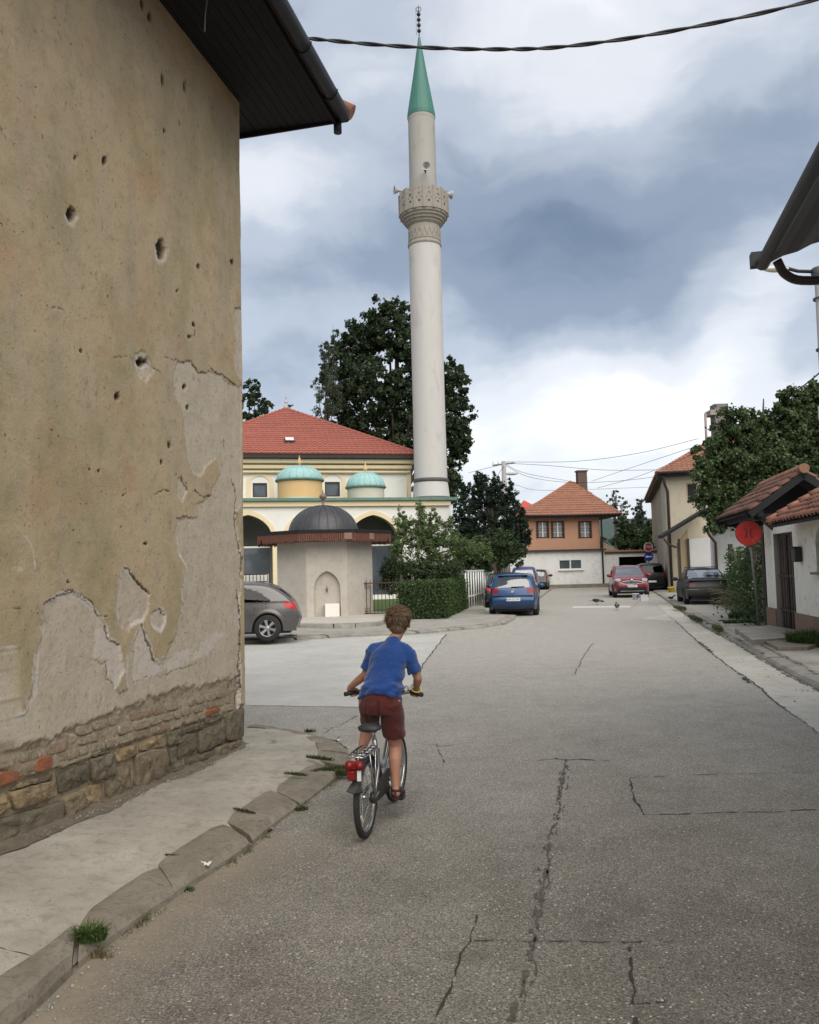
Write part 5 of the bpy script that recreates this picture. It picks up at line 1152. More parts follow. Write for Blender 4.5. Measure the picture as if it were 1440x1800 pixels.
mb = MB(); mb.box(((xR) / 2 + .05, yB / 2 + .2, zE - .12), (xR + 1.0, yB + 1.7, .18)); mb.build('eave', M_BROWNEAVE, CB, local=True)
ridge_row(A, rg0, M_ROOFP, CB, .4, .13)
mb = MB(); mb.tube([(-.15, -.6, zE - .15), (-.05, -.25, zE - .75), (.1, -.12, zE - 1.1), (.1, -.12, .15)], .085, 8); mb.build('downpipe', M_PIPE, CB, local=True)
mb = MB(); mb.tube([(-.55, -.86, zE - .02), (xR + .6, -.86, zE - .02)], .08, 8); mb.build('gutter', M_PIPE, CB, local=True)
c0, c1 = P(1252, 712, 56), P(1280, 800, 56)
t_ch = MB(); t_ch.box(((c0.x + c1.x) / 2, 56, (c0.z + c1.z) / 2 - 1), (c1.x - c0.x, .9, c0.z - c1.z + 2)); ch = t_ch.build('chimney', mat('grey_chimney', (.20, .19, .175), (.15, .14, .13), 4), CB)
mb = MB(); mb.box(((c0.x + c1.x) / 2 - .1, 56, c0.z - .6), (c1.x - c0.x + .5, 1.1, .35)); mb.build('chimney_cap', M_CARV, ch)
q0, q1 = P(1240, 727, 55), P(1243, 800, 55); mb = MB(); mb.tube([q0, q1 - Vector((0, 0, 1))], .09, 8); mb.build('flue_pipe', mat('pinkish_pipe', (.32, .24, .22), (.25, .2, .18), 5), CB)
# lean-to in front of the cream house
LO = P(1175, 1000, 46.5); LO.z = 0
LT = thing('lean_to_shed', 'cream shed with a dark sloping lean-to roof beside the black saloon car', 'shed', tuple(LO), BR)
lf, lg = frame_of(LO, BR)
pz0 = lf(1163, 946, 0); pz1 = lf(1225, 905, 0)
mb = MB(); xa, xb = pz0[0], pz1[0] + .6; za, zb_ = pz0[1], pz1[1] + .25
mb.add([(xa, -.7, za - .05), (xb, -.7, zb_ - .05), (xb, 4, zb_ + .1), (xa, 4, za + .1), (xa, -.7, za + .12), (xb, -.7, zb_ + .12), (xb, 4, zb_ + .27), (xa, 4, za + .27)], [(3, 2, 1, 0), (4, 5, 6, 7), (0, 1, 5, 4), (1, 2, 6, 5), (2, 3, 7, 6), (3, 0, 4, 7)]); mb.build('roof', M_DARKW, LT, local=True)
sx0 = lf(1192, 1000, .3)[0]; sx1 = lf(1212, 1000, .3)[0]; sx2 = lf(1262, 1000, .3)[0]
mb = MB(); mb.prism([(sx0, 0), (sx1, 0), (sx1, lf(1212, 930, .3)[1]), (sx0, lf(1192, 955, .3)[1])], .3, .5); mb.build('wall', mat('tan_boards', (.36, .27, .17), (.29, .22, .14), 2, .9, stretch=(3, 1, .3)), LT, local=True)
mb = MB(); mb.prism([(sx1 + .0, 0), (sx2, 0), (sx2, lf(1262, 942, .32)[1]), (sx1, lf(1212, 948, .32)[1])], .32, .5); mb.build('garage_door', mat('pale_grey_door', (.52, .52, .50), (.46, .46, .44), 2, .7), LT, local=True)
for xx in (1196, 1212): q = lf(xx, 1000, .2)[0]; mb = MB(); mb.box((q, .2, 1.6), (.12, .12, 3.0)); mb.build('post', M_BROWNEAVE, LT, local=True)
mb = MB(); mb.tube([(xa + .1, -.72, za - .05), (xa + .3, -.5, za - .35), (xa + .75, -.3, za - .55)], .06, 8); mb.build('gutter_pipe', M_PIPE, LT, local=True)
# white wall with coping behind the vine fence
WO = P(1254, 1000, 36); WO.z = 0; WR = R_(-6)
WWL = thing('white_wall', 'high white wall with rusty coping and a brown pipe behind the creeper fence', 'wall', tuple(WO), WR)
wf, wg = frame_of(WO, WR); zw0 = wf(1262, 922, 0)[1]; xw1 = wf(1350, 920, 0)[0]
mb = MB(); mb.box((xw1 / 2, .15, zw0 / 2), (xw1, .3, zw0)); mb.build('wall', M_WWALL, WWL, local=True)
mb = MB(); mb.box((xw1 / 2, .1, zw0 + .04), (xw1 + .2, .5, .10)); mb.build('coping', mat('rusty_coping', (.20, .085, .055), (.13, .06, .045), 6), WWL, local=True)
mb = MB(); mb.tube([(-.25, -.05, zw0 - .15), (-.1, -.1, zw0 - .5), (.12, -.12, zw0 - .8), (.12, -.12, .1)], .06, 8); mb.build('downpipe', mat('rust_pipe', (.13, .07, .05), (.1, .05, .04), 6), WWL, local=True)

# gate house with carved door, right foreground
GO = G(1352, 1100, .12); GO.z = 0
GR = R_(-74.5)           # facade runs along the street towards the camera: local x = towards camera-right
# local x: along the facade from the far end to the near end
dirn = Vector((G(1440, 1128, .1) - G(1352, 1100, .12))); dirn.z = 0; GR = math.atan2(dirn.y, dirn.x)
GH = thing('gate_house', 'small white gate house with brown plinth, wooden door and little tiled roofs', 'gatehouse', tuple(GO), GR)
gex = Vector((math.cos(GR), math.sin(GR), 0)); gey = Vector((-math.sin(GR), math.cos(GR), 0))
gf, gg = frame_of(GO, GR)
M_GWALL = mat('rough_white_render', (.76, .725, .64), (.68, .65, .57), 1.2, .92, c3=(.42, .39, .33), s3=4, bs=55, bstr=.8, bd=.012)
M_PLIN = mat('brown_plinth_paint', (.235, .15, .10), (.19, .125, .085), 2, .9, c3=(.14, .10, .07), s3=5, bs=50, bstr=.6)
M_DOOR = mat('dark_door_wood', (.050, .030, .024), (.032, .02, .017), 5, .6, stretch=(4, 1, .4), c3=(.075, .045, .035), s3=10)
dx0, dz1 = gf(1375, 943, .25); dx1, dz0 = gf(1398, 1110, .12)
x_door0 = gf(1362, 1000, 0)[0]; x_door1 = gf(1396, 1000, 0)[0]
zdt = gf(1392, 934, 0)[1]; zwall = gf(1420, 905, 0)[1]; nwx, nwz1 = gf(1432, 925, 0); nwz0 = gf(1432, 1005, 0)[1]
XE = x_door1 + 4.2
win_o = [(nwx, nwz0)] + [(nwx + .55 - .55 * math.cos(math.pi * i / 8), nwz1 - .3 + .3 * math.sin(math.pi * i / 8)) for i in range(9)] + [(nwx + 1.1, nwz0)]
zpl = gf(1425, 1082, 0)[1]
zpl = max(.35, zpl)
WALLH = max(zdt + .35, 2.55)
mb = MB(); mb.prism([(0, .0), (x_door0, .0), (x_door0, zdt), (x_door1, zdt), (x_door1, .0), (XE, .0), (XE, WALLH), (0, WALLH)], 0, .42, holes=[win_o]); mb.build('wall', M_GWALL, GH, local=True)
for a_, b_ in ((-.02, x_door0 - .0), (x_door1, XE)):
    mb = MB(); mb.box(((a_ + b_) / 2, -.0, zpl / 2 + .0), (b_ - a_, .07, zpl)); mb.build('plinth', M_PLIN, GH, local=True)
mb = MB(); mb.box((x_door0 + .012, .07, zdt / 2), (.024, .13, zdt)); mb.build('door_jamb', mat('jamb_grey', (.23, .215, .19), (.19, .18, .16), 4), GH, local=True)
dw = x_door1 - x_door0 - .03
dob = MB(); dob.box((x_door0 + dw / 2 + .03, .14, zdt / 2 + .03), (dw, .05, zdt - .06)); door = dob.build('door', M_DOOR, GH, local=True); door['label'] = 'dark double leaf wooden door with narrow panels'
nb_ = 8
for i in range(nb_):
    xx = x_door0 + .05 + dw * (i + .5) / nb_
    for (za, zb_) in ((.18, .55), (.62, 1.35), (1.42, zdt - .12)):
        mb = MB(); mb.box((xx, .108, (za + zb_) / 2), (dw / nb_ * .6, .03, zb_ - za), bevel=.008); mb.build('door_panel', M_DOOR, door, local=True)
for zz in (.58, 1.385): mb = MB(); mb.box((x_door0 + .03 + dw / 2, .102, zz), (dw, .04, .06)); mb.build('door_rail', M_DOOR, door, local=True)
mb = MB(); mb.box((x_door0 + .03 + dw / 2, .095, zdt / 2), (.035, .06, zdt - .1)); mb.build('meeting_stile', M_DOOR, door, local=True)
mb = MB(); mb.prism(win_o, .28, .34); mb.build('window_pane', M_DARKIN, GH, local=True)
mb = MB(); mb.box((nwx + .5, -.04, nwz0 - .03), (1.2, .14, .05)); mb.build('window_sill', M_PLIN, GH, local=True)
mbx, mbz1 = gf(1395, 963, -.1); mbx1, mbz0 = gf(1402, 988, -.1)
mb = MB(); mb.box(((mbx + mbx1) / 2 + .05, -.09, (mbz0 + mbz1) / 2), (.26, .14, mbz1 - mbz0), bevel=.015); o = mb.build('mailbox', M_BLKM, None); mb2 = o
bpy.data.objects.remove(o)
mbt = thing('mailbox', 'small black letter box on the white wall right of the carved door', 'mailbox', tuple(GO + gex * ((mbx + mbx1) / 2 + .05) - gey * .09 + Vector((0, 0, (mbz0 + mbz1) / 2))), GR)
mb = MB(); mb.box((0, 0, 0), (.26, .14, mbz1 - mbz0), bevel=.015); mb.build('box', M_BLKM, mbt, local=True)
mb = MB(); mb.box((0, -.02, (mbz1 - mbz0) / 2 + .01), (.29, .17, .025), bevel=.008); mb.build('lid', M_BLKM, mbt, local=True)
mb = MB(); mb.box((0, -.075, .08), (.18, .01, .02)); mb.build('slot', M_RING, mbt, local=True)
# side wall (far end) and body
mb = MB(); mb.box((XE / 2, 1.9, WALLH / 2), (XE - .02, 2.9, WALLH - .02)); mb.build('body', M_GWALL, GH, local=True)
# porch gable over the door: ridge runs out from the wall towards the road
def tile_rows(parent, A, B, U, rows, cols, m, name='roof_tile', r0=.075, lift=.03, jit=.012, seed=1):
    """individual half round tiles on a slope: eave A->B, U = vector up the slope"""
    A, B, U = Vector(A), Vector(B), Vector(U); e = (B - A) / cols; s = U / rows; n = e.cross(s).normalized(); n = n if n.z > 0 else -n; r = random.Random(seed); tmpl = None
    L = s.length; w = e.length
    mb = MB(); K = 6; vs = []
    for (f, rr, dz) in ((-.12, 1.0, lift), (1.0, .82, 0)):
        for k in range(K + 1):
            a = math.pi * k / K; vs.append(e.normalized() * (-math.cos(a) * w * .5 * rr) + s * f + n * (math.sin(a) * w * .36 * rr + dz))
    for (f, rr, dz) in ((-.12, .84, lift - .004),):
        for k in range(K + 1):
            a = math.pi * k / K; vs.append(e.normalized() * (-math.cos(a) * w * .5 * rr) + s * f + n * (math.sin(a) * w * .36 * rr * .8 + dz - .012))
    fs = [(k, k + 1, K + 2 + k, K + 1 + k) for k in range(K)] + [(2 * K + 2 + k, 2 * K + 3 + k, k + 1, k) for k in range(K)]
    mb.add(vs, fs, True)
    me = None
    for i in range(rows):
        for j in range(cols):
            p = A + e * (j + .5) + s * i
            if me is None:
                o = mb.build(name, m, parent, local=True, recalc=False); me = o.data
            else:
                o = bpy.data.objects.new(name, me); COL.objects.link(o); o.parent = parent
            o.location = p + n * r.uniform(-jit * .5, jit); o.rotation_euler = (r.uniform(-.02, .02), r.uniform(-.02, .02), r.uniform(-.03, .03))
# gabled roof over the gateway: its ridge runs along the street, the gable looks at the camera
ge = P(1322, 896, 19.6) - GO; xg = ge.dot(gex); ye, ZEV = gg(1322, 896, xg); yr, zr = gg(1412, 828, xg); half = yr - ye; xf = xg - 4.4
for sgn in (-1, 1):
    U_ = Vector((0, -sgn * half, zr - ZEV)); A_ = Vector((xf, yr + sgn * half, ZEV)); B_ = Vector((xg, yr + sgn * half, ZEV))
    mb = MB(); a, b_ = A_, B_; vs = [a, b_, b_ + U_, a + U_]; mb.add([v - Vector((0, 0, .08)) for v in vs] + [v - Vector((0, 0, .03)) for v in vs], [(3, 2, 1, 0), (4, 5, 6, 7), (0, 1, 5, 4), (1, 2, 6, 5), (2, 3, 7, 6), (3, 0, 4, 7)]); mb.build('roof_deck', M_DARKW, GH, local=True)
    tile_rows(GH, A_, B_, U_, 5, 19, mat('brown_clay_tile', (.24, .115, .075), (.16, .085, .06), 3, .85, c3=(.10, .075, .06), s3=16, jitter=.5), seed=5 + sgn)
    for xx in (xg, xg - .35, xf): mb = MB(); mb.bar(Vector((xx, yr + sgn * (half + .05), ZEV - .12)), Vector((xx, yr, zr - .10)), .06, .16); mb.build('barge_board', M_DARKW, GH, local=True)
    mb = MB(); mb.bar((xf, yr + sgn * (half - .2), ZEV - .10), (xg, yr + sgn * (half - .2), ZEV - .10), .12, .14); mb.build('beam', M_DARKW, GH, local=True)
    mb = MB(); mb.bar((xg - .3, yr + sgn * (half - .2), ZEV - .14), (xg - .3, yr + sgn * .35, ZEV - .75), .09, .10); mb.build('bracket', M_DARKW, GH, local=True)
for xx in (xg - .3, xf + .3): mb = MB(); mb.bar((xx, yr - half + .1, ZEV - .16), (xx, yr + half - .1, ZEV - .16), .12, .14); mb.build('tie_beam', M_DARKW, GH, local=True)
mb = MB(); fr_ = (Vector((xg - 1.0, 0, 0)), Vector((0, 1, 0)), Vector((0, 0, 1)), Vector((1, 0, 0))); mb.prism([(yr - half + .1, ZEV - .1), (yr + half - .1, ZEV - .1), (yr, zr - .12)], 0, .05, fr_); mb.build('gable_boards', M_DARKW, GH, local=True)
for yy in (yr + half - .2,): mb = MB(); mb.bar((xf + .3, yy, .08), (xf + .3, yy, ZEV - .1), .13, .13, up=Vector((1, 0, 0))); mb.build('post', M_DARKW, GH, local=True)
for i in range(14): mb = MB(); x = xf + .325 * i - .05; mb.tube([(x + .36, yr, zr + .06), (x, yr, zr + .02)], [.12, .10], 8); mb.build('ridge_tile', MATS['brown_clay_tile'], GH, local=True)
# lower main roof towards the near side
ax0, az0 = gf(1374, 918, -.55); zl = az0
A_ = (x_door1 + .35, -.55, zl); B_ = (XE + .4, -.55, zl); U_ = Vector((0, 1.9, 1.1))
mb = MB(); a, b_ = Vector(A_), Vector(B_); U2 = Vector(U_); vs = [a, b_, b_ + U2, a + U2]; mb.add([v - Vector((0, 0, .08)) for v in vs] + [v - Vector((0, 0, .02)) for v in vs], [(3, 2, 1, 0), (4, 5, 6, 7), (0, 1, 5, 4), (1, 2, 6, 5), (2, 3, 7, 6), (3, 0, 4, 7)]); mb.build('roof_deck', M_DARKW, GH, local=True)
tile_rows(GH, A_, B_, U_, 8, 18, M_TILE, seed=9, jit=.014)
for i in range(9): mb = MB(); p = Vector(A_) + U2 * (i / 8.5); mb.tube([p + Vector((0, 0, .06)), p + U2 / 7.6 + Vector((0, 0, .05))], [.12, .10], 8); mb.build('ridge_tile', M_TILE, GH, local=True)
# door step slabs
slab = MB()
def slab_obj(name, pts, z0, z1, m, label, cat):
    q = [G(x, y, z1) for x, y in pts]; fr = (Vector((0, 0, 0)), Vector((1, 0, 0)), Vector((0, 1, 0)), Vector((0, 0, 1))); mb = MB(); mb.prism([(p.x, p.y) for p in q], z0, z1, fr); o = mb.build(name, m, None); return meta(o, label, cat)
slab_obj('door_step', [(1292, 1104), (1352, 1099), (1420, 1110), (1408, 1119), (1323, 1125)], .02, .19, M_KERB2, 'grey concrete slab in front of the carved wooden door', 'step')
slab_obj('door_step', [(1345, 1127), (1420, 1122), (1440, 1131), (1420, 1137), (1368, 1138)], .02, .15, M_KERB, 'lower broken concrete slab between the door slab and the kerb', 'step')

# big dark eaves at the right edge: near house mostly outside the frame
RH_D = 9.0
tip = P(1352, 459, RH_D)
nd = WA.copy(); nn = Vector((-WN.x, -WN.y, 0))
RHo = tip + WN * 1.0; RHo.z = 0
NH = thing('eaves_house', 'near house at the right edge with wide dark corrugated eaves and a gutter', 'house', tuple(RHo), math.atan2(-WA.y, -WA.x))
# local x = towards camera; local y = WN (to the right, away from the street) ; local eave edge at y=-1.0
zt_ = tip.z
LEN = 9.0
n = 90
V = []
for i in range(n + 1):
    x = LEN * i / n
    for k in range(25):
        y = -1.0 + 3.6 * k / 24; w = .05 * abs(math.sin(math.pi * y / .30)); V.append((x, y, zt_ + .02 + (y + 1.0) * .33 - w))
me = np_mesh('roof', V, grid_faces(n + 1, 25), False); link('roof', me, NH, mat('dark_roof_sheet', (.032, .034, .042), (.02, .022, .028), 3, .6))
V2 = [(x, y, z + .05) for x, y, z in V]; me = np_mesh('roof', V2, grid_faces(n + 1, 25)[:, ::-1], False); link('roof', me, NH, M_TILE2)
mb = MB(); mb.box((LEN / 2, 3.6, 2.8), (LEN, 4, 5.6)); mb.build('wall', M_GWALL, NH, local=True)
# rake board (front edge from tip up towards camera-right) and gutter
mb = MB(); mb.tube([(-.05, -1.06, zt_ - .01), (LEN, -1.06, zt_ - .01)], .075, 12); mb.build('gutter', mat('dark_gutter', (.02, .021, .026), (.014, .015, .018), 4, .6), NH, local=True)
mb = MB(); mb.box((-.07, -1.09, zt_ + .05), (.12, .18, .16)); mb.build('gutter_end', MATS['dark_gutter'], NH, local=True)
mb = MB(); mb.tube(smoothline([(.15, -.95, zt_ - .05), (.12, -.85, zt_ - .22), (.1, -.6, zt_ - .3), (.1, .2, zt_ - .3), (.1, 1.5, zt_ - .3)], 5), .05, 10); mb.build('downpipe', M_PIPE, NH, local=True)
# street light under the eaves and the pole that carries it
SLP = P(1430, 600, 13.0)
t = thing('street_light_pole', 'grey steel pole with white lamp arm partly behind the right eaves', 'street light', (SLP.x + .16, SLP.y, 0))
tz = P(1430, 478, 13.0).z
mb = MB(); mb.tube([(0, 0, 0), (0, 0, tz * .5), (0, 0, tz)], [.13, .10, .075], 12); mb.build('pole', mat('grey_pole', (.34, .32, .30), (.28, .26, .25), 3, .6), t, local=True)
for zz in (.62, .80, .93): mb = MB(); mb.lathe([(.11, -.02), (.12, 0), (.11, .02)], (0, 0, tz * zz), 14); mb.build('band', M_RING, t, local=True)
mb = MB(); mb.lathe([(.10, -.12), (.12, -.1), (.12, .05), (.09, .07)], (0, 0, tz), 14); mb.build('collar', M_RING, t, local=True)
lp = P(1365, 473, 13.0); lv = Vector((lp.x, lp.y, lp.z)) - Vector((SLP.x + .16, SLP.y, 0))
mb = MB(); mb.tube([(0, 0, tz), (lv.x * .5, 0, tz + .02), (lv.x * .85, 0, lv.z + .03)], .03, 8); mb.build('lamp_arm', M_GUTM, t, local=True)
mb = MB(); mb.sphere((lv.x, 0, lv.z), .10, 16, 8, (2.1, .8, .5)); mb.build('lamp_cover', mat('white_lamp_cover', (.72, .70, .62), (.66, .64, .58), 3, .35), t, local=True)
q = P(1441, 728, 13.0) - Vector((SLP.x + .16, SLP.y, 0)); mb = MB(); mb.box((q.x + .02, -.12, q.z), (.16, .18, .28), bevel=.04); mb.build('junction_box', mat('pale_green_box', (.50, .56, .47), (.44, .5, .42), 3, .5), t, local=True)
# ------------------------------------------------------------------ vegetation
def leaf_mat(name, c1, c2, c3):
    if name in MATS: return MATS[name]
    m, t, b = new_mat(name); r = t.n('Attribute', attribute_name='rnd').outputs['Fac']
    col = t.ramp(r, [(0, c1), (.5, c2), (1, c3)])
    n = t.noise(.55, 3, .6, t.map()).outputs[0]; hs = t.n('HueSaturation'); t.L.new(col, hs.inputs['Color']); t.L.new(t.m('ADD', t.m('MULTIPLY', n, .9), .55), hs.inputs['Value'])
    t.L.new(hs.outputs[0], b.inputs['Base Color']); b.inputs['Roughness'].default_value = .55; b.inputs['Specular IOR Level'].default_value = .35
    tl = t.n('BsdfTranslucent'); t.L.new(hs.outputs[0], tl.inputs[0]); ms = t.n('MixShader', ins={0: .35}); t.L.new(b.outputs[0], ms.inputs[1]); t.L.new(tl.outputs[0], ms.inputs[2])
    t.L.new(ms.outputs[0], t.N['Material Output'].inputs[0]); MATS[name] = m; return m
M_BARK = mat('bark', (.085, .068, .05), (.05, .04, .03), 3, .95, bs=20, bstr=1, bd=.03, stretch=(1, 1, .2))
M_L_BIG = leaf_mat('linden_leaves', (.028, .045, .022), (.045, .072, .032), (.075, .11, .05))
M_L_YEW = leaf_mat('yew_needles', (.012, .024, .015), (.02, .036, .02), (.034, .055, .03))
M_L_BUSH = leaf_mat('bush_leaves', (.03, .05, .02), (.05, .078, .03), (.085, .12, .05))
M_L_SIL = leaf_mat('silvery_leaves', (.06, .10, .03), (.10, .155, .05), (.22, .28, .12))
M_L_HEDGE = leaf_mat('hedge_leaves', (.03, .058, .018), (.055, .098, .03), (.10, .155, .048))
M_L_MAPLE = leaf_mat('maple_leaves', (.035, .058, .022), (.065, .10, .038), (.13, .175, .072))
M_L_BACK = leaf_mat('far_leaves', (.04, .06, .04), (.06, .085, .055), (.09, .12, .08))
M_L_VINE = leaf_mat('creeper_leaves', (.03, .06, .022), (.055, .10, .035), (.11, .17, .06))
M_GRASS = leaf_mat('grass_blades', (.04, .075, .015), (.06, .11, .025), (.13, .16, .06))
def leaves(pos, size, aspect=.6, up=.0, outward=None, seed=0, droop=0.0, jitter=1.0):
    """one small folded rhombus per position -> V, F, rnd"""
    rs = np.random.RandomState(seed); n = len(pos); d = rs.normal(size=(n, 3)) * jitter
    if outward is not None: d = d + outward * 1.1
    d[:, 2] += up; d /= np.linalg.norm(d, axis=1)[:, None] + 1e-9
    a = rs.normal(size=(n, 3)); a[:, 2] -= droop; a -= d * (a * d).sum(1)[:, None]; a /= np.linalg.norm(a, axis=1)[:, None] + 1e-9; b = np.cross(d, a)
    s = (size * rs.uniform(.6, 1.35, n))[:, None]
    p0 = pos - a * s * .5; p1 = pos + b * s * aspect * .5 + d * s * .06; p2 = pos + a * s * .5 - d * s * .05; p3 = pos - b * s * aspect * .5 + d * s * .06
    V = np.stack([p0, p1, p2, p3], 1).reshape(-1, 3); F = np.arange(n * 4).reshape(-1, 4); R = np.repeat(rs.uniform(0, 1, n), 4)
    return V, F, R
def scatter(blobs, n, seed, clump=.5, shell=.38, cs=None):
    """points inside ellipsoidal masses, gathered in clumps with gaps; blobs = (c, r, (sx,sy,sz))"""
    rs = np.random.RandomState(seed); w = np.array([b[1] ** 2 * b[2][0] * b[2][2] for b in blobs]); w = w / w.sum(); P_ = []; O_ = []
    for b, ww in zip(blobs, w):
        c = np.array(b[0]); r = b[1] * np.array(b[2]); k = max(6, int(n * ww)); ncl = max(5, int(k / (26 if n < 30000 else 62)))
        d = rs.normal(size=(ncl, 3)); d /= np.linalg.norm(d, axis=1)[:, None]; rad = rs.uniform(0, 1, ncl) ** shell; cc = d * rad[:, None]
        cc *= (1 + .10 * np.clip(rs.normal(size=ncl), -2, 1.5))[:, None]
        idx = rs.randint(0, ncl, k); sp = (cs or clump * .30); q = cc[idx] * r + rs.normal(size=(k, 3)) * sp * (b[1] ** .5) * (.55 if n < 30000 else .62) * rs.uniform(.5, 1.4, ncl)[idx][:, None]
        P_.append(q + c); o = cc[idx] + .3 * rs.normal(size=(k, 3)); O_.append(o / (np.linalg.norm(o, axis=1)[:, None] + 1e-9))
    return np.concatenate(P_), np.concatenate(O_)
def leaf_obj(name, pos, out, size, m, parent, seed, **kw):
    loc = np.array(parent.matrix_basis.translation) if parent else np.zeros(3)
    V, F, R = leaves(pos, size, outward=out, seed=seed, **kw); me = np_mesh(name, V - loc, F, False); attr(me, 'rnd', R); return link(name, me, parent, m)
def tree(name, label, cat, base, blobs, n, size, m, seed, trunk_r=.25, limbs=8, group=None, trunk_h=None, lean=0, aspect=.6, clump=.5, bark=None, **kw):
    base = Vector(base); t = thing(name, label, cat, tuple(base), 0, group); r = random.Random(seed)
    pos, out = scatter(blobs, n, seed, clump)
    leaf_obj('crown', pos, out, size, m, t, seed, aspect=aspect, **kw)
    top = max(b[0][2] for b in blobs); cx = sum(b[0][0] * b[1] for b in blobs) / sum(b[1] for b in blobs); cy = sum(b[0][1] * b[1] for b in blobs) / sum(b[1] for b in blobs)
    th = trunk_h or (min(b[0][2] for b in blobs) + (top - min(b[0][2] for b in blobs)) * .35)
    fork = Vector((lerp(base.x, cx, .4), lerp(base.y, cy, .4), th)); mb = MB(); tp = Vector((cx, cy, top))
    mb.tube([base - Vector((0, 0, .1)), base.lerp(fork, .08) + Vector((0, 0, .05)), base.lerp(fork, .5) + Vector((r.uniform(-.1, .1), 0, 0)), fork, fork.lerp(tp, .5), tp], [trunk_r * 1.5, trunk_r * 1.1, trunk_r, trunk_r * .8, trunk_r * .4, trunk_r * .08], 9)
    mb.build('trunk', bark or M_BARK, t)
    for k in range(limbs):
        b = blobs[k % len(blobs)]; c = Vector(b[0]) + Vector((r.uniform(-.4, .4), r.uniform(-.4, .4), r.uniform(-.2, .5))) * b[1]; s0 = fork.lerp(tp, r.uniform(0, .4)) if k % 2 else base.lerp(fork, r.uniform(.7, 1)); mid = s0.lerp(c, .5) + Vector((0, 0, -.08 * b[1]))
        mb = MB(); mb.tube(smoothline([s0, mid, c], 4), [trunk_r * .42 * (1 - i / 9.5) + .008 for i in range(9)], 6); mb.build('limb', bark or M_BARK, t)
    return t
def blobs_px(lst, D, depth=.8, seed=0, flat=1.0):
    """(px, py, rx, ry[, dD]) -> ellipsoids at distance D"""
    out = []
    for q in lst:
        px, py, rx, ry = q[:4]; d = D + (q[4] if len(q) > 4 else 0); c = P(px, py, d); k = d / FPX; rr = (rx + ry) / 2 * k
        out.append(((c.x, c.y, c.z), rr, (rx * k / rr, depth, ry * k / rr)))
    return out
# the big linden behind the mosque
BT = [(680, 575, 48, 48), (640, 615, 55, 50, 2), (720, 620, 50, 55), (610, 665, 48, 55), (665, 690, 60, 60, -1), (735, 690, 55, 60), (785, 665, 38, 42, 1), (600, 740, 38, 50), (655, 760, 55, 50), (730, 770, 55, 50), (795, 740, 38, 55), (808, 775, 26, 40), (790, 820, 34, 48), (700, 555, 26, 26), (640, 590, 34, 34), (585, 635, 22, 34, 1), (805, 690, 20, 34), (770, 860, 40, 40), (650, 820, 60, 40)]
tree('linden_tree', 'huge dark green tree rising behind the minaret and mosque roof', 'tree', (P(700, 1000, 66).x, 66, 0), blobs_px(BT, 66), 90000, .27, M_L_BIG, 11, .6, 14, trunk_h=8, aspect=.75)
tree('weeping_birch', 'wispy grey green drooping branches at the left side of the huge dark tree', 'tree', (P(568, 1000, 62).x, 62, 0), blobs_px([(574, 625, 12, 40), (562, 700, 13, 45), (585, 680, 16, 60), (590, 600, 10, 22), (568, 755, 16, 30)], 62, 1.0), 3800, .22, leaf_mat('birch_leaves', (.05, .07, .045), (.08, .105, .065), (.12, .15, .10)), 12, .14, 6, trunk_h=9, aspect=.35, droop=1.5)
tree('small_tree', 'tree top showing between the plaster wall and the mosque roof', 'tree', (P(435, 1000, 74).x, 74, 0), blobs_px([(445, 690, 26, 26), (430, 720, 40, 30), (468, 715, 13, 20), (455, 740, 26, 26), (420, 770, 40, 40)], 74), 5200, .3, M_L_BIG, 13, .2, 5, trunk_h=9)
# dark yew and the shrubs in front of it
YW = [(850, 862, 20, 34), (842, 850, 9, 26), (875, 870, 16, 34), (825, 880, 18, 30), (868, 850, 8, 22), (900, 880, 14, 26), (860, 910, 45, 34), (815, 920, 24, 36), (905, 915, 22, 32), (880, 950, 45, 34), (925, 940, 10, 22), (910, 960, 20, 26), (830, 960, 34, 34), (918, 905, 8, 14), (896, 855, 7, 16), (812, 862, 9, 18)]
tree('yew_tree', 'nearly black spiky conifer leaning over the parked cars', 'tree', (P(868, 1000, 44).x, 44, 0), blobs_px(YW, 44, .9), 26000, .2, M_L_YEW, 14, .25, 8, aspect=.32, clump=.4)
tree('round_bush', 'dark green rounded bush spreading under the conifer behind the white railing', 'bush', (P(880, 1000, 39).x, 39, 0), blobs_px([(845, 965, 36, 24), (880, 960, 34, 28), (905, 975, 20, 24), (860, 985, 40, 20), (815, 980, 26, 22)], 39, .9), 9000, .14, M_L_BUSH, 15, .1, 5, aspect=.6)
SV = [(742, 925, 20, 34), (720, 940, 26, 30), (770, 935, 24, 26), (705, 925, 14, 20), (745, 965, 40, 26), (795, 955, 26, 22), (820, 965, 30, 18), (850, 970, 22, 16), (700, 960, 18, 20), (775, 985, 36, 18), (738, 893, 9, 16), (790, 918, 9, 14), (708, 902, 8, 12), (765, 905, 8, 14)]
tree('silvery_shrub', 'loose pale olive shrub in front of the porch arch, right of the fountain', 'shrub', (P(752, 1000, 31.5).x, 31.5, .1), blobs_px(SV, 31.5, .8), 15000, .12, M_L_SIL, 16, .07, 12, aspect=.32, clump=.45, up=.2)
tree('topiary_bush', 'dense rounded evergreen bush below the silvery shrub behind the hedge', 'bush', (P(712, 1000, 31).x, 31, .1), blobs_px([(700, 1000, 32, 24), (735, 1005, 30, 22), (690, 1020, 26, 22), (760, 1010, 30, 20), (790, 1000, 26, 18)], 31, .8), 14000, .08, M_L_BUSH, 17, .08, 4)
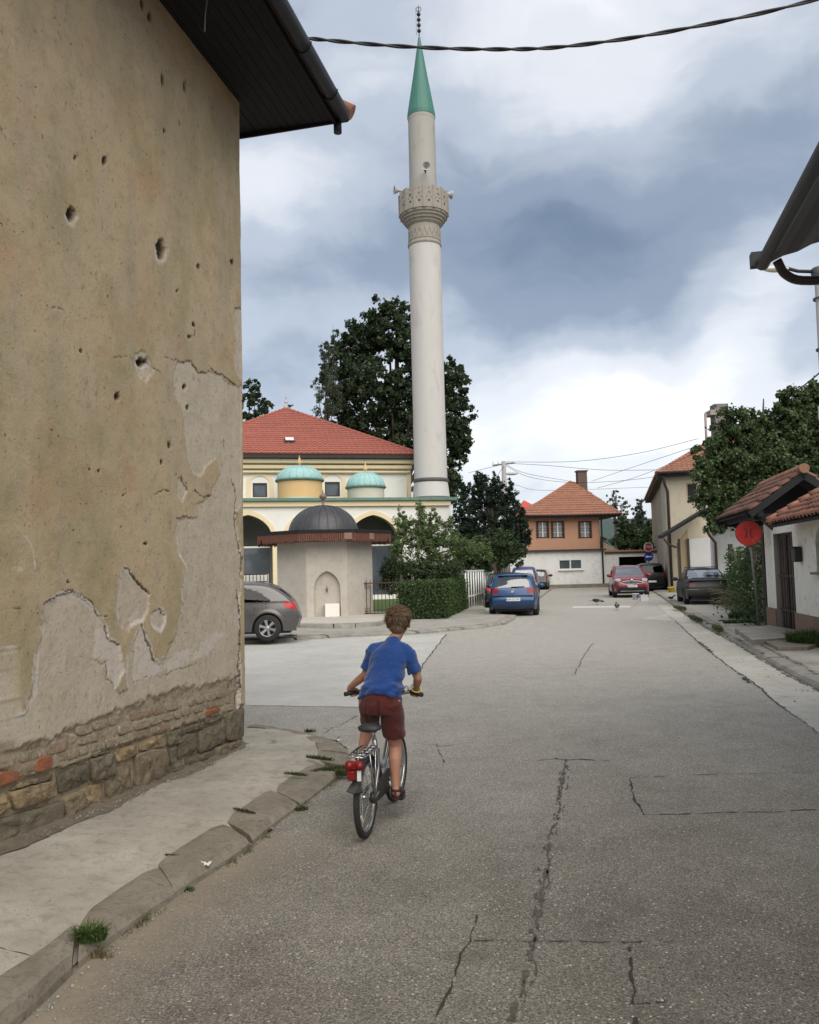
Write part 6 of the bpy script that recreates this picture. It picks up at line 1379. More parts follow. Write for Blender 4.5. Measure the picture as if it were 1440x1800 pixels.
# clipped hedge: leaves on a block with slightly uneven faces
def hedge(name, label, pts, w, h, n, size, m, seed, z0=.08):
    L = [G(x, y, z0) for x, y in pts]; t = thing(name, label, 'hedge', tuple(L[0])); rs = np.random.RandomState(seed)
    core = MB(); pos = []; out = []
    segs = list(zip(L[:-1], L[1:])); tot = sum((b - a).length for a, b in segs)
    for si, (a, b) in enumerate(segs):
        e = (b - a); l = e.length; e.normalize(); nn = Vector((-e.y, e.x, 0)); c = (a + b) / 2 + nn * w / 2
        core.box((c.x, c.y, z0 + h / 2 - .02), (l - .1 if si else l - .12, w - .2, h - .2), Matrix((e, nn, Vector((0, 0, 1)))).transposed())
        k = int(n * l / tot); E = np.array(e); N_ = np.array(nn); A_ = np.array(a)
        f = rs.uniform(0, 1, k); u = rs.uniform(0, l, k); v = rs.uniform(0, 1, k)
        front = f < .45; top = (f >= .45) & (f < .8); ends = f >= .8
        y = np.where(front, 0, np.where(top, v * w, rs.uniform(0, w, k))); z = np.where(front, v * h, np.where(top, h, rs.uniform(0, 1, k) * h)); uu = np.where(ends, np.where(v < .5, 0, l), u)
        q = A_ + E * uu[:, None] + N_ * y[:, None]; q[:, 2] = z0 + z
        und = .10 * (fbm(uu * 1.7 + si * 9, (z + y) * 2.2, 3, seed) - .5) + rs.normal(size=k) * .03
        o = np.zeros((k, 3)); o[front] = -N_; o[top] = (0, 0, 1); o[ends & (v < .5)] = -E; o[ends & (v >= .5)] = E
        pos.append(q + o * und[:, None]); out.append(o)
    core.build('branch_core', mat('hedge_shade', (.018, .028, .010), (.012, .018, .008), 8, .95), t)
    leaf_obj('foliage', np.concatenate(pos), np.concatenate(out), size, m, t, seed); return t
hedge('clipped_hedge', 'clipped green box hedge between the pavement and the mosque garden', [(782, 1088), (812, 1074), (850, 1050)], 1.65, 1.22, 60000, .075, M_L_HEDGE, 20)
# maple on the right
MP = [(1400, 715, 34, 34), (1435, 700, 34, 30), (1460, 720, 50, 50), (1375, 745, 40, 36), (1290, 745, 34, 34), (1320, 770, 45, 36), (1265, 790, 32, 30), (1240, 830, 26, 30), (1290, 815, 48, 40), (1355, 800, 55, 45), (1420, 775, 55, 55), (1245, 880, 24, 26), (1280, 870, 40, 40), (1330, 860, 50, 40), (1390, 840, 50, 40), (1445, 830, 50, 50), (1260, 915, 26, 22), (1300, 910, 34, 26), (1223, 798, 12, 12), (1330, 735, 18, 20), (1375, 700, 16, 16), (1352, 905, 36, 30)]
tree('maple_tree', 'large leafy tree spreading over the right hand houses and gate roof', 'tree', (P(1335, 1000, 33).x, 33.5, 0), blobs_px(MP, 33.0, .9), 85000, .125, M_L_MAPLE, 21, .28, 14, aspect=.85, trunk_h=3.0)
# things growing behind the garage
tree('pine_tree', 'thin see through pine behind the peach house', 'tree', (P(1082, 1000, 95).x, 95, 0), blobs_px([(1078, 868, 12, 8), (1088, 882, 18, 9), (1080, 897, 16, 9), (1098, 895, 12, 10), (1075, 880, 9, 8), (1092, 910, 16, 12)], 95, 1), 1500, .30, M_L_BACK, 22, .15, 7, aspect=.3)
tree('spruce_tree', 'pointed grey green spruce behind the garage', 'tree', (P(1124, 1000, 85).x, 85, 0), blobs_px([(1124, 885, 5, 12), (1123, 900, 12, 12), (1122, 918, 18, 14), (1120, 935, 24, 16), (1118, 950, 28, 14)], 85, 1), 5200, .30, leaf_mat('spruce_needles', (.03, .05, .035), (.045, .07, .045), (.07, .10, .065)), 23, .2, 5, aspect=.4)
tree('dark_thicket', 'dark green trees massed behind the garage roof', 'thicket', (P(1100, 1000, 80).x, 80, 0), blobs_px([(1100, 925, 18, 18), (1112, 940, 26, 16), (1140, 930, 18, 16), (1090, 948, 16, 14), (1150, 945, 16, 14)], 80, 1), 5200, .3, M_L_BUSH, 24, .15, 4)
tree('creeper_mound', 'fresh green creeper lying on the garage roof', 'creeper', (P(1112, 1000, 67).x, 67, 2.9), blobs_px([(1100, 958, 14, 8), (1120, 956, 16, 9), (1138, 960, 12, 7)], 67, 1), 3200, .18, M_L_VINE, 25, .05, 2, trunk_h=3.4)
# far-off wood along the skyline, one mass
rs_ = np.random.RandomState(8); k = 26000; xx = rs_.uniform(-260, 330, k); yy = rs_.uniform(150, 230, k); hh = 5 + 5 * fbm(xx / 14, yy / 14, 3, 4); zz = rs_.uniform(0, 1, k) ** .6 * hh
V, F, R = leaves(np.stack([xx, yy, zz], 1), 1.6, .9, seed=9); me = np_mesh('far_wood', V, F); attr(me, 'rnd', R); o = link('far_wood', me, None, M_L_BACK); o['kind'] = 'stuff'
# creeper fence on the right
cf0, cf1 = P(1286, 1000, 33.0), P(1347, 1000, 20.9); cf0.z = cf1.z = .085
CFN = thing('creeper_fence', 'weathered board fence overgrown with creeper and small white flowers', 'fence', tuple(cf0))
M_SLAT = mat('weathered_slat', (.19, .155, .115), (.12, .10, .08), 3, .9, stretch=(3, 3, .3), c3=(.26, .24, .2), s3=9, jitter=.3)
e = (cf1 - cf0).normalized(); Lf = (cf1 - cf0).length; ns = int(Lf / .2); rr = random.Random(3)
for i in range(ns):
    q = cf0 + e * (i + .5) * .2; h = 1.95 + .1 * math.sin(i * 1.7) ; mb = MB(); mb.box((q.x, q.y, .085 + h / 2), (.15, .025, h), Matrix.Rotation(math.atan2(e.y, e.x) + rr.uniform(-.03, .03), 3, 'Z')); mb.build('slat', M_SLAT, CFN)
for z in (.5, 1.6): mb = MB(); mb.bar(cf0 + Vector((.05, .06, z)), cf1 + Vector((.05, .06, z)), .05, .08); mb.build('rail', M_SLAT, CFN)
for f in (0.0, 1.0): q = cf0.lerp(cf1, f); mb = MB(); mb.box((q.x, q.y, 1.25), (.14, .14, 2.4)); mb.build('post', M_BROWNEAVE, CFN)
k = 9000; u = rs_.uniform(0, Lf, k); z = rs_.uniform(0, 1, k) ** 1.3 * 2.15; nn = np.array([e.y, -e.x, 0.0]); nn = nn if nn[0] < 0 else -nn
off = np.abs(rs_.normal(size=k)) * (.08 + .26 * (1 - z / 2.2)); keep = fbm(u * 1.6, z * 1.1, 3, 6) > (.40 + .10 * (z / 2.2))
q = np.array(cf0) + np.array(e) * u[:, None] + nn * off[:, None]; q[:, 2] = z + .085; q = q[keep]
leaf_obj('creeper', q, np.tile(nn, (len(q), 1)), .10, M_L_VINE, CFN, 5)
M_PETAL = mat('white_petal', (.75, .75, .70), (.65, .65, .6), 5, .7)
mb = MB(); 
for i in range(34):
    uu = rr.uniform(0, Lf); z_ = rr.uniform(.4, 2.0); p = cf0 + e * uu + Vector(nn) * rr.uniform(.15, .3); mb.sphere((p.x, p.y, z_), .035, 6, 4, (1, 1, .6))
o = mb.build('flowers', M_PETAL, CFN); o['kind'] = 'stuff'
mb = MB()
for i in range(46):      # dry twigs hanging out of the hedge foot
    uu = rr.uniform(0, Lf * .9); p = cf0 + e * uu + Vector(nn) * .1; p.z = rr.uniform(.05, .5); d = Vector((nn[0] * rr.uniform(.4, 1.1), nn[1] + rr.uniform(-.6, .2), rr.uniform(-.1, .6))); mb.tube(smoothline([p, p + d * .5 + Vector((0, 0, .12)), p + d], 3), .008, 4)
mb.build('dry_twigs', mat('dry_twig', (.22, .17, .11), (.15, .12, .08), 8), CFN)['kind'] = 'stuff'
# weeds and grass tufts
def tuft(name, label, c, rx, ry, h, n, seed, m=None, cat='weed', w=.006, rot=0):
    t = thing(name, label, cat, tuple(c), R_(rot)); rs = np.random.RandomState(seed); a = rs.uniform(0, 2 * math.pi, n); r = rs.uniform(0, 1, n) ** .7
    bx = np.stack([r * np.cos(a) * rx, r * np.sin(a) * ry, np.zeros(n)], 1); la = a + rs.normal(size=n) * .6; ln = rs.uniform(.4, 1, n) * h; out = rs.uniform(.1, 1.0, n)[:, None] * np.stack([np.cos(la), np.sin(la), 0 * la], 1)
    s = np.stack([-np.sin(la), np.cos(la), 0 * la], 1) * w * rs.uniform(.6, 1.5, n)[:, None]
    m1 = bx + out * ln[:, None] * .35 + np.array([0, 0, 1]) * ln[:, None] * .65; tp = bx + out * ln[:, None] * .95 + np.array([0, 0, 1]) * (ln * rs.uniform(.5, 1.05, n))[:, None]
    V = np.stack([bx - s, bx + s, m1 + s * .8, m1 - s * .8, m1 - s * .8, m1 + s * .8, tp + s * .1, tp - s * .1], 1).reshape(-1, 3); F = np.arange(n * 8).reshape(-1, 4)
    me = np_mesh('blades', V, F); attr(me, 'rnd', np.repeat(rs.uniform(0, 1, n), 8)); o = link('blades', me, t, m or M_GRASS); o['kind'] = 'stuff'; return t
M_DUSTY = leaf_mat('dusty_grass', (.035, .06, .016), (.07, .09, .03), (.17, .15, .07))
M_DRYG = leaf_mat('dry_grass', (.16, .12, .06), (.22, .17, .09), (.30, .24, .14))
for i, (x, y, rx, ry, h, n, lab) in enumerate([
    (160, 1662, .07, .045, .075, 520, 'dense dark green grass tuft in the kerb gap nearest the camera'),
    (430, 1433, .11, .012, .02, 300, 'flat green weed strip across a kerb joint, beside a scrap of paper'),
    (468, 1445, .08, .02, .02, 240, 'right end of the flat green weed strip sloping into the gutter'),
    (310, 1513, .08, .009, .014, 170, 'short thin weed strip in the kerb joint above the crumpled paper'),
    (526, 1412, .07, .035, .035, 240, 'bright weed clump at the foot of the kerb, below the corner joint'),
    (522, 1368, .12, .02, .03, 240, 'thin weed line on the kerb top near the rounded corner'),
    (580, 1350, .18, .05, .04, 600, 'widest grass patch at the rounded kerb corner beside the back wheel'),
    (604, 1358, .07, .05, .06, 320, 'taller grass at the road edge just left of the mudguard'),
    (562, 1340, .16, .02, .04, 300, 'narrow weed line between two stones of the rounded kerb end'),
    (328, 1560, .045, .02, .03, 110, 'tiny weed sprig in the kerb foot right of the crumpled paper'),
    (545, 1284, .06, .02, .05, 120, 'small weed growing from the crack behind the pavement end'),
    (165, 1676, .09, .02, .05, 90, 'dry straw stalks lying under the nearest grass tuft'),
    (1330, 1090, .8, .35, .22, 2600, 'low leafy weed patch at the foot of the red round sign'),
    (1300, 1099, .5, .2, .12, 900, 'thin trailing end of the weed patch beside the door slab'),
    (1440, 1140, .55, .5, .35, 2600, 'tall grass at the right edge below the brown plinth'),
    (1395, 1108, .12, .12, .12, 260, 'small grass tuft between the two concrete door slabs'),
    (1222, 1092, 1.5, .14, .07, 800, 'grass on the right kerb in front of the black saloon'),
    (1262, 1110, 1.2, .12, .06, 600, 'patchy grass on the right kerb nearest the gate slabs'),
    (1195, 1073, 1.2, .16, .12, 700, 'weeds beside the left rear wheel of the black saloon'),
    (1270, 1096, .12, .06, .05, 90, 'tiny grass spot on the dusty yard in front of the sign'),
    (690, 1098, .5, .08, .06, 240, 'sparse weeds along the fountain step below the iron gate'),
    (510, 1122, .2, .04, .05, 120, 'weeds at the foot of the white topped kerb beside the grey car'),
]):
    c = G(x, y, .05 if i < 9 else .02); c.z = .03 if i in (6, 7) else (.075 if i in (0, 1, 3, 5, 8) else (.085 if i > 11 else .0)); tuft('weed_tuft' if i not in (14, 15, 16, 17) else 'grass_tuft', lab, c, rx, ry, h, n, 50 + i, M_DRYG if i == 11 else (M_L_VINE if i in (12, 13) else (M_DUSTY if 0 < i < 9 or i in (16, 17, 18) else None)), 'weeds' if i not in (14,) else 'grass', w=.0035 if i < 12 else .009, rot={1: -35, 2: -60, 3: -20, 5: -25, 6: 25, 8: -30, 16: 77, 17: 72, 18: 80, 13: 15}.get(i, 0))

# thin broken line of weeds and straw along the foot of the near kerb and in its joints
rs = np.random.RandomState(77); pos = []
for k in range(150):
    f = rs.rand(); i = 3 + int(f * (len(outer) - 4)); q = outer[i].lerp(outer[min(i + 1, len(outer) - 1)], rs.rand()); 
    if fbm(np.array(q.x * 2.3), np.array(q.y * 2.3), 2, 6) > .50: pos += [(q.x + .02 * rs.randn() + .01, q.y + .03 * rs.randn(), .0) for _ in range(9)]
if pos:
    b = np.array(pos); n = len(b); a = rs.uniform(0, 6.28, n); l = rs.uniform(.012, .045, n); s = np.stack([-np.sin(a), np.cos(a), 0 * a], 1) * .0025; o_ = np.stack([np.cos(a), np.sin(a), 0 * a], 1) * l[:, None] * .8
    tp = b + o_ + np.array([0, 0, 1]) * l[:, None] * .7; V = np.stack([b - s, b + s, tp + s * .2, tp - s * .2], 1).reshape(-1, 3); me = np_mesh('kerb_weeds', V, np.arange(n * 4).reshape(-1, 4)); attr(me, 'rnd', np.repeat(rs.uniform(0, 1, n), 4)); o = link('kerb_weeds', me, None, leaf_mat('dusty_weeds', (.06, .08, .03), (.12, .11, .05), (.24, .19, .11))); o['kind'] = 'stuff'
# ------------------------------------------------------------------ cars
M_RUB = mat('tyre_rubber', (.018, .018, .018), (.03, .03, .028), 12, .85, bs=80)
M_RIM = mat('alloy_rim', (.50, .50, .51), (.40, .40, .41), 8, .3, metallic=.8, bstr=.05)
M_RIMD = mat('dull_rim', (.12, .12, .125), (.08, .08, .085), 8, .5, metallic=.5, bstr=.05)
M_BLK = mat('black_trim', (.014, .014, .015), (.024, .024, .025), 9, .45, bstr=.1)
M_TAIL = mat('tail_light_red', (.24, .010, .012), (.12, .01, .012), 14, .15, bstr=.1, bs=70)
M_TAILD = mat('dull_tail_light', (.085, .012, .012), (.05, .01, .01), 14, .3, bstr=.1, bs=70)
M_CLEAR = mat('clear_lamp', (.40, .41, .42), (.26, .27, .28), 12, .12, bstr=.1, bs=70)
M_CHR = mat('chrome', (.65, .65, .66), (.55, .55, .56), 9, .12, metallic=1, bstr=0)
M_PLATE = mat('plate_white', (.72, .72, .70), (.66, .66, .64), 9, .4, bstr=0)
M_INK = mat('plate_ink', (.015, .015, .02), rough=.6, bstr=0)
M_SEAT = mat('seat_fabric', (.05, .05, .055), (.08, .08, .085), 9, .9)
G_CAR = glass_mat('car_glass', (.72, .78, .76), .75, .05, .16); G_DARK = glass_mat('dark_car_glass', (.3, .32, .34), .35, .03, .03)
FONT5 = None
def text_obj(s, size, m, parent, loc, rot, name='lettering', extrude=.002, align='CENTER', ws=1.0):
    cu = bpy.data.curves.new(name, 'FONT'); cu.body = s; cu.size = size; cu.extrude = extrude; cu.align_x = align; cu.align_y = 'CENTER'; cu.space_character = ws
    o = bpy.data.objects.new('tmp', cu); COL.objects.link(o); dg = bpy.context.evaluated_depsgraph_get(); me = bpy.data.meshes.new_from_object(o.evaluated_get(dg)); bpy.data.objects.remove(o)
    q = link(name, me, parent, m); q.location = loc; q.rotation_euler = rot; return q
def wheel(parent, x, y, r, w, side, rim_m, spokes=6, steer=0):
    W = bpy.data.objects.new('wheel', bpy.data.meshes.new('wheel')); 
    mb = MB(); mb.lathe([(r * .62, -w / 2), (r * .90, -w / 2), (r * .985, -w * .38), (r, -w * .2), (r, w * .2), (r * .985, w * .38), (r * .90, w / 2), (r * .62, w / 2)], (0, 0, 0), 36, 'Y'); o = mb.build('wheel', M_RUB, parent, local=True); o.location = (x, y, r); o.rotation_euler = (0, 0, steer)
    bpy.data.objects.remove(W)
    s = side; rr = r * .66; yo = s * w * .46
    mb = MB(); mb.lathe([(rr * 1.0, yo - s * .05), (rr * 1.0, yo), (rr * .93, yo + s * .006), (rr * .90, yo - s * .02), (rr * .86, yo - s * .09)], (0, 0, 0), 36, 'Y')
    for k in range(spokes):
        a = 2 * math.pi * k / spokes + .3; ca, sa = math.cos(a), math.sin(a); t = Vector((-sa, 0, ca)); d = Vector((ca, 0, sa)); wd = rr * .17
        vs = []
        for (q, ww, yy) in ((rr * .18, wd * .8, yo - s * .02), (rr * .55, wd * .75, yo - s * .012), (rr * .93, wd * 1.15, yo - s * .004)):
            vs += [d * q - t * ww + Vector((0, yy, 0)), d * q + t * ww + Vector((0, yy, 0)), d * q + t * ww + Vector((0, yy - s * .03, 0)), d * q - t * ww + Vector((0, yy - s * .03, 0))]
        mb.add(vs, [(0, 1, 5, 4), (4, 5, 9, 8), (1, 2, 6, 5), (5, 6, 10, 9), (3, 0, 4, 7), (7, 4, 8, 11)])
    mb.lathe([(0, yo), (rr * .16, yo), (rr * .22, yo - s * .02), (rr * .22, yo - s * .05)], (0, 0, 0), 16, 'Y')
    mb.build('rim', rim_m, o, local=True)
    mb = MB(); mb.lathe([(0, yo - s * .10), (rr * .95, yo - s * .10)], (0, 0, 0), 24, 'Y'); mb.build('brake_disc', M_BLK, o, local=True)
    return o
def car(name, label, cat, loc, heading, S, group=None):
    """S: dict(L,W,sil=[(x,z)...] from rear bottom over the top to front bottom, belt, wheels, r, glass, body, parts...) x forward"""
    t = thing(name, label, cat, tuple(loc), heading, group); L, W = S['L'], S['W']; sil = smooth_sil(S['sil'], 190); n = len(sil); rw = S['r']; wx = S['wheels']; sill = S.get('sill', .24); belt = S['belt']
    sx = np.array([p[0] for p in sil]); sz = np.array([p[1] for p in sil]); x0, x1 = sx.min(), sx.max(); xc = (x0 + x1) / 2
    tum = S.get('tumble', .34); hr = S.get('shoulder', belt - .12)
    def wy(x, z):
        u = (x - xc) / (L / 2); pl = 1 - S.get('taper', .16) * np.abs(u) ** 4.5
        y = W / 2 * pl; lo = np.clip((.55 - z) / .4, 0, 1); y = y - .05 * lo ** 1.5
        y = y - .035 * np.clip((z - .62) / .3, 0, 1) ** 2; y = y - np.maximum(z - belt, 0) * tum
        return y
    arc = np.concatenate([[0], np.cumsum(np.hypot(np.diff(sx), np.diff(sz)))]); fr = arc / arc[-1]
    xb = np.interp(fr, [0, S.get('fr0', .16), S.get('fr1', .86), 1], [x0 + .06, x0 + .5, x1 - .5, x1 - .06]) 
    # refine sill points: monotone
    zb = np.full(n, sill)
    for w_ in wx:
        R = rw * 1.13; d = R * R - (xb - w_) ** 2; zb = np.where(d > 0, np.maximum(zb, rw + np.sqrt(np.maximum(d, 0))), zb)
    m = 34; T = np.linspace(0, 1, m)
    Xs = sx[:, None] * (1 - T) + xb[:, None] * T; Zs = sz[:, None] * (1 - T) + zb[:, None] * T
    dist = np.hypot(Xs - sx[:, None], Zs - sz[:, None]); rd = S.get('round', .09)
    rnd_ = np.where(dist < rd, rd - np.sqrt(np.maximum(rd * rd - (rd - dist) ** 2, 0)), 0) * .9
    Ys = wy(Xs, Zs) - rnd_
    arch = np.zeros_like(Xs)
    for w_ in wx:
        dd = np.hypot(Xs - w_, Zs - rw); arch = np.maximum(arch, np.clip(1 - np.abs(dd - rw * 1.2) / .07, 0, 1))
    Ys = Ys + .018 * arch
    k = 25; vv = np.linspace(-1, 1, k); ye = Ys[:, 0]
    Xt = np.repeat(sx[:, None], k, 1); Zt = np.repeat(sz[:, None], k, 1); Yt = ye[:, None] * vv
    nxs = np.gradient(sz); nzs = -np.gradient(sx); nl = np.hypot(nxs, nzs) + 1e-9; nxs /= nl; nzs /= nl; sgn = -1
    crown = S.get('crown', .035) * (1 - vv ** 2); Xt = Xt - sgn * 0 + (-(nxs)[:, None]) * crown; Zt = Zt + (-(nzs)[:, None]) * crown
    surf = [('L', Xs, Ys, Zs), ('R', Xs, -Ys, Zs), ('T', Xt, Yt, Zt)]
    parts = {}
    for key, X, Y, Z in surf:
        nu, nv = X.shape; F = grid_faces(nu, nv); V = np.stack([X, Y, Z], -1).reshape(-1, 3)
        if key == 'R': F = F[:, ::-1]
        fc = V[F].mean(1); sfrac = np.repeat(fr, nv)[F].mean(1) if True else 0
        lab_ = np.full(len(F), 'body', dtype=object)
        for (pn, kind, test) in S['regions']:
            if kind == 'side' and key in 'LR': msk = test(fc[:, 0], fc[:, 2]) 
            elif kind == 'top' and key == 'T': msk = test(fc[:, 0], fc[:, 1], fc[:, 2])
            elif kind == 'all': msk = test(fc[:, 0], np.abs(fc[:, 1]), fc[:, 2])
            else: continue
            lab_[msk] = pn + (('|' + key) if kind == 'side' or (pn in ('tail_light', 'headlight')) else '')
            if pn in ('tail_light', 'headlight'):
                s_ = np.where(fc[:, 1] > 0, 'L', 'R')
                for q in 'LR': lab_[msk & (s_ == q)] = pn + '|' + q
        for pn in set(lab_): parts.setdefault(pn, []).append((V, F[lab_ == pn]))
    objs = {}
    for pn, lst in parts.items():
        vs = []; fs = []; b = 0
        for V, F in lst:
            u, inv = np.unique(F, return_inverse=True); vs.append(V[u]); fs.append(inv.reshape(F.shape) + b); b += len(u)
        nm = pn.split('|')[0]; vs = np.concatenate(vs); fs = np.concatenate(fs)
        me = np_mesh(nm, vs, fs, True); import bmesh
        bm = bmesh.new(); bm.from_mesh(me); bmesh.ops.remove_doubles(bm, verts=bm.verts, dist=.0012)
        bmesh.ops.recalc_face_normals(bm, faces=bm.faces)
        if nm not in ('side_window', 'rear_window', 'windscreen') : pass
        bm.to_mesh(me); bm.free(); me.polygons.foreach_set('use_smooth', [True] * len(me.polygons))
        objs[pn] = link(nm, me, t, S['mats'].get(nm, S['paint']))
    # inside: floor pan, wheel wells, seats
    mb = MB(); mb.box((xc, 0, (sill + .5) / 2), (L - .5, W - .46, .5 - sill + .12)); mb.box((x1 - .75, 0, .55), (.7, W - .42, .4)); mb.build('underbody', M_BLK, t, local=True)
    if S.get('cabin', True):
        cx0, cx1 = S['cabin_x']; mb = MB()
        mb.box((cx0 + .35, 0, .75), (.25, W - .5, .5)); 
        for sy in (-.36, .36): mb.box((cx0 + .33, sy, 1.08), (.14, .30, .2), bevel=.04); mb.box((cx0 + 1.3, sy, .95), (.18, .46, .6), bevel=.05); mb.box((cx0 + 1.3, sy, 1.30), (.1, .26, .16), bevel=.03)
        mb.box((cx1 - .25, 0, .80), (.4, W - .4, .26)); mb.build('seats', M_SEAT, t, local=True)
    for i, w_ in enumerate(wx):
        for s in (-1, 1): wheel(t, w_, s * (W / 2 - .115), rw, .21, s, S.get('rim', M_RIM), S.get('spokes', 6))
    return t, (lambda z, end, y=0: (max if end > 0 else min)([a for a, b_ in sil if abs(b_ - z) < .03]) + end * S.get('crown', .035) * (1 - (y / (W * .45)) ** 2))
def smooth_sil(pts, n):
    q = smoothline([(x, 0, z) for x, z in pts], 8); q = polyline(q, n); return [(p.x, p.z) for p in q]
def plate(t, x, z, txt, rotz, w=.52, h=.112):
    s = -1 if rotz else 1; x += s * .045
    mb = MB(); mb.box((x, 0, z), (.012, w, h), bevel=.004); p = mb.build('number_plate', M_PLATE, t, local=True)
    if txt: text_obj(txt, h * .88, M_INK, p, (x + (.008 if not rotz else -.008), 0, z - .002), (math.pi / 2, 0, math.pi / 2 if not rotz else -math.pi / 2)); 
    mb = MB(); mb.box((x, (w / 2 - .022) * (1 if rotz else -1), z), (.0135, .04, h * .96)); mb.build('blue_band', mat('plate_blue', (.02, .06, .35), rough=.5, bstr=0), p, local=True)
    return p
def mirror(t, x, y, z, s, m, k=1.0):
    mb = MB(); mb.sphere((x, y + s * .12, z), .1 * k, 12, 7, (.65, 1.25, .85)); mb.tube([(x + .02, y - s * .02, z - .05), (x, y + s * .08, z - .03)], .022, 6); mb.build('mirror', m, t, local=True)
inp = lambda poly: (lambda a, b: in_poly(a, b, poly))
hatch = [(-2.0, .28), (-2.08, .40), (-2.10, .56), (-2.06, .70), (-2.03, .84), (-1.98, 1.0), (-1.86, 1.17), (-1.72, 1.34), (-1.58, 1.425), (-1.35, 1.465), (-.8, 1.49), (-.2, 1.475), (.25, 1.40), (.6, 1.22), (.95, 1.02), (1.2, .95), (1.6, .88), (1.9, .78), (2.06, .64), (2.1, .48), (2.06, .34), (1.98, .26)]
hatch = [(x, z) for x, z in hatch]
def dirz(p, ang): return ang
# --- blue hatchback (rear view)
M_BLUE = paint_mat('metallic_blue', (.012, .05, .135), .25, .35); M_GREYP = paint_mat('metallic_grey_brown', (.115, .108, .105), .25, .5); M_REDP = paint_mat('metallic_red', (.20, .014, .024), .22, .3)
M_BLACKP = paint_mat('black_paint', (.009, .010, .011), .3, .0, .12); M_DKBLUE = paint_mat('violet_blue', (.035, .04, .16), .25, .3); M_OLDBLK = paint_mat('old_black_paint', (.010, .011, .012), .45, .0, .05)
def rear_window_test(z0, z1, w0, w1, xmax=-1.5): return lambda x, y, z: (x < xmax) & (z > z0) & (z < z1) & (np.abs(y) < w0 + (w1 - w0) * (z - z0) / (z1 - z0))
def screen_test(x0, x1, z0, w0, w1): return lambda x, y, z: (x > x0) & (x < x1) & (z > z0) & (np.abs(y) < w0 + (w1 - w0) * (x - x0) / (x1 - x0))
hregs = [('side_window', 'side', inp([(-1.50, 1.02), (-1.22, 1.32), (-.75, 1.39), (-.4, 1.39), (-.36, .98)])), ('side_window', 'side', inp([(-.28, .98), (-.32, 1.39), (.05, 1.36), (.5, 1.14), (.66, .98)])),
         ('rear_window', 'top', rear_window_test(1.02, 1.385, .60, .50)), ('windscreen', 'top', screen_test(.22, .98, 1.03, .58, .70)),
         ('tail_light', 'all', lambda x, y, z: (x < -1.72) & (z > .80) & (z < 1.00) & (y > .50) & (((y - .66) / .17) ** 2 + ((z - .9) / .10) ** 2 < 1.5)),
         ('lower_bumper', 'all', lambda x, y, z: (z < .42))]
S = dict(L=4.2, W=1.78, sil=hatch, belt=.98, wheels=(-1.28, 1.3), r=.31, regions=hregs, paint=M_BLUE, cabin_x=(-1.5, 1.1), mats={'side_window': G_CAR, 'rear_window': G_CAR, 'windscreen': G_CAR, 'tail_light': M_TAIL, 'lower_bumper': paint_mat('dark_blue_shade', (.012, .03, .07), .4)}, rim=M_RIMD)
def at_ground(px, py, z=0): p = G(px, py, z); return Vector((p.x, p.y, z))
rc = at_ground(903, 1083.5); hd = R_(90 - 9.5); ctr = rc + Vector((math.cos(hd), math.sin(hd), 0)) * 1.95
GOLF, wyf = car('blue_hatchback', 'metallic blue hatchback parked with its back to us at the end of the pavement', 'car', ctr, hd, S)
plate(GOLF, -2.115, .60, 'A69-O-374', True)
mb = MB(); mb.lathe([(0, 0), (.062, 0), (.066, -.006), (.066, -.02)], (-2.085, 0, .90), 20, 'X'); em = mb.build('badge', mat('badge_blue_grey', (.30, .34, .40), (.22, .25, .3), 5, .3), GOLF, local=True)
ve = MB(); ve.tube([(-2.105, .062 * math.cos(a), .90 + .062 * math.sin(a)) for a in np.linspace(0, 2 * math.pi, 21)[:-1]], .006, 5, closed=True)
for pts in ([(-.03, .05), (-.0, .006), (.03, .05)][::1], [(-.055, .02), (-.025, -.048), (0, -.004), (.025, -.048), (.055, .02)]): ve.tube([(-2.108, -a, .90 + b) for a, b in pts], .006, 5)
ve.build('badge_letters', M_CHR, em, local=True)
mb = MB(); mb.tube([(-2.03, .05, 1.03), (-2.035, -.16, 1.035), (-2.015, -.42, 1.045)], .014, 6); mb.build('wiper', M_BLK, GOLF, local=True)
mb = MB(); mb.box((-2.11, 0, .735), (.07, 1.45, .02), bevel=.006); mb.build('bumper_lip', M_BLUE, GOLF, local=True)
mb = MB(); mb.box((-1.60, 0, 1.44), (.22, 1.06, .03), bevel=.01); mb.build('roof_spoiler', M_BLUE, GOLF, local=True)
for s in (-1, 1): mirror(GOLF, .62, s * .86, 1.02, s, M_BLUE)
